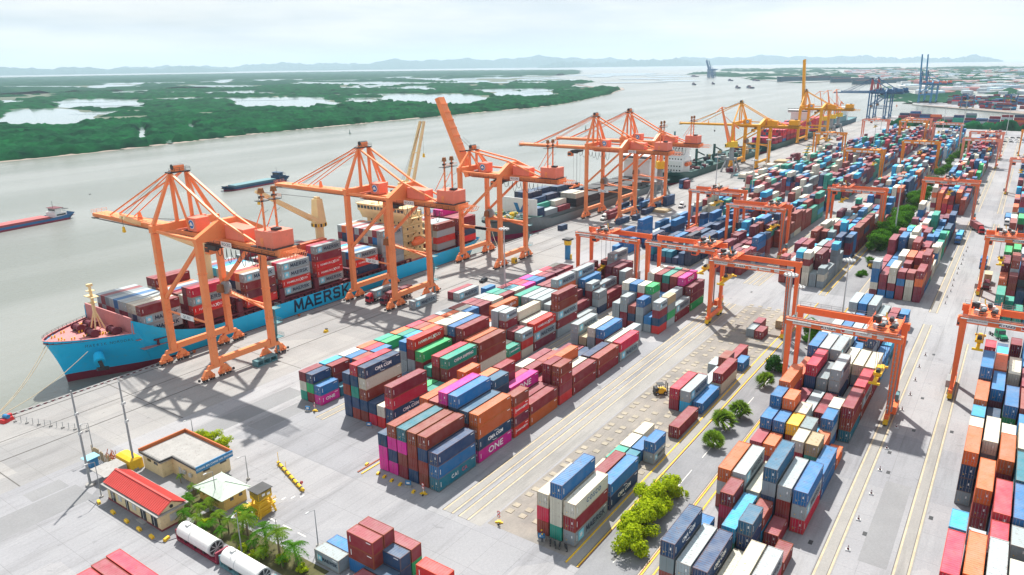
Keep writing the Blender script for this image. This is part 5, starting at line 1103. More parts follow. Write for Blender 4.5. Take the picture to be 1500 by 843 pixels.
def ship3():
    zt = interp([(486, 7.5), (505, 6.4), (520, 4.6), (690, 4.4), (698, 6)]); zd = interp([(486, 4), (520, 3.6), (697, 3.6)])
    hull(S3, 486, 697, 213, 12.6, zt, -1.2, GRN, BOOT, GRN, zd, rake=3, bowl=20)
    mb = MB(); mb.box(508, 524, 204, 222, 3.6, 13, WHT); mb.box(510, 522, 202.5, 223.5, 13, 16, WHT); mb.box(512, 522, 204, 222, 16, 21, WHT); mb.box(511, 518, 201.5, 224.5, 21, 23.6, WHT)
    for z in (6, 9, 14, 17.4, 21.9):
        for y in np.arange(205, 221, 2.2): mb.box(507.9 if z < 12 else (509.9 if z < 16 else 510.9), 508.05 if z < 12 else (510.05 if z < 16 else 511.05), y, y+.9, z, z+.9, GLS)
    mb.beam((514, 213, 23.6), (514, 213, 34), 1, 1, TEALM); mb.box(513, 515, 209, 217, 28, 28.4, TEALM); mb.box(520, 526, 209, 217, 13, 25, GRN)
    mb.build('deckhouse', None, S3)
    mb = MB(); mb.tube((513, 202.4, 10.6), (520, 202.4, 10.6), 1.5, n=10); mb.build('lifeboat', MC['lifeboat_orange'], S3)
    g = random.Random(3); mb = MB()
    for k in range(40):
        x = g.uniform(490, 507); y = 213+g.uniform(-8, 8)*((x-484)/24)**.5; mb.cbox((x, y, 3.8), (g.uniform(.6, 2), g.uniform(.6, 2), g.uniform(.8, 2.6)), g.random(), g.choice((YLW, GRN, LGRY, TEALM)))
    mb.build('foredeck_machinery', None, S3)
    for k in range(95):
        mb = MB(); x = g.uniform(527, 690); mb.cbox((x, 213+g.uniform(-10, 10), 3.7), (g.uniform(1, 5), g.uniform(1, 4), g.uniform(.8, 4.2)), g.choice((0, 1.57, .2)), g.choice((LGRY, GRN, WOOD, TEALM, MARN, GRY, DRK))); mb.build('deck_cargo', None, S3)
    for x in (560, 600, 645):
        mb = MB(); mb.beam((x, 213, 3.6), (x, 213, 17), 1.6, 1.6, GRN); mb.beam((x, 213, 15), (x+18, 213, 10), .8, .8, GRN); mb.build('deck_crane', None, S3)
build_at(S3, ship3)
S4 = empty('container_ship', (840, 213, -3), 0, 'distant dark green container ship loaded with crimson containers', 'ship', 'ships moored at the quay')
def ship4():
    zt = interp([(702, 9), (715, 7.5), (735, 5), (985, 5)]); zd = interp([(702, 7), (730, 4), (985, 4)])
    hull(S4, 702, 985, 213, 13, zt, -1, GRN, BOOT, GRN, zd, rake=5, bowl=34)
    mb = MB(); mb.box(866, 880, 204, 222, 4, 27, WHT); mb.box(864, 874, 200.5, 225.5, 27, 30, WHT); mb.box(863.9, 864, 201, 225, 28.2, 29.4, GLS)
    for y in np.arange(202, 225, 1.6): mb.box(863.7, 863.9, y, y+.9, 31, 31.8, DRK)
    mb.beam((870, 213, 30), (870, 213, 40), 1, 1, GRN); mb.build('deckhouse', None, S4)
build_at(S4, ship4)
for i, x in enumerate((738, 752, 766, 780, 794, 808, 822, 836, 850, 900, 914, 928, 942)):
    hh = 2 if i < 2 else (4 if i < 5 else 5)
    shipbay(4, x, 202.0, 9, 4.6, T_('CCRrCRCBC', [max(1, hh+random.choice((-1, 0, 0)))]*9), 'CRCrCR'[:hh] if i != 2 else 'bCrC', seed=40+i, bay=i, mix='CCCRRPrBt')
S5 = empty('cargo_ship', (1100, 213, -3), 0, 'farthest moored ship, teal deck cargo under the grey jib cranes', 'ship', 'ships moored at the quay')
build_at(S5, lambda: hull(S5, 1000, 1150, 213, 11, lambda x: 5.0, -1, paint('far_hull_blue', (.02, .10, .14), .5), BOOT, TEALM, lambda x: 4.4, rake=4, bowl=24) and MB().box(1010, 1080, 204, 222, 4.5, 12, TEALM).box(1082, 1094, 205, 221, 4.4, 22, WHT).build('deck_stacks', None, S5))
# ------------------------------------------------------------------ river barges and small craft
def barge(x, y, rz, L_, B_w, hullc, bootc, label, house=True, hc=WHT, cover=None, hz=2.4):
    r = empty('river_barge', (x, y, -3), rz, label, 'barge', 'barges and boats on the river')
    zt = lambda q: .0+hz+(1.2*max(0, (q-L_*.82)/(L_*.18)) if q > L_*.82 else 0)+(1.6*max(0, (6-q)/6))
    n0 = len(KID.get(r.name, []))
    hull(r, 0, L_, 0, B_w/2, zt, 1.0, hullc, bootc, MARN, lambda q: hz-.5, rake=1.5, bowl=8, sternl=6, zwl=-.5)
    mb = MB(); mb.box(9, L_*.78, -B_w*.36, B_w*.36, hz-.5, hz+.9); mb.build('cargo_hatch', cover or MARN, r)
    if house:
        mb = MB(); a = L_*.83; mb.box(a, a+7, -B_w*.38, B_w*.38, hz-.5, hz+2.4, hc); mb.box(a+1, a+5, -B_w*.3, B_w*.3, hz+2.4, hz+4.8, hc); mb.box(a+.4, a+5.6, -B_w*.36, B_w*.36, hz+4.8, hz+5.0, MARN if hc is WHT else hc)
        mb.box(a+5.7, a+9, -B_w*.3, B_w*.3, hz+3.6, hz+3.75, DRK)
        for yy in (-B_w*.38-.02, ): mb.box(a+.8, a+6.2, yy, yy+.02, hz+.6, hz+1.5, GLS)
        mb.box(a+.95, a+1, -B_w*.27, B_w*.27, hz+3.2, hz+4.3, GLS); mb.beam((a+2, 0, hz+5), (a+2, 0, hz+9), .14, .14, DRK); mb.build('wheelhouse', None, r)
    return r
BHB = paint('barge_blue', (.02, .12, .28), .5, .15, .1, dirt=.1); BRB = paint('barge_red', (.24, .02, .05), .5, .15, .1, dirt=.1); BDB = paint('barge_dark_blue', (.015, .07, .15), .5, .15, .1)
a_ = math.radians(8.5); barge(203-68*math.cos(a_), 471.5-68*math.sin(a_), a_, 68, 12, BHB, BRB, 'red and blue barge with white wheelhouse leaving the picture on the left', cover=paint('hatch_red', (.42, .10, .10), .6))
barge(309, 473, math.radians(5.6), 61, 12, BDB, BRB, 'empty dark blue barge sailing between the first and second orange cranes', hc=BDB, cover=TEALM)
for x, y, l, lb in ((2833, 1101, 55, 'small distant barge, left of the pair nearest the far bank'), (2931, 1060, 40, 'tiny distant boat just right of the leftmost far barge'), (2490, 813, 50, 'distant dark boat, left one of the central pair'), (2500, 772, 70, 'distant long barge, right one of the central pair'),
                    (4440, 1720, 150, 'hazy cargo barge close to the distant container cranes'), (3470, 1170, 70, 'hazy small boat in front of the distant wooded shore'), (3473, 1050, 90, 'hazy low barge in front of the far shipyard')):
    barge(x, y, .5, l, l*.22, BDB, BDB, lb, hc=BDB, hz=3.5)
for (x, y, l, h) in ((3350, 930, 260, 20), (3430, 830, 220, 16), (3250, 690, 200, 15), (3000, 560, 230, 14)):
    r = barge(x, y, -.7, l, 30, paint('far_hull_blue', (.02, .10, .14), .5), BDB, 'hazy blue ship moored along the far shore, %s one' % {260: 'longest', 220: 'second', 200: 'third', 230: 'nearest'}[l], hc=TEALM, hz=h); r['category'] = 'ship'
for (x, y, c) in ((688, 746, 'green'), (882, 494, 'green'), (250, 520, None)):
    if c:
        mb = MB(); mb.tube((0, 0, -.6), (0, 0, .6), 1.3, n=12, mat=GRN); mb.tube((0, 0, .6), (0, 0, 4.2), .7, .25, n=8, mat=GRN); mb.cbox((0, 0, 4.2), (.7, .7, .9), 0, DRK); o = mb.build('channel_buoy'); o.location = (x, y, -3)
        tag(o, 'green channel buoy near the mangrove bank' if x < 700 else 'green channel buoy on the open river behind the orange crane booms', 'buoy', 'channel buoys')
o = MB().tube((0, 0, 0), (0, 0, 2), 1.6, 1.0, n=10).tube((0, 0, 2), (0, 0, 5), .3, n=6).build('channel_buoy', paint('buoy_orange', (.7, .2, .05), .5)); o.location = (1591, 214, -3); tag(o, 'orange channel buoy at the mouth of the basin', 'buoy', 'channel buoys')
# wakes
WK = bpy.data.materials.new('wake_foam'); WK.use_nodes = True; _b = WK.node_tree.nodes['Principled BSDF']; _b.inputs['Base Color'].default_value = (.55, .56, .52, 1); _b.inputs['Roughness'].default_value = .5; _b.inputs['Alpha'].default_value = .16
for (x0, y0, a, l) in ((203, 471.5, 8.5, 260), (369, 479, 5.6, 330)):
    mb = MB()
    for s in (-1, 1):
        for j in range(3):
            t0 = math.radians(a)+s*(.035+.03*j); w_ = 1.2+j*.6; c, d = math.cos(t0), math.sin(t0); ll = l*(1-.2*j)
            mb.poly([(x0, y0+s*j*.5, -2.985+.004*j), (x0+c*ll, y0+d*ll-w_, -2.985+.004*j), (x0+c*ll, y0+d*ll+w_, -2.985+.004*j)])
    tag(mb.build('boat_wake', WK), kind='structure')
# bird
mb = MB(); mb.poly([(0, .2, 0), (.0, -.25, 0), (1.6, -.15, .35), (1.5, .05, .35)]); mb.poly([(0, .2, 0), (0, -.25, 0), (-1.6, -.15, .3), (-1.5, .05, .3)]); mb.hexa([(-.2, -.7, -.15), (.2, -.7, -.15), (.2, .6, -.1), (-.2, .6, -.1), (-.05, -.8, .15), (.05, -.8, .15), (.05, .6, .15), (-.05, .6, .15)])
o = mb.build('bird', DRK); o.location = (125, 272, 40); o.rotation_euler = (0, 0, -.6); tag(o, 'dark bird gliding over the river with spread wings', 'bird')
# mooring lines
for i, (a, b) in enumerate((((79.4, 213.8, 9.8), (58, 197.9, .4)), ((79.6, 212.6, 9.8), (58.2, 197.9, .4)), ((85.5, 203.8, 8), (57.6, 197.8, .4)), ((262, 205, 5.5), (272, 197.8, .4)), ((282, 211, 8), (270, 197.9, .4)))):
    mb = MB(); p = Vector(a); q = Vector(b); pts = []
    for k in range(9): t = k/8; c = p.lerp(q, t); c.z -= 1.6*math.sin(math.pi*t); pts.append(c)
    mb.path(pts, .09, 5); tag(mb.build('mooring_line', LANEY), ['thick pale mooring line from the blue ship bow tip, nearer strand', 'thick pale mooring line from the blue ship bow tip, farther strand', 'thin pale mooring line from the anchor of the blue ship', 'mooring line at the stern of the blue ship', 'mooring line at the bow of the grey ship'][i], 'rope', 'mooring lines')
# ------------------------------------------------------------------ vegetation
def leaves(mb, c, rad, n, size, g, flat=.8):
    for _ in range(n):
        d = Vector((g.gauss(0, 1), g.gauss(0, 1), g.gauss(0, 1))); d.normalize(); k = g.random()**.4
        p = Vector(c)+Vector((d.x*rad*k, d.y*rad*k, d.z*rad*flat*k)); nrm = (d+Vector((g.uniform(-.7, .7), g.uniform(-.7, .7), g.uniform(-.2, .9)))).normalized()
        u = nrm.orthogonal().normalized(); v = nrm.cross(u); an = g.uniform(0, 6.28); u, v = u*math.cos(an)+v*math.sin(an), v*math.cos(an)-u*math.sin(an); s = size*g.uniform(.6, 1.25)
        mb.poly([p-u*s, p-v*s*.55, p+u*s, p+v*s*.55])
LF = [leafmat('leaf_bright', (.22, .34, .012), (.52, .60, .02), 1.3, .35), leafmat('leaf_mid', (.03, .13, .010), (.11, .27, .02), 1.0, .3), leafmat('leaf_dark', (.012, .06, .010), (.05, .15, .025), .8, .25), leafmat('leaf_palm', (.05, .15, .012), (.26, .38, .035), .9, .35)]
BARK = paint('bark', (.20, .15, .10), .9, .25, 3, dirt=.2)
def tree(h, cr, leaf, seed, n=1500, size=.32, low=.25):
    g = random.Random(seed); r = empty('tree', (0, 0, 0)); mb = MB(); mb.tube((0, 0, 0), (.1, .05, h*.45), .22, .14, n=8); blobs = []
    for k in range(9):
        a = k*2.4+g.random(); rr = cr*g.uniform(.25, .72); z = h*g.uniform(low+.12, .86); p = (rr*math.cos(a), rr*math.sin(a), z); blobs.append((p, cr*g.uniform(.32, .52))); mb.tube((.05, 0, h*g.uniform(.2, .42)), p, .08, .03, n=5)
    mb.build('trunk', BARK, r); blobs.append(((0, 0, h*.82), cr*.5)); mb = MB()
    for c, rad in blobs: leaves(mb, c, rad, n//len(blobs), size, g)
    mb.build('crown', leaf, r); return r
def palm(h, leaf, seed, nf=14, fl=2.2, name='palm_tree', fan=False):
    g = random.Random(seed); r = empty(name, (0, 0, 0)); mb = MB()
    lx, ly = g.uniform(-.3, .3), g.uniform(-.3, .3)
    if h > .8: mb.tube((0, 0, 0), (lx*.4, ly*.4, h*.5), .16, .12, n=7); mb.tube((lx*.4, ly*.4, h*.5), (lx, ly, h), .12, .1, n=7)
    else: mb.tube((0, 0, 0), (lx, ly, h), .25, .2, n=7)
    mb.build('trunk', BARK, r); mb = MB()
    for k in range(nf):
        a = k*2.399+g.uniform(-.2, .2); el = g.uniform(-.1, 1.25) if not fan else g.uniform(.0, 1.5); L_ = fl*g.uniform(.8, 1.1); d = Vector((math.cos(a), math.sin(a), 0)); side = Vector((-d.y, d.x, 0)); pts = []
        for i in range(7):
            t = i/6; pts.append(Vector((lx, ly, h))+d*(L_*t*math.cos(el*.7))+Vector((0, 0, L_*(math.sin(el)*t-.75*t*t))))
        if fan:
            dd3 = Vector((d.x*math.cos(el), d.y*math.cos(el), math.sin(el)*1.0+.05)); hub = Vector((lx, ly, h*.8))+dd3*L_*.55; d = dd3.normalized(); side = d.orthogonal().normalized()
            for j in range(11):
                an = -1.7+3.4*j/10; dd = (d*math.cos(an)+side*math.sin(an)); e = hub+dd*L_*.42+Vector((0, 0, -.10*L_)); n_x = dd.cross(Vector((0, 0, 1)))*.09; mb.poly([hub, hub+dd*.2*L_+n_x, e, hub+dd*.2*L_-n_x])
            mb.tube(pts[0], hub, .03, n=3)
        else:
            for i in range(6):
                p, q = pts[i], pts[i+1]; w_ = fl*.15*math.sin(math.pi*(.15+.8*i/6))
                for s in (-1, 1):
                    for m_ in (0, .5):
                        b = p.lerp(q, m_); mb.poly([b, b.lerp(q, .45), b+side*s*w_*1.7+(q-p)*.9+Vector((0, 0, -.45*w_)), b+side*s*w_*1.6+(q-p)*.7+Vector((0, 0, -.5*w_))])
            mb.path(pts, .03, 3)
    mb.build('fronds', leaf, r); return r
TP = {}
def place(key, mk, x, y, s, rz, label, cat, group):
    if key not in TP: TP[key] = mk(); r = TP[key]
    else: r = copy_tree(TP[key])
    r.location = (x, y, 0); r.scale = (s, s, s); r.rotation_euler = (0, 0, rz); return tag(r, label, cat, group)
for i, (x, y, s, lb) in enumerate(((100.6, 45.6, 1.0, 'bright lime-green bush nearest the camera in the service road median'), (105.5, 46.4, .95, 'second bright lime-green bush of the median clump'), (110.4, 46.2, 1.0, 'third bright lime-green bush of the median clump'), (114.8, 47.2, 1.05, 'feathery lime-green bush leaning over the yellow kerb'), (119.4, 47.2, 1.0, 'farthest lime-green bush of the median clump'), (103.0, 47.3, .95, 'lime-green bush between first and second, nearer the yellow kerb'), (108.0, 47.6, 1.0, 'lime-green bush between second and third, nearer the yellow kerb'), (112.8, 48.2, 1.0, 'lime-green bush pressed against the yellow kerb mid-clump'))):
    place('bush%d' % (i % 3), lambda i=i: tree(4.6, 2.9, LF[0], 60+i, 3400, .24, .0), x, y, s*1.12, i*1.3, lb, 'bush', 'lime-green bushes in the median')
place('fan0', lambda: palm(.9, LF[0], 71, 20, 2.0, 'fan_palm', True), 121.5, 44.9, .9, 0, 'low yellowish fan palm at the end of the lime-green bushes', 'palm', 'low fan palms in the median')
for i, (x, y, s, lb) in enumerate(((143.6, 46.7, 1.15, 'round fan palm, nearest of the median row of three'), (153.0, 47.4, 1.35, 'wide fan palm, middle of the median row of three'), (160.5, 46.3, 1.25, 'fan palm, farthest of the median row of three'), (181.6, 46.8, 1.15, 'yellow-green fan palm beside the tall light mast'))):
    place('fan%d' % (1+i % 2), lambda i=i: palm(1.3, LF[3] if i < 3 else LF[0], 73+i, 85, 2.1, 'fan_palm', True), x, y, s*1.3, i*1.7, lb, 'palm', 'low fan palms in the median')
place('dark', lambda: tree(4.4, 3.4, LF[2], 81, 3000, .3, 0), 193.5, 47.2, 1.0, 0, 'dark leafy shrub at the foot of the tall light mast', 'bush', None)
place('gtree', lambda: tree(6.5, 4.2, LF[1], 82, 3000, .34, .1), 222.5, 44.3, 1.0, 0, 'green tree behind the left legs of the RTG24 gantry crane', 'tree', None)
NTH = ['first', 'second', 'third', 'fourth', 'fifth', 'sixth', 'seventh', 'eighth', 'ninth', 'tenth', 'eleventh', 'twelfth', 'thirteenth', 'fourteenth', 'fifteenth', 'sixteenth', 'seventeenth', 'eighteenth', 'nineteenth', 'twentieth', 'twenty-first', 'twenty-second', 'twenty-third', 'twenty-fourth', 'twenty-fifth', 'twenty-sixth']
g = random.Random(12)
for i in range(22):
    x = 352+i*5.4+g.uniform(-1, 1); y = 47+g.uniform(-3, 3)
    if x > 445: x += 25
    place('med%d' % (i % 3), lambda i=i: tree(7.5, 5.0, LF[1], 90+i, 3200, .38, .05), x, y, g.uniform(.8, 1.2), g.uniform(0, 6), NTH[i]+' tree from the near end of the green median hedge', 'tree', 'trees of the green median hedge')
for i, (x, y) in enumerate(((306, 46), (309.5, 45.2), (330, 46), (334, 47))): place('low%d' % (i % 2), lambda i=i: tree(1.6, 2.2, LF[1], 120+i, 900, .26, -.1), x, y, 1, i, ['low grass-green shrub nearest the far crossing', 'low shrub behind the nearest one in the far median', 'low shrub before the median hedge, left one', 'low shrub before the median hedge, right one'][i], 'bush', 'low shrubs in the far median')
for i in range(16):
    x = 480+i*26; place('med%d' % (i % 3), None, x, 47+g.uniform(-2, 2), g.uniform(.6, .95), g.uniform(0, 6), NTH[i]+' small tree of the distant median beyond the second crossing', 'tree', 'distant median trees')
tag(canopy('hedge_belt', 1000, 1110, -260, 150, 3.2, 5, 11, MANG, -2, poly=[(1012, -260), (1092, 150), (1080, 150), (1000, -260)], seed=31), 'dense dark tree belt in front of the far container row', 'trees')
# gate garden palms
GP = [(60.6, 119.0, 2.6), (61.6, 116.6, 2.2), (63.4, 117.8, 2.4), (61.0, 113.0, 2.4), (62.6, 112.4, 2.0), (64.6, 113.4, 2.6), (63.9, 109.8, 2.2), (62.0, 109.2, 2.0), (65.9, 108.4, 3.6), (62.4, 104.6, 2.2), (64.8, 105.2, 3.6), (63.4, 101.8, 2.0), (65.2, 100.2, 3.8), (62.7, 98.2, 2.2), (64.9, 96.4, 3.7), (65.0, 91.8, 3.8), (63.0, 93.4, 1.6), (67.6, 126.8, 2.0), (67.9, 123.4, 2.2), (65.0, 125.4, 1.9), (64.0, 122.6, 2.2), (66.2, 119.2, 2.4), (68.6, 133.0, 1.4), (65.6, 87.2, 3.0)]
for i, (x, y, h) in enumerate(GP[:-1]):
    place('gp%d' % (i % 4), lambda i=i: palm([2.6, 2.4, 3.2, 2.4][i % 4], LF[3] if i % 3 else LF[1], 140+i, 17, 1.75), x, y, h/2.4, i*.9, NTH[i]+' palm of the gatehouse garden strip, counted from the red roof', 'palm', 'palms in the gatehouse garden')
for i, (x, y) in enumerate(((62.0, 102.8), (63.6, 99.2), (61.8, 99.6), (63.8, 94.6), (64.4, 89.8), (62.6, 115.0))): place('gb%d' % (i % 2), lambda i=i: tree(1.7, 1.3, LF[0], 170+i, 900, .15, 0), x, y, 1, i, NTH[i]+' yellow-green low bush under the gatehouse palms', 'bush', 'low bushes under the gatehouse palms')
for i, (x, y) in enumerate(((80.8, 144.4), (81.5, 141.2), (82.0, 137.6))): place('ft%d' % (i % 2), lambda i=i: tree(3.4, 2.3, LF[0], 180+i, 1700, .22, 0), x, y, 1, i, ['left', 'middle', 'right'][i]+' bright green bush behind the flat-roofed office', 'bush', 'bushes behind the flat-roofed office')
GSOIL = paint('garden_soil', (.09, .085, .035), .95, .3, .8, dirt=.15, dirtc=(.05, .12, .02))
tag(polysheet('garden_soil', [(61.5, 119.5), (66.4, 119), (67, 86), (62, 86)], .02, GSOIL), kind='structure')
tag(polysheet('garden_soil', [(62.4, 128.4), (69.6, 128.4), (69.6, 120.2), (62.4, 120.2)], .02, GSOIL), kind='structure')
# ------------------------------------------------------------------ gate buildings
CRW = paint('cream_wall', (.72, .60, .36), .8, .08, .5, dirt=.15); YLWW = paint('ochre_wall', (.66, .48, .16), .8, .08, .5, dirt=.15); REDR = paint('red_roof_sheet', (.55, .07, .06), .5, .08, .5, dirt=.06); CONC = paint('grey_concrete', (.34, .335, .325), .9, .12, .5, dirt=.25); GRR = paint('pale_green_roof', (.48, .58, .50), .7, .1, .4, dirt=.15); RUST = paint('rust_orange_parapet', (.45, .12, .03), .7, .15, .8, dirt=.2); MRB = paint('maroon_base', (.22, .05, .06), .7)
b = empty('gatehouse', (57.1, 120.4, 0), 0, 'cream gatehouse with a bright red pitched sheet roof', 'building')
def gh():
    mb = MB(); mb.box(57.1, 61.9, 120.4, 139.6, .45, 3.7); mb.prism([(57.1, 3.7), (61.9, 3.7), (59.5, 5.3)], 'y', 120.4, 139.6); mb.build('wall', CRW, b)
    mb = MB(); mb.box(57.0, 62.0, 120.3, 139.7, 0, .47); mb.build('plinth', MRB, b)
    mb = MB(); mb.box(56.3, 62.6, 119.8, 140.2, 3.55, 3.75); mb.build('eave_slab', CONC, b)
    mb = MB()
    for s in (-1, 1):
        x0 = 59.5; mb.hexa([(x0, 119.9, 5.5), (x0, 140.0, 5.5), (x0+s*2.75, 140.0, 3.95), (x0+s*2.75, 119.9, 3.95), (x0, 119.9, 5.62), (x0, 140.0, 5.62), (x0+s*2.75, 140.0, 4.07), (x0+s*2.75, 119.9, 4.07)])
        for y in np.arange(120.1, 139.9, .6): mb.beam((x0+s*.1, y, 5.62), (x0+s*2.7, y, 4.13), .07, .07)
    mb.beam((59.5, 119.9, 5.66), (59.5, 140, 5.66), .4, .12); mb.build('roof', REDR, b)
    for y, w_, d in ((137.5, 1.6, 1), (134.8, 1.2, 0), (132.2, 1.0, 1), (129.6, 1.2, 0), (126.4, 1.8, 1), (122.6, 1.9, 1)):
        mb = MB(); mb.box(57.0, 57.12, y-w_/2, y+w_/2, .5 if d else 1.4, 3.0, GLS if d else LGRY); mb.box(56.97, 57.0, y-.04, y+.04, .5 if d else 1.4, 3.0, WHT); mb.build('door' if d else 'window', None, b)
    mb = MB(); mb.box(58.9, 60.3, 120.28, 120.4, 1.3, 2.7, LGRY); mb.build('window', None, b)
    mb = MB(); mb.tube((59.5, 120.3, 4.3), (59.5, 120.42, 4.3), .35, n=14); mb.build('vent', DRK, b)
    mb = MB(); mb.box(56.2, 57.0, 125.4, 128.0, .0, .3); mb.build('step', CONC, b)
build_at(b, gh)
b2 = empty('flat_roof_office', (67.3, 128.5, 0), 0, 'pale yellow L-shaped office with grey flat roof and rusty orange parapet', 'building')
def fo():
    mb = MB(); mb.box(70, 77.6, 128.9, 145.3, 0, 3.5); mb.box(67.7, 70, 138.1, 145.3, 0, 3.5); mb.build('wall', CRW, b2)
    mb = MB(); mb.prism([(67.3, 137.8), (70, 137.7), (69.8, 128.5), (78, 128.5), (78, 145.7), (67.3, 145.7)], 'z', 3.5, 3.9); mb.prism([(67.9, 138.3), (70.5, 138.2), (70.3, 129.1), (77.4, 129.1), (77.4, 145.1), (67.9, 145.1)], 'z', 3.9, 3.96); mb.build('roof', CONC, b2)
    mb = MB(); mb.box(67.2, 78.1, 145.5, 145.85, 3.7, 4.7); mb.box(77.9, 78.2, 128.5, 145.8, 3.7, 4.7); mb.build('parapet', RUST, b2)
    mb = MB()
    for a, c in (((67.3, 137.8), (67.3, 145.7)), ((67.3, 137.8), (70, 137.7)), ((70, 137.7), (69.8, 128.5))): mb.beam((*a, 4.0), (*c, 4.0), .3, .35)
    mb.build('roof_kerb', DRK, b2)
    mb = MB(); mb.box(69.6, 78.1, 128.2, 128.42, 3.3, 4.7, BLU); sg = mb.build('sign_board', None, b2)
    text('CONG AN CANG HAI PHONG', .62, LETW, sg, (73.9, 128.17, 4.0), (math.pi/2, 0, 0), bold=.008)
    for x, z in ((71.4, 2.5), (75.3, 2.5)): o_ = MB(); o_.box(x, x+1.5, 128.82, 128.92, z, z+.55, GLS); o_.build('window', None, b2)
    for y in (139.6, 142.2): o_ = MB(); o_.box(67.62, 67.72, y, y+1.3, 2.4, 2.95, GLS); o_.build('window', None, b2)
    mb = MB(); mb.box(69.9, 70.02, 134.6, 135.6, 0, 2.3); mb.build('door', LGRY, b2)
    for y in (131, 133.2): mb = MB(); mb.cbox((69.7, y, 1.6), (.4, .9, .7)); mb.build('air_conditioner', LGRY, b2)
build_at(b2, fo)
b3 = empty('hip_roof_shed', (67, 116, 0), 0, 'small ochre shed with a pale green hipped roof', 'building')
def hs():
    mb = MB(); mb.box(67.6, 72.6, 116.4, 124.6, 0, 2.85); mb.build('wall', YLWW, b3)
    mb = MB(); P = [(66.8, 115.7, 2.85), (73.3, 115.7, 2.85), (73.3, 125.3, 2.85), (66.8, 125.3, 2.85)]; T = [(69.9, 119.3, 4.4), (70.2, 119.3, 4.4), (70.2, 121.4, 4.4), (69.9, 121.4, 4.4)]
    mb.hexa(P+T); 
    for p, t in zip(P, T): mb.beam(Vector(p)+Vector((0, 0, .05)), Vector(t)+Vector((0, 0, .05)), .16, .1)
    mb.build('roof', GRR, b3)
    for x in (69, 71): mb = MB(); mb.box(x, x+.7, 116.3, 116.42, 1.6, 2.2); mb.build('window', GLS, b3)
build_at(b3, hs)
mb = MB(); mb.prism([(54.6, 142.8), (58.6, 146.2), (62.5, 143), (62.4, 118.2), (60.4, 117.2), (57.6, 116.4), (55.2, 117.4), (54.7, 120)], 'z', .0, .14); tag(mb.build('gate_island', ASPH), kind='structure')
for i, (x, y, rz) in enumerate(((55.2, 139.8, 1.3), (55.0, 134.0, 1.5), (54.95, 128.9, 1.5), (54.95, 124.5, 1.5), (55.0, 120.3, 1.5), (56.2, 117.4, .3))):
    mb = MB(); mb.cbox((0, 0, .0), (1.3, .55, .5), 0, YLW, .85); mb.box(-.66, .66, -.1, .1, .12, .2, DRK); o = mb.build('kerb_block'); o.location = (x, y, .14); o.rotation_euler = (0, 0, rz); tag(o, NTH[i]+' yellow concrete block on the gatehouse kerb, counted from the river side', 'block', 'yellow blocks on the gatehouse kerb')
# yellow shed box, booth, scrap fence
mb = MB(); mb.hexa([(65.0, 145.9, 0), (67.9, 145.9, 0), (67.9, 151.8, 0), (65.0, 151.8, 0), (65.1, 145.9, 2.3), (67.8, 145.9, 2.3), (67.8, 151.8, 2.3), (65.1, 151.8, 2.3)], YLW); mb.hexa([(65.1, 145.9, 2.3), (67.8, 145.9, 2.3), (67.8, 151.8, 2.3), (65.1, 151.8, 2.3), (65.9, 146.3, 2.75), (67.0, 146.3, 2.75), (67.0, 151.4, 2.75), (65.9, 151.4, 2.75)], YLW)
tag(mb.build('storage_tank'), 'faceted bright yellow storage tank behind the red roof', 'tank')
b4 = empty('guard_booth', (61, 155.5, 0), 0, 'small light blue guard booth with awning next to the tall lamp post', 'booth')
MB().box(.0, 1.6, -.9, .9, 0, 2.2, BLU).box(-.02, 0, -.6, .6, 1, 1.9, GLS).build('cabin', None, b4); MB().hexa([(-.9, -1.3, 2.2), (2, -1.3, 2.3), (2, 1.3, 2.3), (-.9, 1.3, 2.2), (-.9, -1.3, 2.3), (2, -1.3, 2.45), (2, 1.3, 2.45), (-.9, 1.3, 2.3)]).build('awning', paint('pale_blue', (.25, .55, .72), .6), b4)
f = empty('scrap_fence', (64, 152, 0), 0, 'weathered timber and pipe fence beside the yellow tank', 'fence')
def fe():
    g = random.Random(6)
    for k in range(16): mb = MB(); y = 160-k*.62; mb.box(63.9+g.uniform(-.1, .1), 64.05, y, y+.28, 0, g.uniform(1.6, 2.8)); mb.build('post', WOOD, f)
    mb = MB(); 
    for k in range(26): x, y = g.uniform(64.6, 66.4), g.uniform(152.3, 156.5); mb.beam((x, y, .1), (x+g.uniform(-1, 1), y+g.uniform(-1, 1), g.uniform(.5, 2)), .12, .12)
    mb.build('pipe_pile', RUST, f); MB().box(62.1, 64.6, 146.5, 150.5, .1, 2.1).box(58.9, 62.5, 144.2, 150.2, 2.3, 2.42).build('lean_to', CONC, f)
build_at(f, fe)
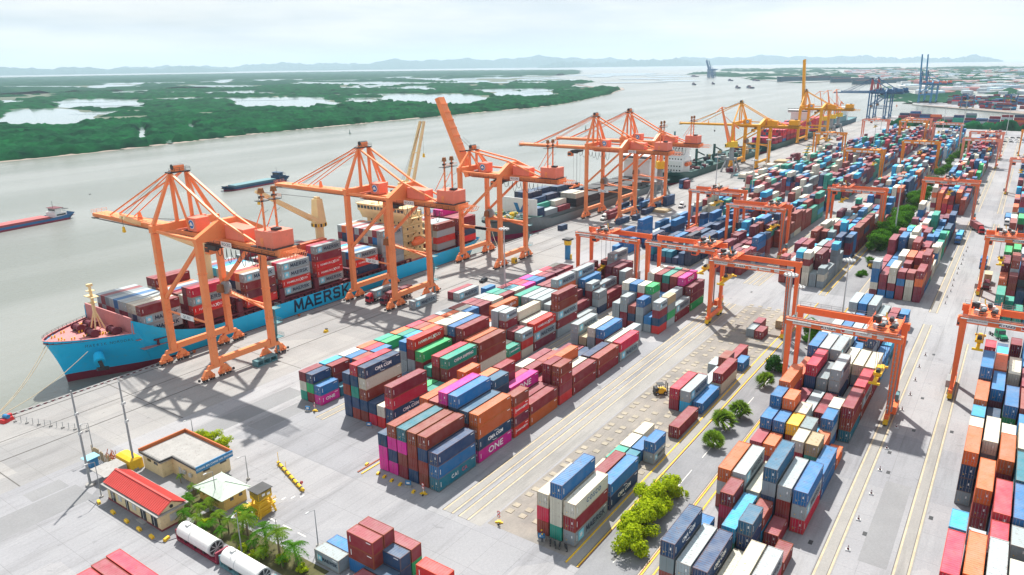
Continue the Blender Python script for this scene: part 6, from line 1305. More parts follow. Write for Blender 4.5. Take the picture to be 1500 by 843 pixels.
# hazard striped mobile tower
tw = empty('inspection_tower', (71.5, 110, 0), 0, 'yellow machine with black and yellow striped cabin on tall legs', 'machine')
def tf():
    mb = MB()
    for x in (70.0, 73.2):
        for y in (108.6, 111.6): mb.beam((x, y, 0), (70.8 if x < 71 else 72.6, 109.2 if y < 110 else 111, 4.2), .28, .28)
    for z in (1.2, 2.8): mb.beam((70.2, 108.8, z), (73, 108.8, z), .16); mb.beam((70.2, 108.8, z), (70.2, 111.4, z), .16); mb.beam((73, 108.8, z), (73, 111.4, z), .16); mb.beam((70.2, 108.8, z-1.1), (70.3, 111.3, z), .12)
    mb.box(70.0, 73.3, 108.5, 111.8, 2.3, 2.5); mb.cbox((71.6, 110.2, .1), (2.2, 2.2, 1.6), .1); mb.cbox((71.2, 109.6, 2.5), (1.6, 1.4, 1.3), .1)
    for k in range(5): mb.beam((69.0+k*.2, 108.2, .2+k*.8), (69.2+k*.2, 108.2, 1.0+k*.8), .12); mb.beam((70.0, 108.5, .4+k*.7), (73.2, 108.5, .9+k*.7), .1); mb.beam((70.0, 108.6, .9+k*.7), (70.0, 111.6, .4+k*.7), .1)
    mb.cbox((69.2, 112.2, .5), (2.6, 1.5, 1.3), .3); mb.beam((68.4, 112.6, .8), (70.6, 111, 2.2), .3); rails(mb, [(69.9, 108.5, 2.9), (73.4, 108.5, 2.9)], step=.8); mb.build('frame', YLW, tw)
    mb = MB(); mb.box(70.3, 73.0, 108.9, 111.3, 4.1, 6.4, YLW)
    for k in range(9):
        z = 4.2+k*.27; 
        for xx in (70.29,): mb.poly([(xx-.012, 108.95, min(6.35, z+.1)), (xx-.012, 111.25, min(6.35, z+.9)), (xx-.012, 111.25, min(6.38, z+1.02)), (xx-.012, 108.95, min(6.38, z+.24))], DRK)
        mb.poly([(70.35, 108.88, min(6.35, z+.1)), (72.95, 108.88, min(6.35, z+.9)), (72.95, 108.88, min(6.38, z+1.02)), (70.35, 108.88, min(6.38, z+.24))], DRK)
    mb.box(70.1, 73.2, 108.7, 111.5, 6.4, 6.5, DRK); mb.box(71.0, 71.6, 108.84, 108.87, 5.2, 5.8, WHT); mb.box(72.0, 72.6, 108.84, 108.87, 4.9, 5.5, WHT); mb.build('cabin', None, tw)
build_at(tw, tf); tw.scale = (1.12, 1.12, .82)
# barrier pipe
bp_ = empty('yellow_barrier', (82.7, 115.7, 0), math.atan2(-13.4, -4.2), 'long yellow and black barrier bar lying on the forecourt with stop signs', 'barrier')
mb = MB(); mb.tube((-7, 0, .45), (7, 0, .45), .34, n=8, mat=YLW)
for k in range(-6, 7, 2): mb.tube((k-.25, 0, .45), (k+.25, 0, .45), .355, n=8, mat=DRK); mb.box(k-.3, k+.3, -.4, .4, 0, .2, YLW)
mb.build('bar', None, bp_)
for x, h, c in ((-6.6, 3.0, None), (-2.2, 2.8, None), (6.4, 2.2, RED)):
    mb = MB(); mb.tube((x, 0, .4), (x, 0, h), .06, n=6, mat=YLW if c is None else LGRY)
    if c: mb.tube((x, -.03, h-.3), (x, .03, h-.3), .4, n=14, mat=RED); mb.tube((x-.04, 0, h-.3), (x-.06, 0, h-.3), .36, n=12, mat=RED)
    mb.build('sign_post', None, bp_)
# tanks on flat racks
def flattank(y1, col, label, ecol):
    r = empty('tank_on_flat_rack', (57.2, y1, 0), 0, label, 'tank'); L_ = 12.4
    mb = MB(); mb.box(0, 2.5, -L_, 0, .15, .55, col); mb.box(0, 2.5, -.35, 0, .55, 2.4, col); mb.box(0, 2.5, -L_, -L_+.35, .55, 2.4, col)
    for k in range(8): mb.box(-.04, .05, -1.2-k*1.5, -.9-k*1.5, .5, .75, col)
    mb.build('flat_rack', None, r)
    mb = MB(); mb.tube((1.25, -.7, 2.05), (1.25, -L_+1.8, 2.05), 1.45, n=28, mat=WHT); mb.tube((1.25, -4.4, 2.05), (1.25, -4.5, 2.05), 1.49, n=28, mat=LGRY); mb.tube((1.25, -L_+2.1, 2.05), (1.25, -L_+1.75, 2.05), 1.50, n=28, mat=LGRY); mb.tube((1.25, -L_+1.74, 2.05), (1.25, -L_+1.7, 2.05), 1.25, n=24, mat=DRK)
    for a in range(8): t = a*math.pi/4; mb.beam((1.25, -L_+1.66, 2.05), (1.25+1.2*math.cos(t), -L_+1.66, 2.05+1.2*math.sin(t)), .14, .1, LGRY)
    mb.cbox((1.25, -2.5, 3.4), (.8, .8, .35), 0, LGRY); mb.build('tank', None, r, smooth=False); mb = MB()
    for y in (-2.6, -5.5, -8.2): mb.cbox((1.25, y, .55), (2.3, .5, .7), 0, DRK)
    mb.build('saddle', None, r); return r
flattank(115.8, BRB, 'white cylindrical tank strapped on a dark red flat rack by the gatehouse', BRB); flattank(102.6, TEALM, 'white cylindrical tank on a blue-green flat rack at the bottom edge', TEALM)
# ------------------------------------------------------------------ masts, lamps, signs
def lamp(x, y, h, label, kind=0, group='slim street lamps near the gatehouse', rz=0, mat=GRY):
    r = empty('street_lamp' if kind == 0 else 'light_mast', (x, y, 0), rz, label, 'lamp' if kind == 0 else 'light mast', group)
    mb = MB(); mb.tube((0, 0, 0), (0, 0, h), .12 if kind == 0 else (.38 if h > 24 else .26), .06 if kind == 0 else .16, n=10, mat=mat); mb.tube((0, 0, 0), (0, 0, .4), .4 if kind == 0 else .9, n=10, mat=CONC); mb.build('pole', None, r)
    mb = MB()
    if kind == 0: mb.beam((0, 0, h), (-1.4, .0, h+.25), .07, .07, mat); mb.cbox((-1.6, 0, h+.2), (.7, .25, .14), 0, LGRY)
    elif kind == 1:
        for k in range(10):
            t = k*math.pi/5; mb.beam((0, 0, h-.3), (1.5*math.cos(t), 1.5*math.sin(t), h-.3), .08, .08, mat); mb.cbox((1.6*math.cos(t), 1.6*math.sin(t), h-.7), (.6, .6, .5), t, LGRY)
        mb.tube((0, 0, h-.35), (0, 0, h-.15), .9, n=14, mat=LGRY); mb.tube((0, 0, h-.15), (0, 0, h+.5), .25, n=8, mat=WHT)
    else:
        for z in (h*.55, h*.75): mb.cbox((0, -.3, z), (.9, .3, .5), .3, LGRY)
    mb.build('lamp_head', None, r); return r
lamp(57.6, 148.1, 21.5, 'tallest lamp mast by the gatehouse, standing in front of the blue booth', 2, 'tall lamp masts by the gatehouse'); lamp(66.2, 146.6, 20.5, 'tall lamp mast rising from behind the red roof and yellow tank', 2, 'tall lamp masts by the gatehouse')
lamp(56.6, 141.6, 8, 'slim lamp at the river-side corner of the gatehouse kerb'); lamp(61.4, 102.3, 8.6, 'slim lamp between the tanks and the palms', rz=.6); lamp(68.1, 119.6, 7.5, 'slim pole in front of the pale green roof'); lamp(77.3, 122.5, 5.6, 'short lamp behind the pale green roof'); lamp(64.2, 160.0, 8, 'slim pole behind the blue booth'); lamp(82.1, 150, 4, 'short pole behind the flat-roofed office'); lamp(70.6, 93.0, 7.5, 'slim lamp beside the loose light grey container'); lamp(68.4, 101.6, 3.6, 'short dark post among the palms')
for x, y, h, lb in ((207, 148.7, 26.5, 'tall white light mast in front of the third quay crane'), (202.6, 47.7, 26, 'tall light mast with round lamp ring beside the RTG24 gantry crane'), (243.7, 40.2, 22, 'grey light mast at the crossing behind RTG24'), (239.5, 53.5, 12, 'short thin pole at the crossing, left of the grey mast'), (380.6, 44.6, 31, 'tall light mast among the median hedge trees'), (447.7, 156.5, 26, 'light mast near the dark blue containers on the quay'), (459, 137, 24, 'light mast behind the dark blue container rows'), (568, 160, 26, 'light mast beside the stacked hatch covers'), (737, 113.6, 27, 'light mast in the far left yard'), (760, 48, 27, 'light mast in the far median'), (992, 82, 30, 'light mast left of the far tree belt'), (1050, 66, 34, 'tallest light mast by the far tree belt'), (1010, 150, 30, 'light mast at the far quay end'), (1000, 20, 30, 'light mast over the far parking area'), (215.5, 43.8, 9, 'thin pole inside the green tree behind RTG24')):
    lamp(x, y, h, lb, 1, 'light masts over the yard', mat=LGRY)
def signpost(x, y, label, c=RED, n=2, col=None):
    r = empty('traffic_sign', (x, y, 0), 0, label, 'sign', 'small signs at the block ends'); mb = MB(); mb.tube((0, 0, 0), (0, 0, 2.5), .06, n=6, mat=WHT)
    for k in range(n): mb.tube((-.05, 0, 1.55+.75*k), (-.1, 0, 1.55+.75*k), .36, n=14, mat=RED); mb.tube((-.1, 0, 1.55+.75*k), (-.12, 0, 1.55+.75*k), .23, n=12, mat=WHT)
    mb.build('disc', None, r)
    mb = MB()
    for k in range(4): t = k*math.pi/2+.4; mb.beam((0, 0, .2), (.75*math.cos(t), .75*math.sin(t), .1), .28, .25, YLW if k % 2 else DRK)
    mb.cbox((0, 0, 0), (.7, .7, .45), .4, YLW); mb.build('base', None, r); return r
signpost(93.6, 88.2, 'red and white sign on a yellow base before the front corner stack'); signpost(94.3, 70.0, 'red and white sign on a yellow base beside the wide runway end'); signpost(106.2, 135.4, 'red and white sign on a yellow base at the left block', n=1)
for i, (x, y) in enumerate(((93.9, 92.6), (105.2, 136.9), (107.6, 117.8), (94.4, 60.6))):
    r = empty('info_board', (x, y, 0), .4, ['blue info board before the front block, left of the sign', 'blue info board by the left block corner', 'blue info board in the shade of the second block', 'blue info board by the parked motorcycles'][i], 'board', 'blue info boards at the block ends')
    MB().box(-.1, .1, -.6, .6, .5, 1.4, BLU).box(-.12, -.1, -.35, .35, .75, 1.15, WHT).build('panel', None, r); MB().box(-.4, .4, -.7, .7, 0, .3, CONC).box(-.05, .05, -.5, -.4, .3, .6, GRY).box(-.05, .05, .4, .5, .3, .6, GRY).build('foot', None, r)
for i, (x, y) in enumerate(((94.0, 101.3), (93.8, 99.3), (93.6, 97.0), (93.5, 94.5), (95.3, 106.0), (93.0, 90.4))):
    o = MB().cbox((0, 0, 0), (1.0, .6, .35), 0, YLW, .8).box(-.2, .2, -.31, .31, .1, .25, DRK).build('floor_marker'); o.location = (x, y, .01); o.rotation_euler = (0, 0, .3); tag(o, NTH[i]+' small yellow marker block on the pavement before the front block', 'marker', 'yellow marker blocks before the front block')
k = 0
for x0, n_ in ((122, 5), (176, 6), (285, 5), (330, 7)):
    for i in range(n_):
        x = x0+i*(10.5 if x0 < 200 else 8.5); y = 14.4+.25*math.sin(i*2)
        r = empty('traffic_cone', (x, y, 0), 0, '%s striped cone along the right lane, %s' % (NTH[i], {122: 'nearest run', 176: 'run before the crossing', 285: 'run beyond the crossing', 330: 'farthest run'}[x0]), 'cone', 'striped cones along the right lane'); MB().cbox((0, 0, 0), (.95, .95, .22), .2, LGRY, .8).build('base', None, r)
        mb = MB(); mb.tube((0, 0, .2), (0, 0, .55), .22, .15, n=8, mat=MARN); mb.tube((0, 0, .55), (0, 0, .8), .15, .11, n=8, mat=WHT); mb.tube((0, 0, .8), (0, 0, 1.0), .11, .05, n=8, mat=MARN); mb.build('cone', None, r)
# ------------------------------------------------------------------ vehicles
def wheel(parent, x, y, r=.5, w=.3):
    o = MB().tube((x, y-w/2, r), (x, y+w/2, r), r, n=14, mat=TYRE).tube((x, y-w/2-.01, r), (x, y+w/2+.01, r), r*.5, n=10, mat=LGRY).build('wheel', None, parent); return o
CABC = {}
def truck(x, y, rz, cabc, label, trailer=True, bonnet=False, load=None, empty_tr=False):
    """faces local -x; trailer behind"""
    r = empty('truck', (x, y, 0), rz, label, 'truck', 'trucks and trailers'); c = paint('cab_'+cabc[0], cabc[1], .35, .04, .5, dirt=.03)
    mb = MB(); a = -1.3 if bonnet else 0
    if bonnet: mb.hexa([(-1.6, .2, .7), (.2, .1, .7), (.2, 2.3, .7), (-1.6, 2.2, .7), (-1.5, .4, 1.45), (.2, .2, 1.75), (.2, 2.2, 1.75), (-1.5, 2.0, 1.45)])
    mb.hexa([(0, .05, .6), (2.1, .05, .6), (2.1, 2.4, .6), (0, 2.4, .6), (.25, .15, 2.9), (2.1, .15, 3.0), (2.1, 2.3, 3.0), (.25, 2.3, 2.9)]); mb.hexa([(.6, .3, 2.95), (2.1, .3, 2.95), (2.1, 2.1, 2.95), (.6, 2.1, 2.95), (1.5, .5, 3.6), (2.1, .5, 3.7), (2.1, 1.9, 3.7), (1.5, 1.9, 3.6)]); mb.build('cab', c, r)
    MB().hexa([(.02, .25, 1.75), (.12, .25, 1.75), (.12, 2.2, 1.75), (.02, 2.2, 1.75), (.2, .3, 2.7), (.3, .3, 2.7), (.3, 2.15, 2.7), (.2, 2.15, 2.7)]).box(.6, 1.4, .03, .08, 1.75, 2.5).box(.6, 1.4, 2.37, 2.42, 1.75, 2.5).build('window', GLS, r)
    MB().box(-.05 if not bonnet else -1.65, .1, .1, 2.3, .45, .8).box(2.1, 3.4 if not trailer else 4.5, .8, 1.6, .7, 1.0).build('chassis', DRK, r)
    for wx in ((-1.0 if bonnet else .8), 3.2, 4.4): 
        for wy in (.2, 2.2): wheel(r, wx, wy)
    if trailer:
        MB().box(2.6, 15.0, .1, .35, 1.15, 1.4).box(2.6, 15.0, 2.1, 2.35, 1.15, 1.4).box(2.6, 15, .9, 1.5, .95, 1.3).build('trailer_frame', DRK, r)
        for wx in (11.2, 12.5, 13.8):
            for wy in (.25, 2.2): wheel(r, wx, wy)
    return r
def on_trailer(x, y, rz, l, c, logo=None, off=2.8):
    co, si = math.cos(rz), math.sin(rz); CL.append(dict(x=x+off*co, y=y+off*si, z=1.42, l=l, c=c, b='V', row=0, bay=len([q for q in CL if q['b'] == 'V']), lev=0, n=1, logo=logo, rot=rz, h=2.85 if l == 40 else 2.59))
CR_ = ('red', (.42, .02, .03)); CW_ = ('white', (.75, .75, .73)); CG_ = ('green', (.02, .28, .13)); CB_ = ('blue', (.03, .14, .38)); CD_ = ('dark', (.03, .05, .06)); CT_ = ('maroon', (.16, .02, .04))
for x, y, rz, c, lb, bn, tr, ld in ((174.6, 185.8, 0, CR_, 'red truck hauling a light grey container under the second quay crane', False, True, (40, 'W', 'M')), (175.6, 179.4, 0, CT_, 'dark red truck hauling a maroon container between the second crane legs', False, True, (40, 'V', None)),
                            (349.5, 182.6, 0, CW_, 'white-cab truck with a maroon container under the fourth quay crane', True, True, None), (404.5, 160.2, 0, CW_, 'white bonneted truck parked beside the pale hatch cover on the quay', True, False, None), (372, 186.3, 0, CR_, 'red truck between the legs of the fourth quay crane', False, True, (40, 'B', None)), (393, 180.0, 0, CR_, 'red truck with dark blue container by the fifth quay crane', False, True, (40, 'B', None)),
                            (255.8, -4.3, .55, CG_, 'green bonneted truck tractor at the crossing on the right', True, False, None), (415.4, 9.6, .35, CR_, 'red truck pulling a red container across the far junction', False, True, (40, 'R', None)), (311, 2.6, 1.57*0+.0, CT_, 'maroon lorry with brown load under the right-edge gantry crane', False, True, None), (385.2, 17.6, 0, CB_, 'truck with sky-blue container beside the far right-hand block', False, True, (40, 'L', None)), (404.8, 17.6, 0, CD_, 'dark empty trailer truck behind the sky-blue container', False, True, None),
                            (461.5, .8, 0, CD_, 'dark truck in the far right lane', False, True, None), (444, .4, 0, CW_, 'white-cab truck at the far junction by the right edge', False, True, (40, 'b', None)), (343, 5.4, 0, CB_, 'short blue lorry with salmon roof in the right lane', False, False, None), (447, 96, 1.2, CR_, 'red truck with empty trailer at the second crossing', False, True, None), (384.5, 178.5, 0, CB_, 'blue-trailer truck behind the tall grey jib crane', False, True, (40, 'b', None))):
    truck(x, y, rz, c, lb, tr, bn)
    if ld: on_trailer(x, y, rz, ld[0], ld[1], ld[2])
on_trailer(349.5, 182.6, 0, 40, 'R'); on_trailer(343, 5.4, 0, 20, 'b', off=2.4); on_trailer(311, 2.6, 0, 20, 'y', off=8.5)
def car(x, y, rz, c, label, group='parked cars'):
    r = empty('car', (x, y, 0), rz, label, 'car', group)
    MB().hexa([(-2.2, -.85, .35), (2.2, -.85, .35), (2.2, .85, .35), (-2.2, .85, .35), (-2.1, -.8, .95), (2.15, -.8, 1.0), (2.15, .8, 1.0), (-2.1, .8, .95)]).hexa([(-1.1, -.75, .95), (1.9, -.75, .98), (1.9, .75, .98), (-1.1, .75, .95), (-.5, -.62, 1.48), (1.3, -.62, 1.5), (1.3, .62, 1.5), (-.5, .62, 1.48)]).build('body', c, r)
    MB().hexa([(-1.08, -.66, 1.0), (-1.0, -.66, 1.0), (-1.0, .66, 1.0), (-1.08, .66, 1.0), (-.56, -.58, 1.44), (-.5, -.58, 1.44), (-.5, .58, 1.44), (-.56, .58, 1.44)]).box(-.6, 1.3, -.76, -.7, 1.02, 1.38).box(-.6, 1.3, .7, .76, 1.02, 1.38).build('window', GLS, r)
    for wx in (-1.4, 1.4):
        for wy in (-.75, .75): wheel(r, wx, wy, .32, .2)
    return r
BLKC = paint('car_black', (.015, .02, .025), .25, .05, 1, dirt=0); WHC = paint('car_white', (.75, .76, .76), .3, .03, 1, dirt=0)
car(219.6, 168.2, .15, BLKC, 'dark saloon car parked on the quay near the tall white light mast', 'cars on the quay'); car(523, 161.5, .1, BLKC, 'dark car on the quay near the pale hatch covers', 'cars on the quay')
g = random.Random(15); n_ = 0
for row, y0 in ((905, 34), (930, 30), (955, 18)):
    for i in range(9): n_ += 1; car(row+g.uniform(-1, 1), y0-i*5.4, 1.57, WHC if g.random() < .6 else BLKC, '%s car from the left, %s row of the far parking area' % (NTH[i], {905: 'near', 930: 'middle', 955: 'far'}[row]), 'cars in the far parking area')
# forklift, small yellow machine, motorcycles, people
def forklift(x, y, rz, label):
    r = empty('forklift', (x, y, 0), rz, label, 'forklift', 'forklifts')
    MB().cbox((0, 0, .5), (3.0, 1.8, 1.1), 0, YLW, .9).cbox((1.2, 0, .6), (.8, 1.7, 1.5), 0, DRK).build('body', None, r); mb = MB()
    for sx in (-.8, .7):
        for sy in (-.75, .75): mb.beam((sx, sy, 1.5), (sx*.8, sy, 2.9), .12, .12)
    mb.box(-.9, .9, -.85, .85, 2.85, 2.98); mb.build('canopy', DRK, r); mb = MB()
    for sy in (-.5, .5): mb.box(-1.9, -1.7, sy-.1, sy+.1, .2, 3.2); mb.box(-3.1, -1.7, sy-.08, sy+.08, .15, .25)
    mb.build('mast', DRK, r)
    for wx in (-1.1, 1.1):
        for wy in (-.95, .95): wheel(r, wx, wy, .5, .35)
forklift(162.6, 67.8, 2.4, 'yellow and black forklift on the half-empty storage lane'); forklift(322, 44.6, .5, 'yellow forklift in the far median among the shrubs')
def motorbike(x, y, rz, label):
    r = empty('motorcycle', (x, y, 0), rz, label, 'motorcycle', 'motorcycles parked before the storage stack'); MB().cbox((0, 0, .45), (1.3, .3, .35), 0, DRK, .8).cbox((-.2, 0, .8), (.8, .28, .14), 0, DRK).beam((.55, 0, .4), (.35, 0, 1.05), .1, .1, GRY).beam((.35, -.35, 1.05), (.35, .35, 1.05), .05, .05, DRK).build('body', None, r)
    for wx in (-.65, .65): wheel(r, wx, 0, .31, .12)
for i, (x, y, a) in enumerate(((94.4, 58.7, .5), (94.3, 57.7, .7), (94.5, 56.8, .4), (94.6, 55.6, .8))): motorbike(x, y, a, NTH[i]+' motorcycle from the left, parked before the storage stack')
def person(x, y, rz, shirt, label):
    SK = paint('skin', (.35, .2, .13), .6); TR = paint('dark_trousers', (.03, .04, .07), .8)
    me = bpy.data.meshes.new('person'); V = [(0, 0, .95), (0, 0, 1.2), (0, 0, 1.42), (0, 0, 1.52), (0, 0, 1.66), (0, .19, 1.40), (.02, .25, 1.14), (.12, .25, .9), (0, -.19, 1.40), (.02, -.25, 1.14), (.1, -.24, .9), (0, .09, .9), (.03, .1, .5), (0, .1, .06), (.12, .1, .03), (0, -.09, .9), (.0, -.1, .5), (-.04, -.1, .06), (.08, -.1, .03)]
    E_ = [(0, 1), (1, 2), (2, 3), (3, 4), (2, 5), (5, 6), (6, 7), (2, 8), (8, 9), (9, 10), (0, 11), (11, 12), (12, 13), (13, 14), (0, 15), (15, 16), (16, 17), (17, 18)]
    me.from_pydata(V, E_, []); o = link('person', me, None, (x, y, 0)); o.rotation_euler = (0, 0, rz); sk = o.modifiers.new('s', 'SKIN'); R2 = [.13, .14, .15, .06, .1, .065, .05, .035, .065, .05, .035, .09, .065, .045, .04, .09, .065, .045, .04]
    for i, q in enumerate(R2): me.skin_vertices[0].data[i].radius = (q, q)
    me.skin_vertices[0].data[0].use_root = True; o.modifiers.new('b', 'SUBSURF').levels = 1; bpy.context.view_layer.update()
    dg = bpy.context.evaluated_depsgraph_get(); m2 = bpy.data.meshes.new_from_object(o.evaluated_get(dg)); o.modifiers.clear(); o.data = m2; m2.materials.clear()
    for m_ in (shirt, SK, TR): m2.materials.append(m_)
    for p in m2.polygons:
        z = p.center.z; p.material_index = 2 if z < .93 else (1 if (z > 1.47 or (abs(p.center.y) > .2 and z < 1.15)) else 0)
    h = MB().cbox((0, 0, 1.68), (.24, .24, .12), 0, YLW, .6).box(-.16, .16, -.14, .14, 1.66, 1.69, YLW).build('helmet', None, o)
    return tag(o, label, 'person', 'people by the motorcycles')
person(94.0, 60.2, .4, BLU, 'standing person in a blue shirt beside the parked motorcycles'); person(94.9, 60.9, 2.0, paint('shirt_dark', (.05, .06, .08), .8), 'standing person in dark clothes against the end of the storage stack')
# odds and ends on the quay
r = empty('post_tower', (267.8, 158.0, 0), 0, 'blue cylindrical post with yellow head on the quay', 'post'); MB().tube((0, 0, 0), (0, 0, 6.5), 1.3, 1.25, n=16, mat=BLU).build('column', None, r); MB().tube((0, 0, 6.5), (0, 0, 8.6), 1.6, 1.7, n=12, mat=YLW).box(-1.8, 1.8, -1.8, 1.8, 8.6, 9.3, DRK).box(-.2, .9, -1.7, -1.3, 0, 2.2, YLW).build('head', None, r)
o = MB().box(0, 7, 0, 2.3, 0, .35).box(0, 7, 0, 2.3, 1.5, 1.8).box(0, .3, 0, 2.3, .3, 1.5).box(6.7, 7, 0, 2.3, .3, 1.5).box(2.1, 2.4, 0, 2.3, .3, 1.5).box(4.4, 4.7, 0, 2.3, .3, 1.5).build('steel_crate', TEALM); o.location = (115.6, 171.0, 0); tag(o, 'blue-green steel lifting frame lying beside the nearest quay crane', 'frame')
o = MB().cbox((0, 0, 0), (1.5, 1.2, .8), .3, YLW, .7).cbox((.4, .2, .6), (.7, .7, .5), .2, DRK).build('pump_unit'); o.location = (146.3, 177.0, .01); tag(o, 'small yellow machine alone on the quay between two crane rails', 'machine')
o = MB().box(-1, 1, -.9, .9, 0, 2.3, YLW).box(-.6, .6, -.92, -.9, .4, 1.8, DRK).build('cable_box'); o.location = (249.5, 174.0, 0); tag(o, 'yellow cabinet under the raised-boom crane', 'cabinet')
for i, (x, y) in enumerate(((57.6, 197.0), (112.2, 197.0), (152, 197.1), (191, 197.1), (271, 197.1), (62, 196.9))):
    o = MB().tube((0, 0, 0), (0, 0, .5), .35, .3, n=12, mat=RUST).tube((0, 0, .5), (0, 0, .7), .5, n=12, mat=RUST).build('mooring_bollard'); o.location = (x, y, .01); tag(o, ['rusty bollard holding the blue ship bow lines', 'rusty bollard under the nearest crane', 'rusty bollard by the first letter on the blue hull', 'rusty bollard by the second crane', 'rusty bollard between the blue and grey ships', 'rusty bollard beside the red winch'][i], 'bollard', 'mooring bollards on the quay edge')
wn = empty('mooring_winch', (60.5, 195.0, 0), .3, 'red winch with a blue drum near the mooring bollard', 'winch'); MB().cbox((0, 0, 0), (3, 1.7, .9), 0, RED, .8).cbox((1, .3, .8), (1, .8, .7), 0, RED).build('body', None, wn); MB().tube((0, -.7, 1.3), (0, .7, 1.3), .55, n=12, mat=BLU).build('drum', None, wn)
fb = empty('quay_fence', (62, 190, 0), 0, 'low wire fence with leaning posts crossing the rails at the quay end', 'fence')
def qf():
    for i in range(13):
        t = i/12; x, y = 61.5+7.5*t, 193-20*t; MB().tube((x, y, 0), (x+.1, y, 1.6), .06, n=6).build('post', GRY, fb)
        if i % 2 == 0: MB().cbox((x, y, 0), (.6, .6, .3), 0).build('foot', CONC, fb)
    mb = MB()
    for z in (.5, 1.0, 1.45): mb.beam((61.5, 193, z), (69, 173, z), .03, .03)
    mb.build('wire', GRY, fb)
build_at(fb, qf)
for i, (x, y, a, b_, c, n_) in enumerate(((532, 158, 14, 12, 'hatch_cream', 3), (560, 160, 22, 8, 'crane_salmon', 2), (592, 158, 18, 12, 'hatch_cream', 3), (622, 160, 16, 10, 'timber', 3), (384.5, 163, 10, 9, 'timber', 1), (543, 171, 10, 6, 'teal_steel', 1))):
    mb = MB(); m_ = MC[c]
    for k in range(n_):
        mb.box(k*.3, a-k*.3, 0, b_, k*1.1, k*1.1+.75, TEALM if k % 2 == 0 and c == 'hatch_cream' and k == 0 else m_); mb.box(k*.3+.5, a-k*.3-.5, .5, b_-.5, k*1.1+.75, k*1.1+1.1, m_)
    o = mb.build('hatch_cover_stack'); o.location = (x, y, .02); tag(o, ['nearest pale hatch cover stack on the quay with teal base', 'salmon hatch covers stacked on the quay', 'pale hatch cover stack under the nearer yellow crane', 'tan hatch cover stack at the far end of the row', 'single pale hatch cover lying by the dark blue containers', 'flat teal hatch cover beside the stacked ones'][i], 'hatch cover', 'hatch covers stored on the quay')
o = MB().prism([(0, 0), (22, 0), (22, 5), (11, 8.5), (0, 5)], 'x', 0, 20).build('white_tent', WHT); o.location = (668, 199.5+.6, 0); bpy.data.objects.remove(o)
for i, (x, y, l) in enumerate(((724, 160, 14), (738, 164, 14), (752, 158, 10))): 
    r = empty('reach_stacker', (640+i*22, 150+i*4, 0), .5, ['nearest', 'middle', 'farthest'][i]+' pale blue reach stacker with raised boom in the far left yard', 'reach stacker', 'reach stackers in the far yard'); MB().cbox((0, 0, .8), (8, 3.4, 2), 0, TEALM).cbox((-1, 0, 2.8), (1.6, 1.6, 1.6), 0, GLS).build('body', None, r); MB().beam((3.5, 0, 3), (-4.5, 0, 11), .9, .9, TEALM).box(-5.2, -4.2, -3, 3, 9.6, 10.2, YLW).build('boom', None, r)
    for wx in (-2.8, 2.8):
        for wy in (-1.6, 1.6): wheel(r, wx, wy, .85, .6)
# bits of the far bank port
for i, (x, y, hh) in enumerate(((4150, 1520, 95), (4250, 1560, 100), (4420, 1610, 95), (4560, 1680, 95))):
    r = empty('distant_port_crane', (x, y, -3), 0, NTH[i]+' hazy blue crane from the left at the distant river port', 'crane', 'distant port cranes with raised booms'); mb = MB()
    for sx in (-12, 12):
        for sy in (-12, 12): mb.beam((sx, sy, 0), (sx, sy, 42), 3, 3)
    mb.box(-14, 14, -14, 14, 40, 44); mb.box(-13, 13, -13, 13, 18, 20); mb.build('portal', BLUC, r); MB().beam((0, 12, 42), (0, 30, hh), 4, 4).beam((0, -30, 44), (0, 12, 44), 4, 4).beam((0, 0, 44), (0, 12, 62), 2, 2).build('boom', BLUC, r)
for i, (x, y) in enumerate(((1700, 205), (1745, 200))):
    sts('quay_crane', (x-30, y-28, 0), ['nearer', 'farther'][i]+' blue and red quay crane with upright boom on the far peninsula', mat=paint('peninsula_blue', (.03, .20, .40), .5, .1, .1), house=SAL, apex=58, zt=38, boom='up', updir=(14, 92), masts=False, sign=None, logo=False, upper=BLUC, group='blue cranes on the far peninsula')
for i in range(9):
    r = rtg(BLUC, None, 0, 12, (-4.8, 4.8), False); r.location = (1520+i*38, 95-i*62, 0); tag(r, NTH[i]+' dark blue gantry crane from the left across the basin', 'gantry crane', 'dark blue gantry cranes across the basin'); r.rotation_euler = (0, 0, 1.2)
# ------------------------------------------------------------------ choose which containers stand alone
def corners(c):
    co, si = math.cos(c['rot']), math.sin(c['rot']); L_ = 12.19 if c['l'] == 40 else 6.06
    def w(x, y, z): return (c['x']+x*co-y*si, c['y']+x*si+y*co, c['z']+z)
    return w, L_
BOX = []; PTS = []; OWN = []; AREA = []
for i, c in enumerate(CL):
    w, L_ = corners(c); P = np.array([w(a, b_, 0) for a in (0, L_) for b_ in (0, W2)]); BOX.append([P[:, 0].min()+.02, P[:, 1].min()+.02, c['z']+.02, P[:, 0].max()-.02, P[:, 1].max()-.02, c['z']+c['h']-.04])
    for a, b_, z, ar in ((L_*.2, W2*.5, c['h'], L_*W2/3), (L_*.5, W2*.5, c['h'], L_*W2/3), (L_*.8, W2*.5, c['h'], L_*W2/3)): PTS.append(w(a, b_, z+.05)); OWN.append(i); AREA.append(ar*.45)
    ys = -.08
    for a in (.2, .5, .8): PTS.append(w(L_*a, ys, c['h']*.6)); OWN.append(i); AREA.append(L_*c['h']/3*.6)
    for b_ in (.3, .7): PTS.append(w(-.08, W2*b_, c['h']*.6)); OWN.append(i); AREA.append(W2*c['h']/2*.7)
BOX = np.array(BOX); PTS = np.array(PTS); OWN = np.array(OWN); AREA = np.array(AREA)
C0 = np.array([0, 0, CH]); D = C0-PTS; dist = np.linalg.norm(D, axis=1)
fwv = np.array(fw); rv = np.array(rt2); uv = np.array(up2); q = PTS-C0; zc = q@fwv; u_ = 750+F_*(q@rv)/zc; v_ = 421.5-F_*(q@uv)/zc
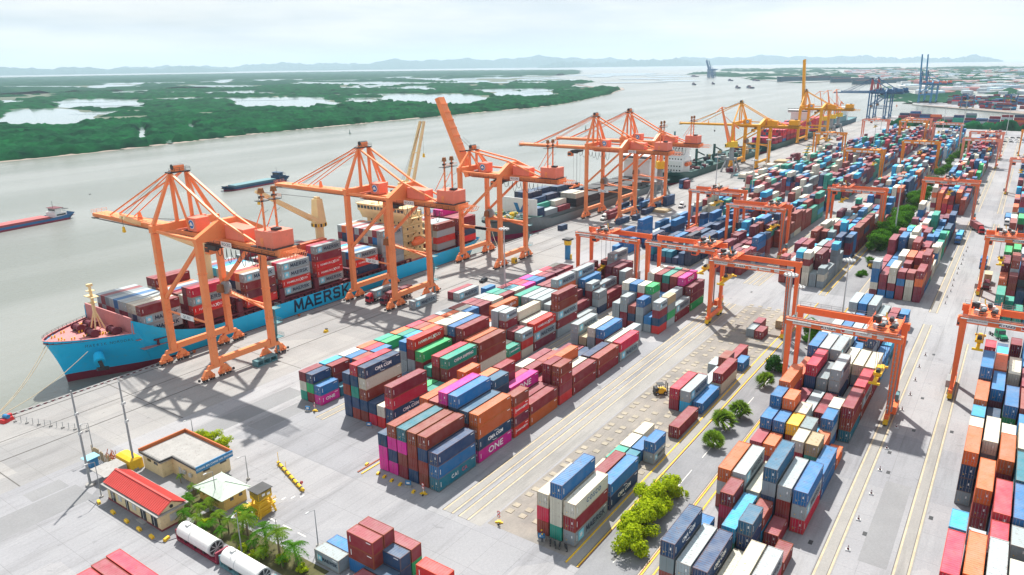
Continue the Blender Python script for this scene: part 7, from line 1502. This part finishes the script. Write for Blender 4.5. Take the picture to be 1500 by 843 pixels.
inframe = (zc > 0) & (u_ > -5) & (u_ < 1505) & (v_ > -5) & (v_ < 848)
vis = np.zeros(len(PTS), bool); CEN = (BOX[:, :3]+BOX[:, 3:])/2
for k in np.nonzero(inframe)[0]:
    p = PTS[k]; d = D[k]/dist[k]; rel_ = CEN-p; t = rel_@d; perp = np.linalg.norm(rel_-t[:, None]*d, axis=1); cand = np.nonzero((t > -7) & (t < 60) & (perp < 7))[0]
    if len(cand) == 0: vis[k] = True; continue
    B = BOX[cand]; inv = 1/np.where(np.abs(d) < 1e-9, 1e-9, d); t1 = (B[:, :3]-p)*inv; t2 = (B[:, 3:]-p)*inv; tn = np.minimum(t1, t2).max(1); tf_ = np.maximum(t1, t2).min(1)
    vis[k] = not np.any((tn <= tf_) & (tf_ > 0) & (cand != OWN[k]))
SCORE = np.zeros(len(CL)); np.add.at(SCORE, OWN, np.where(vis, AREA/dist**2, 0)); order = np.argsort(-SCORE)
SOLO = set(int(i) for i in order[:300] if SCORE[i] > 0)
BN = {'A': 'front right block', 'B': 'second block', 'L': 'quayside block', 'C': 'storage lane block', 'D': 'block under RTG24', 'E': 'right-edge block', 'F': 'loose group at the lower edge', 'G': 'lower left corner', 'Q': 'quay pavement', 'S1': 'deck of the blue ship', 'S2': 'deck of the grey ship', 'H31': 'short maroon block', 'H32': 'maroon far block', 'H33': 'navy far block', 'H34': 'mixed far block', 'H35': 'navy quayside rows', 'H36': 'far quayside rows', 'I37': 'left median block', 'I38': 'far median block', 'J39': 'right median block', 'J40': 'far lane block', 'K41': 'teal edge row', 'K42': 'far edge block', 'V': 'a trailer', 'M': 'distant block', 'N': 'farthest block', 'Z': 'far basin row', 'S4': 'distant ship'}
LV = ['bottom', 'second', 'third', 'fourth', 'fifth', 'sixth']; used = {}
def clabel(c):
    ln = 'long' if c['l'] == 40 else 'short'; col = CN[c['c']]; lev = 'top' if c['lev'] == c['n']-1 else LV[c['lev']]+'-tier'
    if c['n'] == 1: lev = 'single'
    if c['b'] == 'Q': s = '%s %s %s container on the quay, %s' % (ln, col, lev, QD.get(round(c['x']), 'far along, at %d' % c['x']))
    elif c['b'] == 'V': s = '%s %s container riding on a trailer, %s loaded truck' % (ln, col, NTH[c['bay']])
    elif c['b'] == 'F': s = '%s %s %s container, loose group at the lower edge, %s stack' % (ln, col, lev, {69: 'left tall', 72: 'middle tall', 71: 'middle low', 74: 'right', 67: 'left low', 70: 'grey-blue pair', 66: 'lowest left', 68: 'front left'}.get(c['bay'], str(c['bay'])))
    elif c['b'] == 'G': s = '%s %s container roof in the lower left corner, %s from the right' % (ln, col, NTH[c['row']])
    elif c['b'][0] == 'S': s = '%s %s %s container, %s bay from bow, %s row from quay, %s' % (ln, col, lev, NTH[c['bay']], NTH[c['row']], {'S1': 'blue ship', 'S2': 'grey ship'}.get(c['b'], 'far ship'))
    else:
        side = 'left' if c['b'] == 'E' else 'right'; s = '%s %s %s container, %s row from %s, %s stack from front, %s' % (ln, col, lev, NTH[c['row']], side, NTH[c['bay']], BN.get(c['b'], 'distant block %s' % c['b'][1:]))
    return s
HAVE = 0; QD = {179: 'right before the second crane leg', 195: 'in the pair behind the second crane', 206: 'just left of the dark car', 208: 'beside the tall white mast foot', 198: 'next to the quayside block', 315: 'alone by the grey ship bow', 343: 'at the fourth crane foot', 358: 'just beyond the fourth crane foot', 374: 'between fourth and fifth cranes', 404: 'past the fifth crane', 394: 'behind the fifth crane leg', 396: 'by the flat hatch cover', 384: 'under the grey jib crane', 372: 'behind the fourth crane trucks', 352: 'beside the white truck', 470: 'by the green ship stern', 560: 'under the nearer yellow crane', 563: 'beneath the orange jib crane', 646: 'nearest of the maroon far row', 662: 'middle of the maroon far row', 676: 'last of the maroon far row'}
for i in sorted(SOLO):
    c = CL[i]; o = copy_tree(PROTO[c['l']]); o.location = (c['x'], c['y'], c['z']); o.rotation_euler = (0, 0, c['rot'])
    base = PAL[c['c']]; jr = random.Random(i); f_ = jr.uniform(.85, 1.18); col = tuple(min(.9, v*f_+jr.uniform(0, .01)) for v in base)+(1,)
    for q_ in [o]+KID.get(o.name, []): q_.color = col
    if c['h'] != (2.85 if c['l'] == 40 else 2.59): o.scale = (1, 1, 1)
    lb = clabel(c); used[lb] = used.get(lb, 0)+1
    tag(o, lb, 'container', 'shipping containers')
    o.pop('proto', None) if hasattr(o, 'pop') else None
    if 'proto' in o: del o['proto']
    if c['logo']: lettering(o, c['logo'], c['l'], c['h'])
for p_ in PROTO.values():
    for k_ in KID[p_.name]: bpy.data.objects.remove(k_)
    bpy.data.objects.remove(p_)
# all the others as one mesh with painted colours
V = []; F = []; MI = []; CO = []; g = random.Random(99)
for i, c in enumerate(CL):
    if i in SOLO: continue
    w, L_ = corners(c); n0 = len(V); e = .0; h = c['h']-.03; b0 = [w(0, 0, .0), w(L_, 0, .0), w(L_, W2, .0), w(0, W2, .0), w(0, 0, h), w(L_, 0, h), w(L_, W2, h), w(0, W2, h)]
    base = PAL[c['c']]; f_ = g.uniform(.8, 1.2); col = [min(.9, v*f_+g.uniform(0, .012)) for v in base]; dk = [v*.55 for v in col]
    def face(p, mi, cc):
        n = len(V); V.extend(p); F.append(tuple(range(n, n+len(p)))); MI.append(mi); CO.extend([(*cc, 1)]*len(p))
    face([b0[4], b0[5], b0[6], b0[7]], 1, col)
    for a, b_ in ((0, 1), (2, 3)): # long sides with a frame and rib shade painted as darker strips
        p, q_, r_, s_ = b0[a], b0[b_], b0[b_+4], b0[a+4]; face([p, q_, r_, s_], 0, col)
    face([b0[1], b0[2], b0[6], b0[5]], 0, col); face([b0[3], b0[0], b0[4], b0[7]], 0, col)
    if math.hypot(c['x'], c['y']) < 700:
        for yy in (.5, .95, 1.45, 1.9): face([w(-.03, yy, .1), w(-.03, yy+.06, .1), w(-.03, yy+.06, h-.1), w(-.03, yy, h-.1)], 0, [v*.5+.12 for v in col])
        face([w(-.025, 1.2, .1), w(-.025, 1.24, .1), w(-.025, 1.24, h-.1), w(-.025, 1.2, h-.1)], 0, [v*.3 for v in col])
        for z_ in (0.02, h-.14): face([w(0, -.012, z_), w(L_, -.012, z_), w(L_, -.012, z_+.12), w(0, -.012, z_+.12)], 0, [v*.75+.02 for v in col])
        nr = 22 if L_ > 7 else 11; 
        for k in range(nr):
            x_ = .3+(L_-.6)*k/nr; face([w(x_, -.008, .16), w(x_+.2, -.008, .16), w(x_+.2, -.008, h-.15), w(x_, -.008, h-.15)], 0, [v*.86 for v in col])  # groove shade put into the colour, the strips are flat
me = bpy.data.meshes.new('shipping_container_stacks'); me.from_pydata(V, [], F); me.materials.append(M_ST); M_ST2 = cont_mat('container_stuff_roof', .08, True, roof=True); me.materials.append(M_ST2); me.polygons.foreach_set('material_index', MI)  # roof slot paler than the sides, for fading and painted-in sun
at = me.color_attributes.new('paint', 'FLOAT_COLOR', 'CORNER'); at.data.foreach_set('color', np.array(CO, np.float32).ravel())
o = link('shipping_container_stacks', me); tag(o, 'countless smaller coloured containers stacked across the distant yard blocks', 'containers', 'shipping containers', 'stuff')
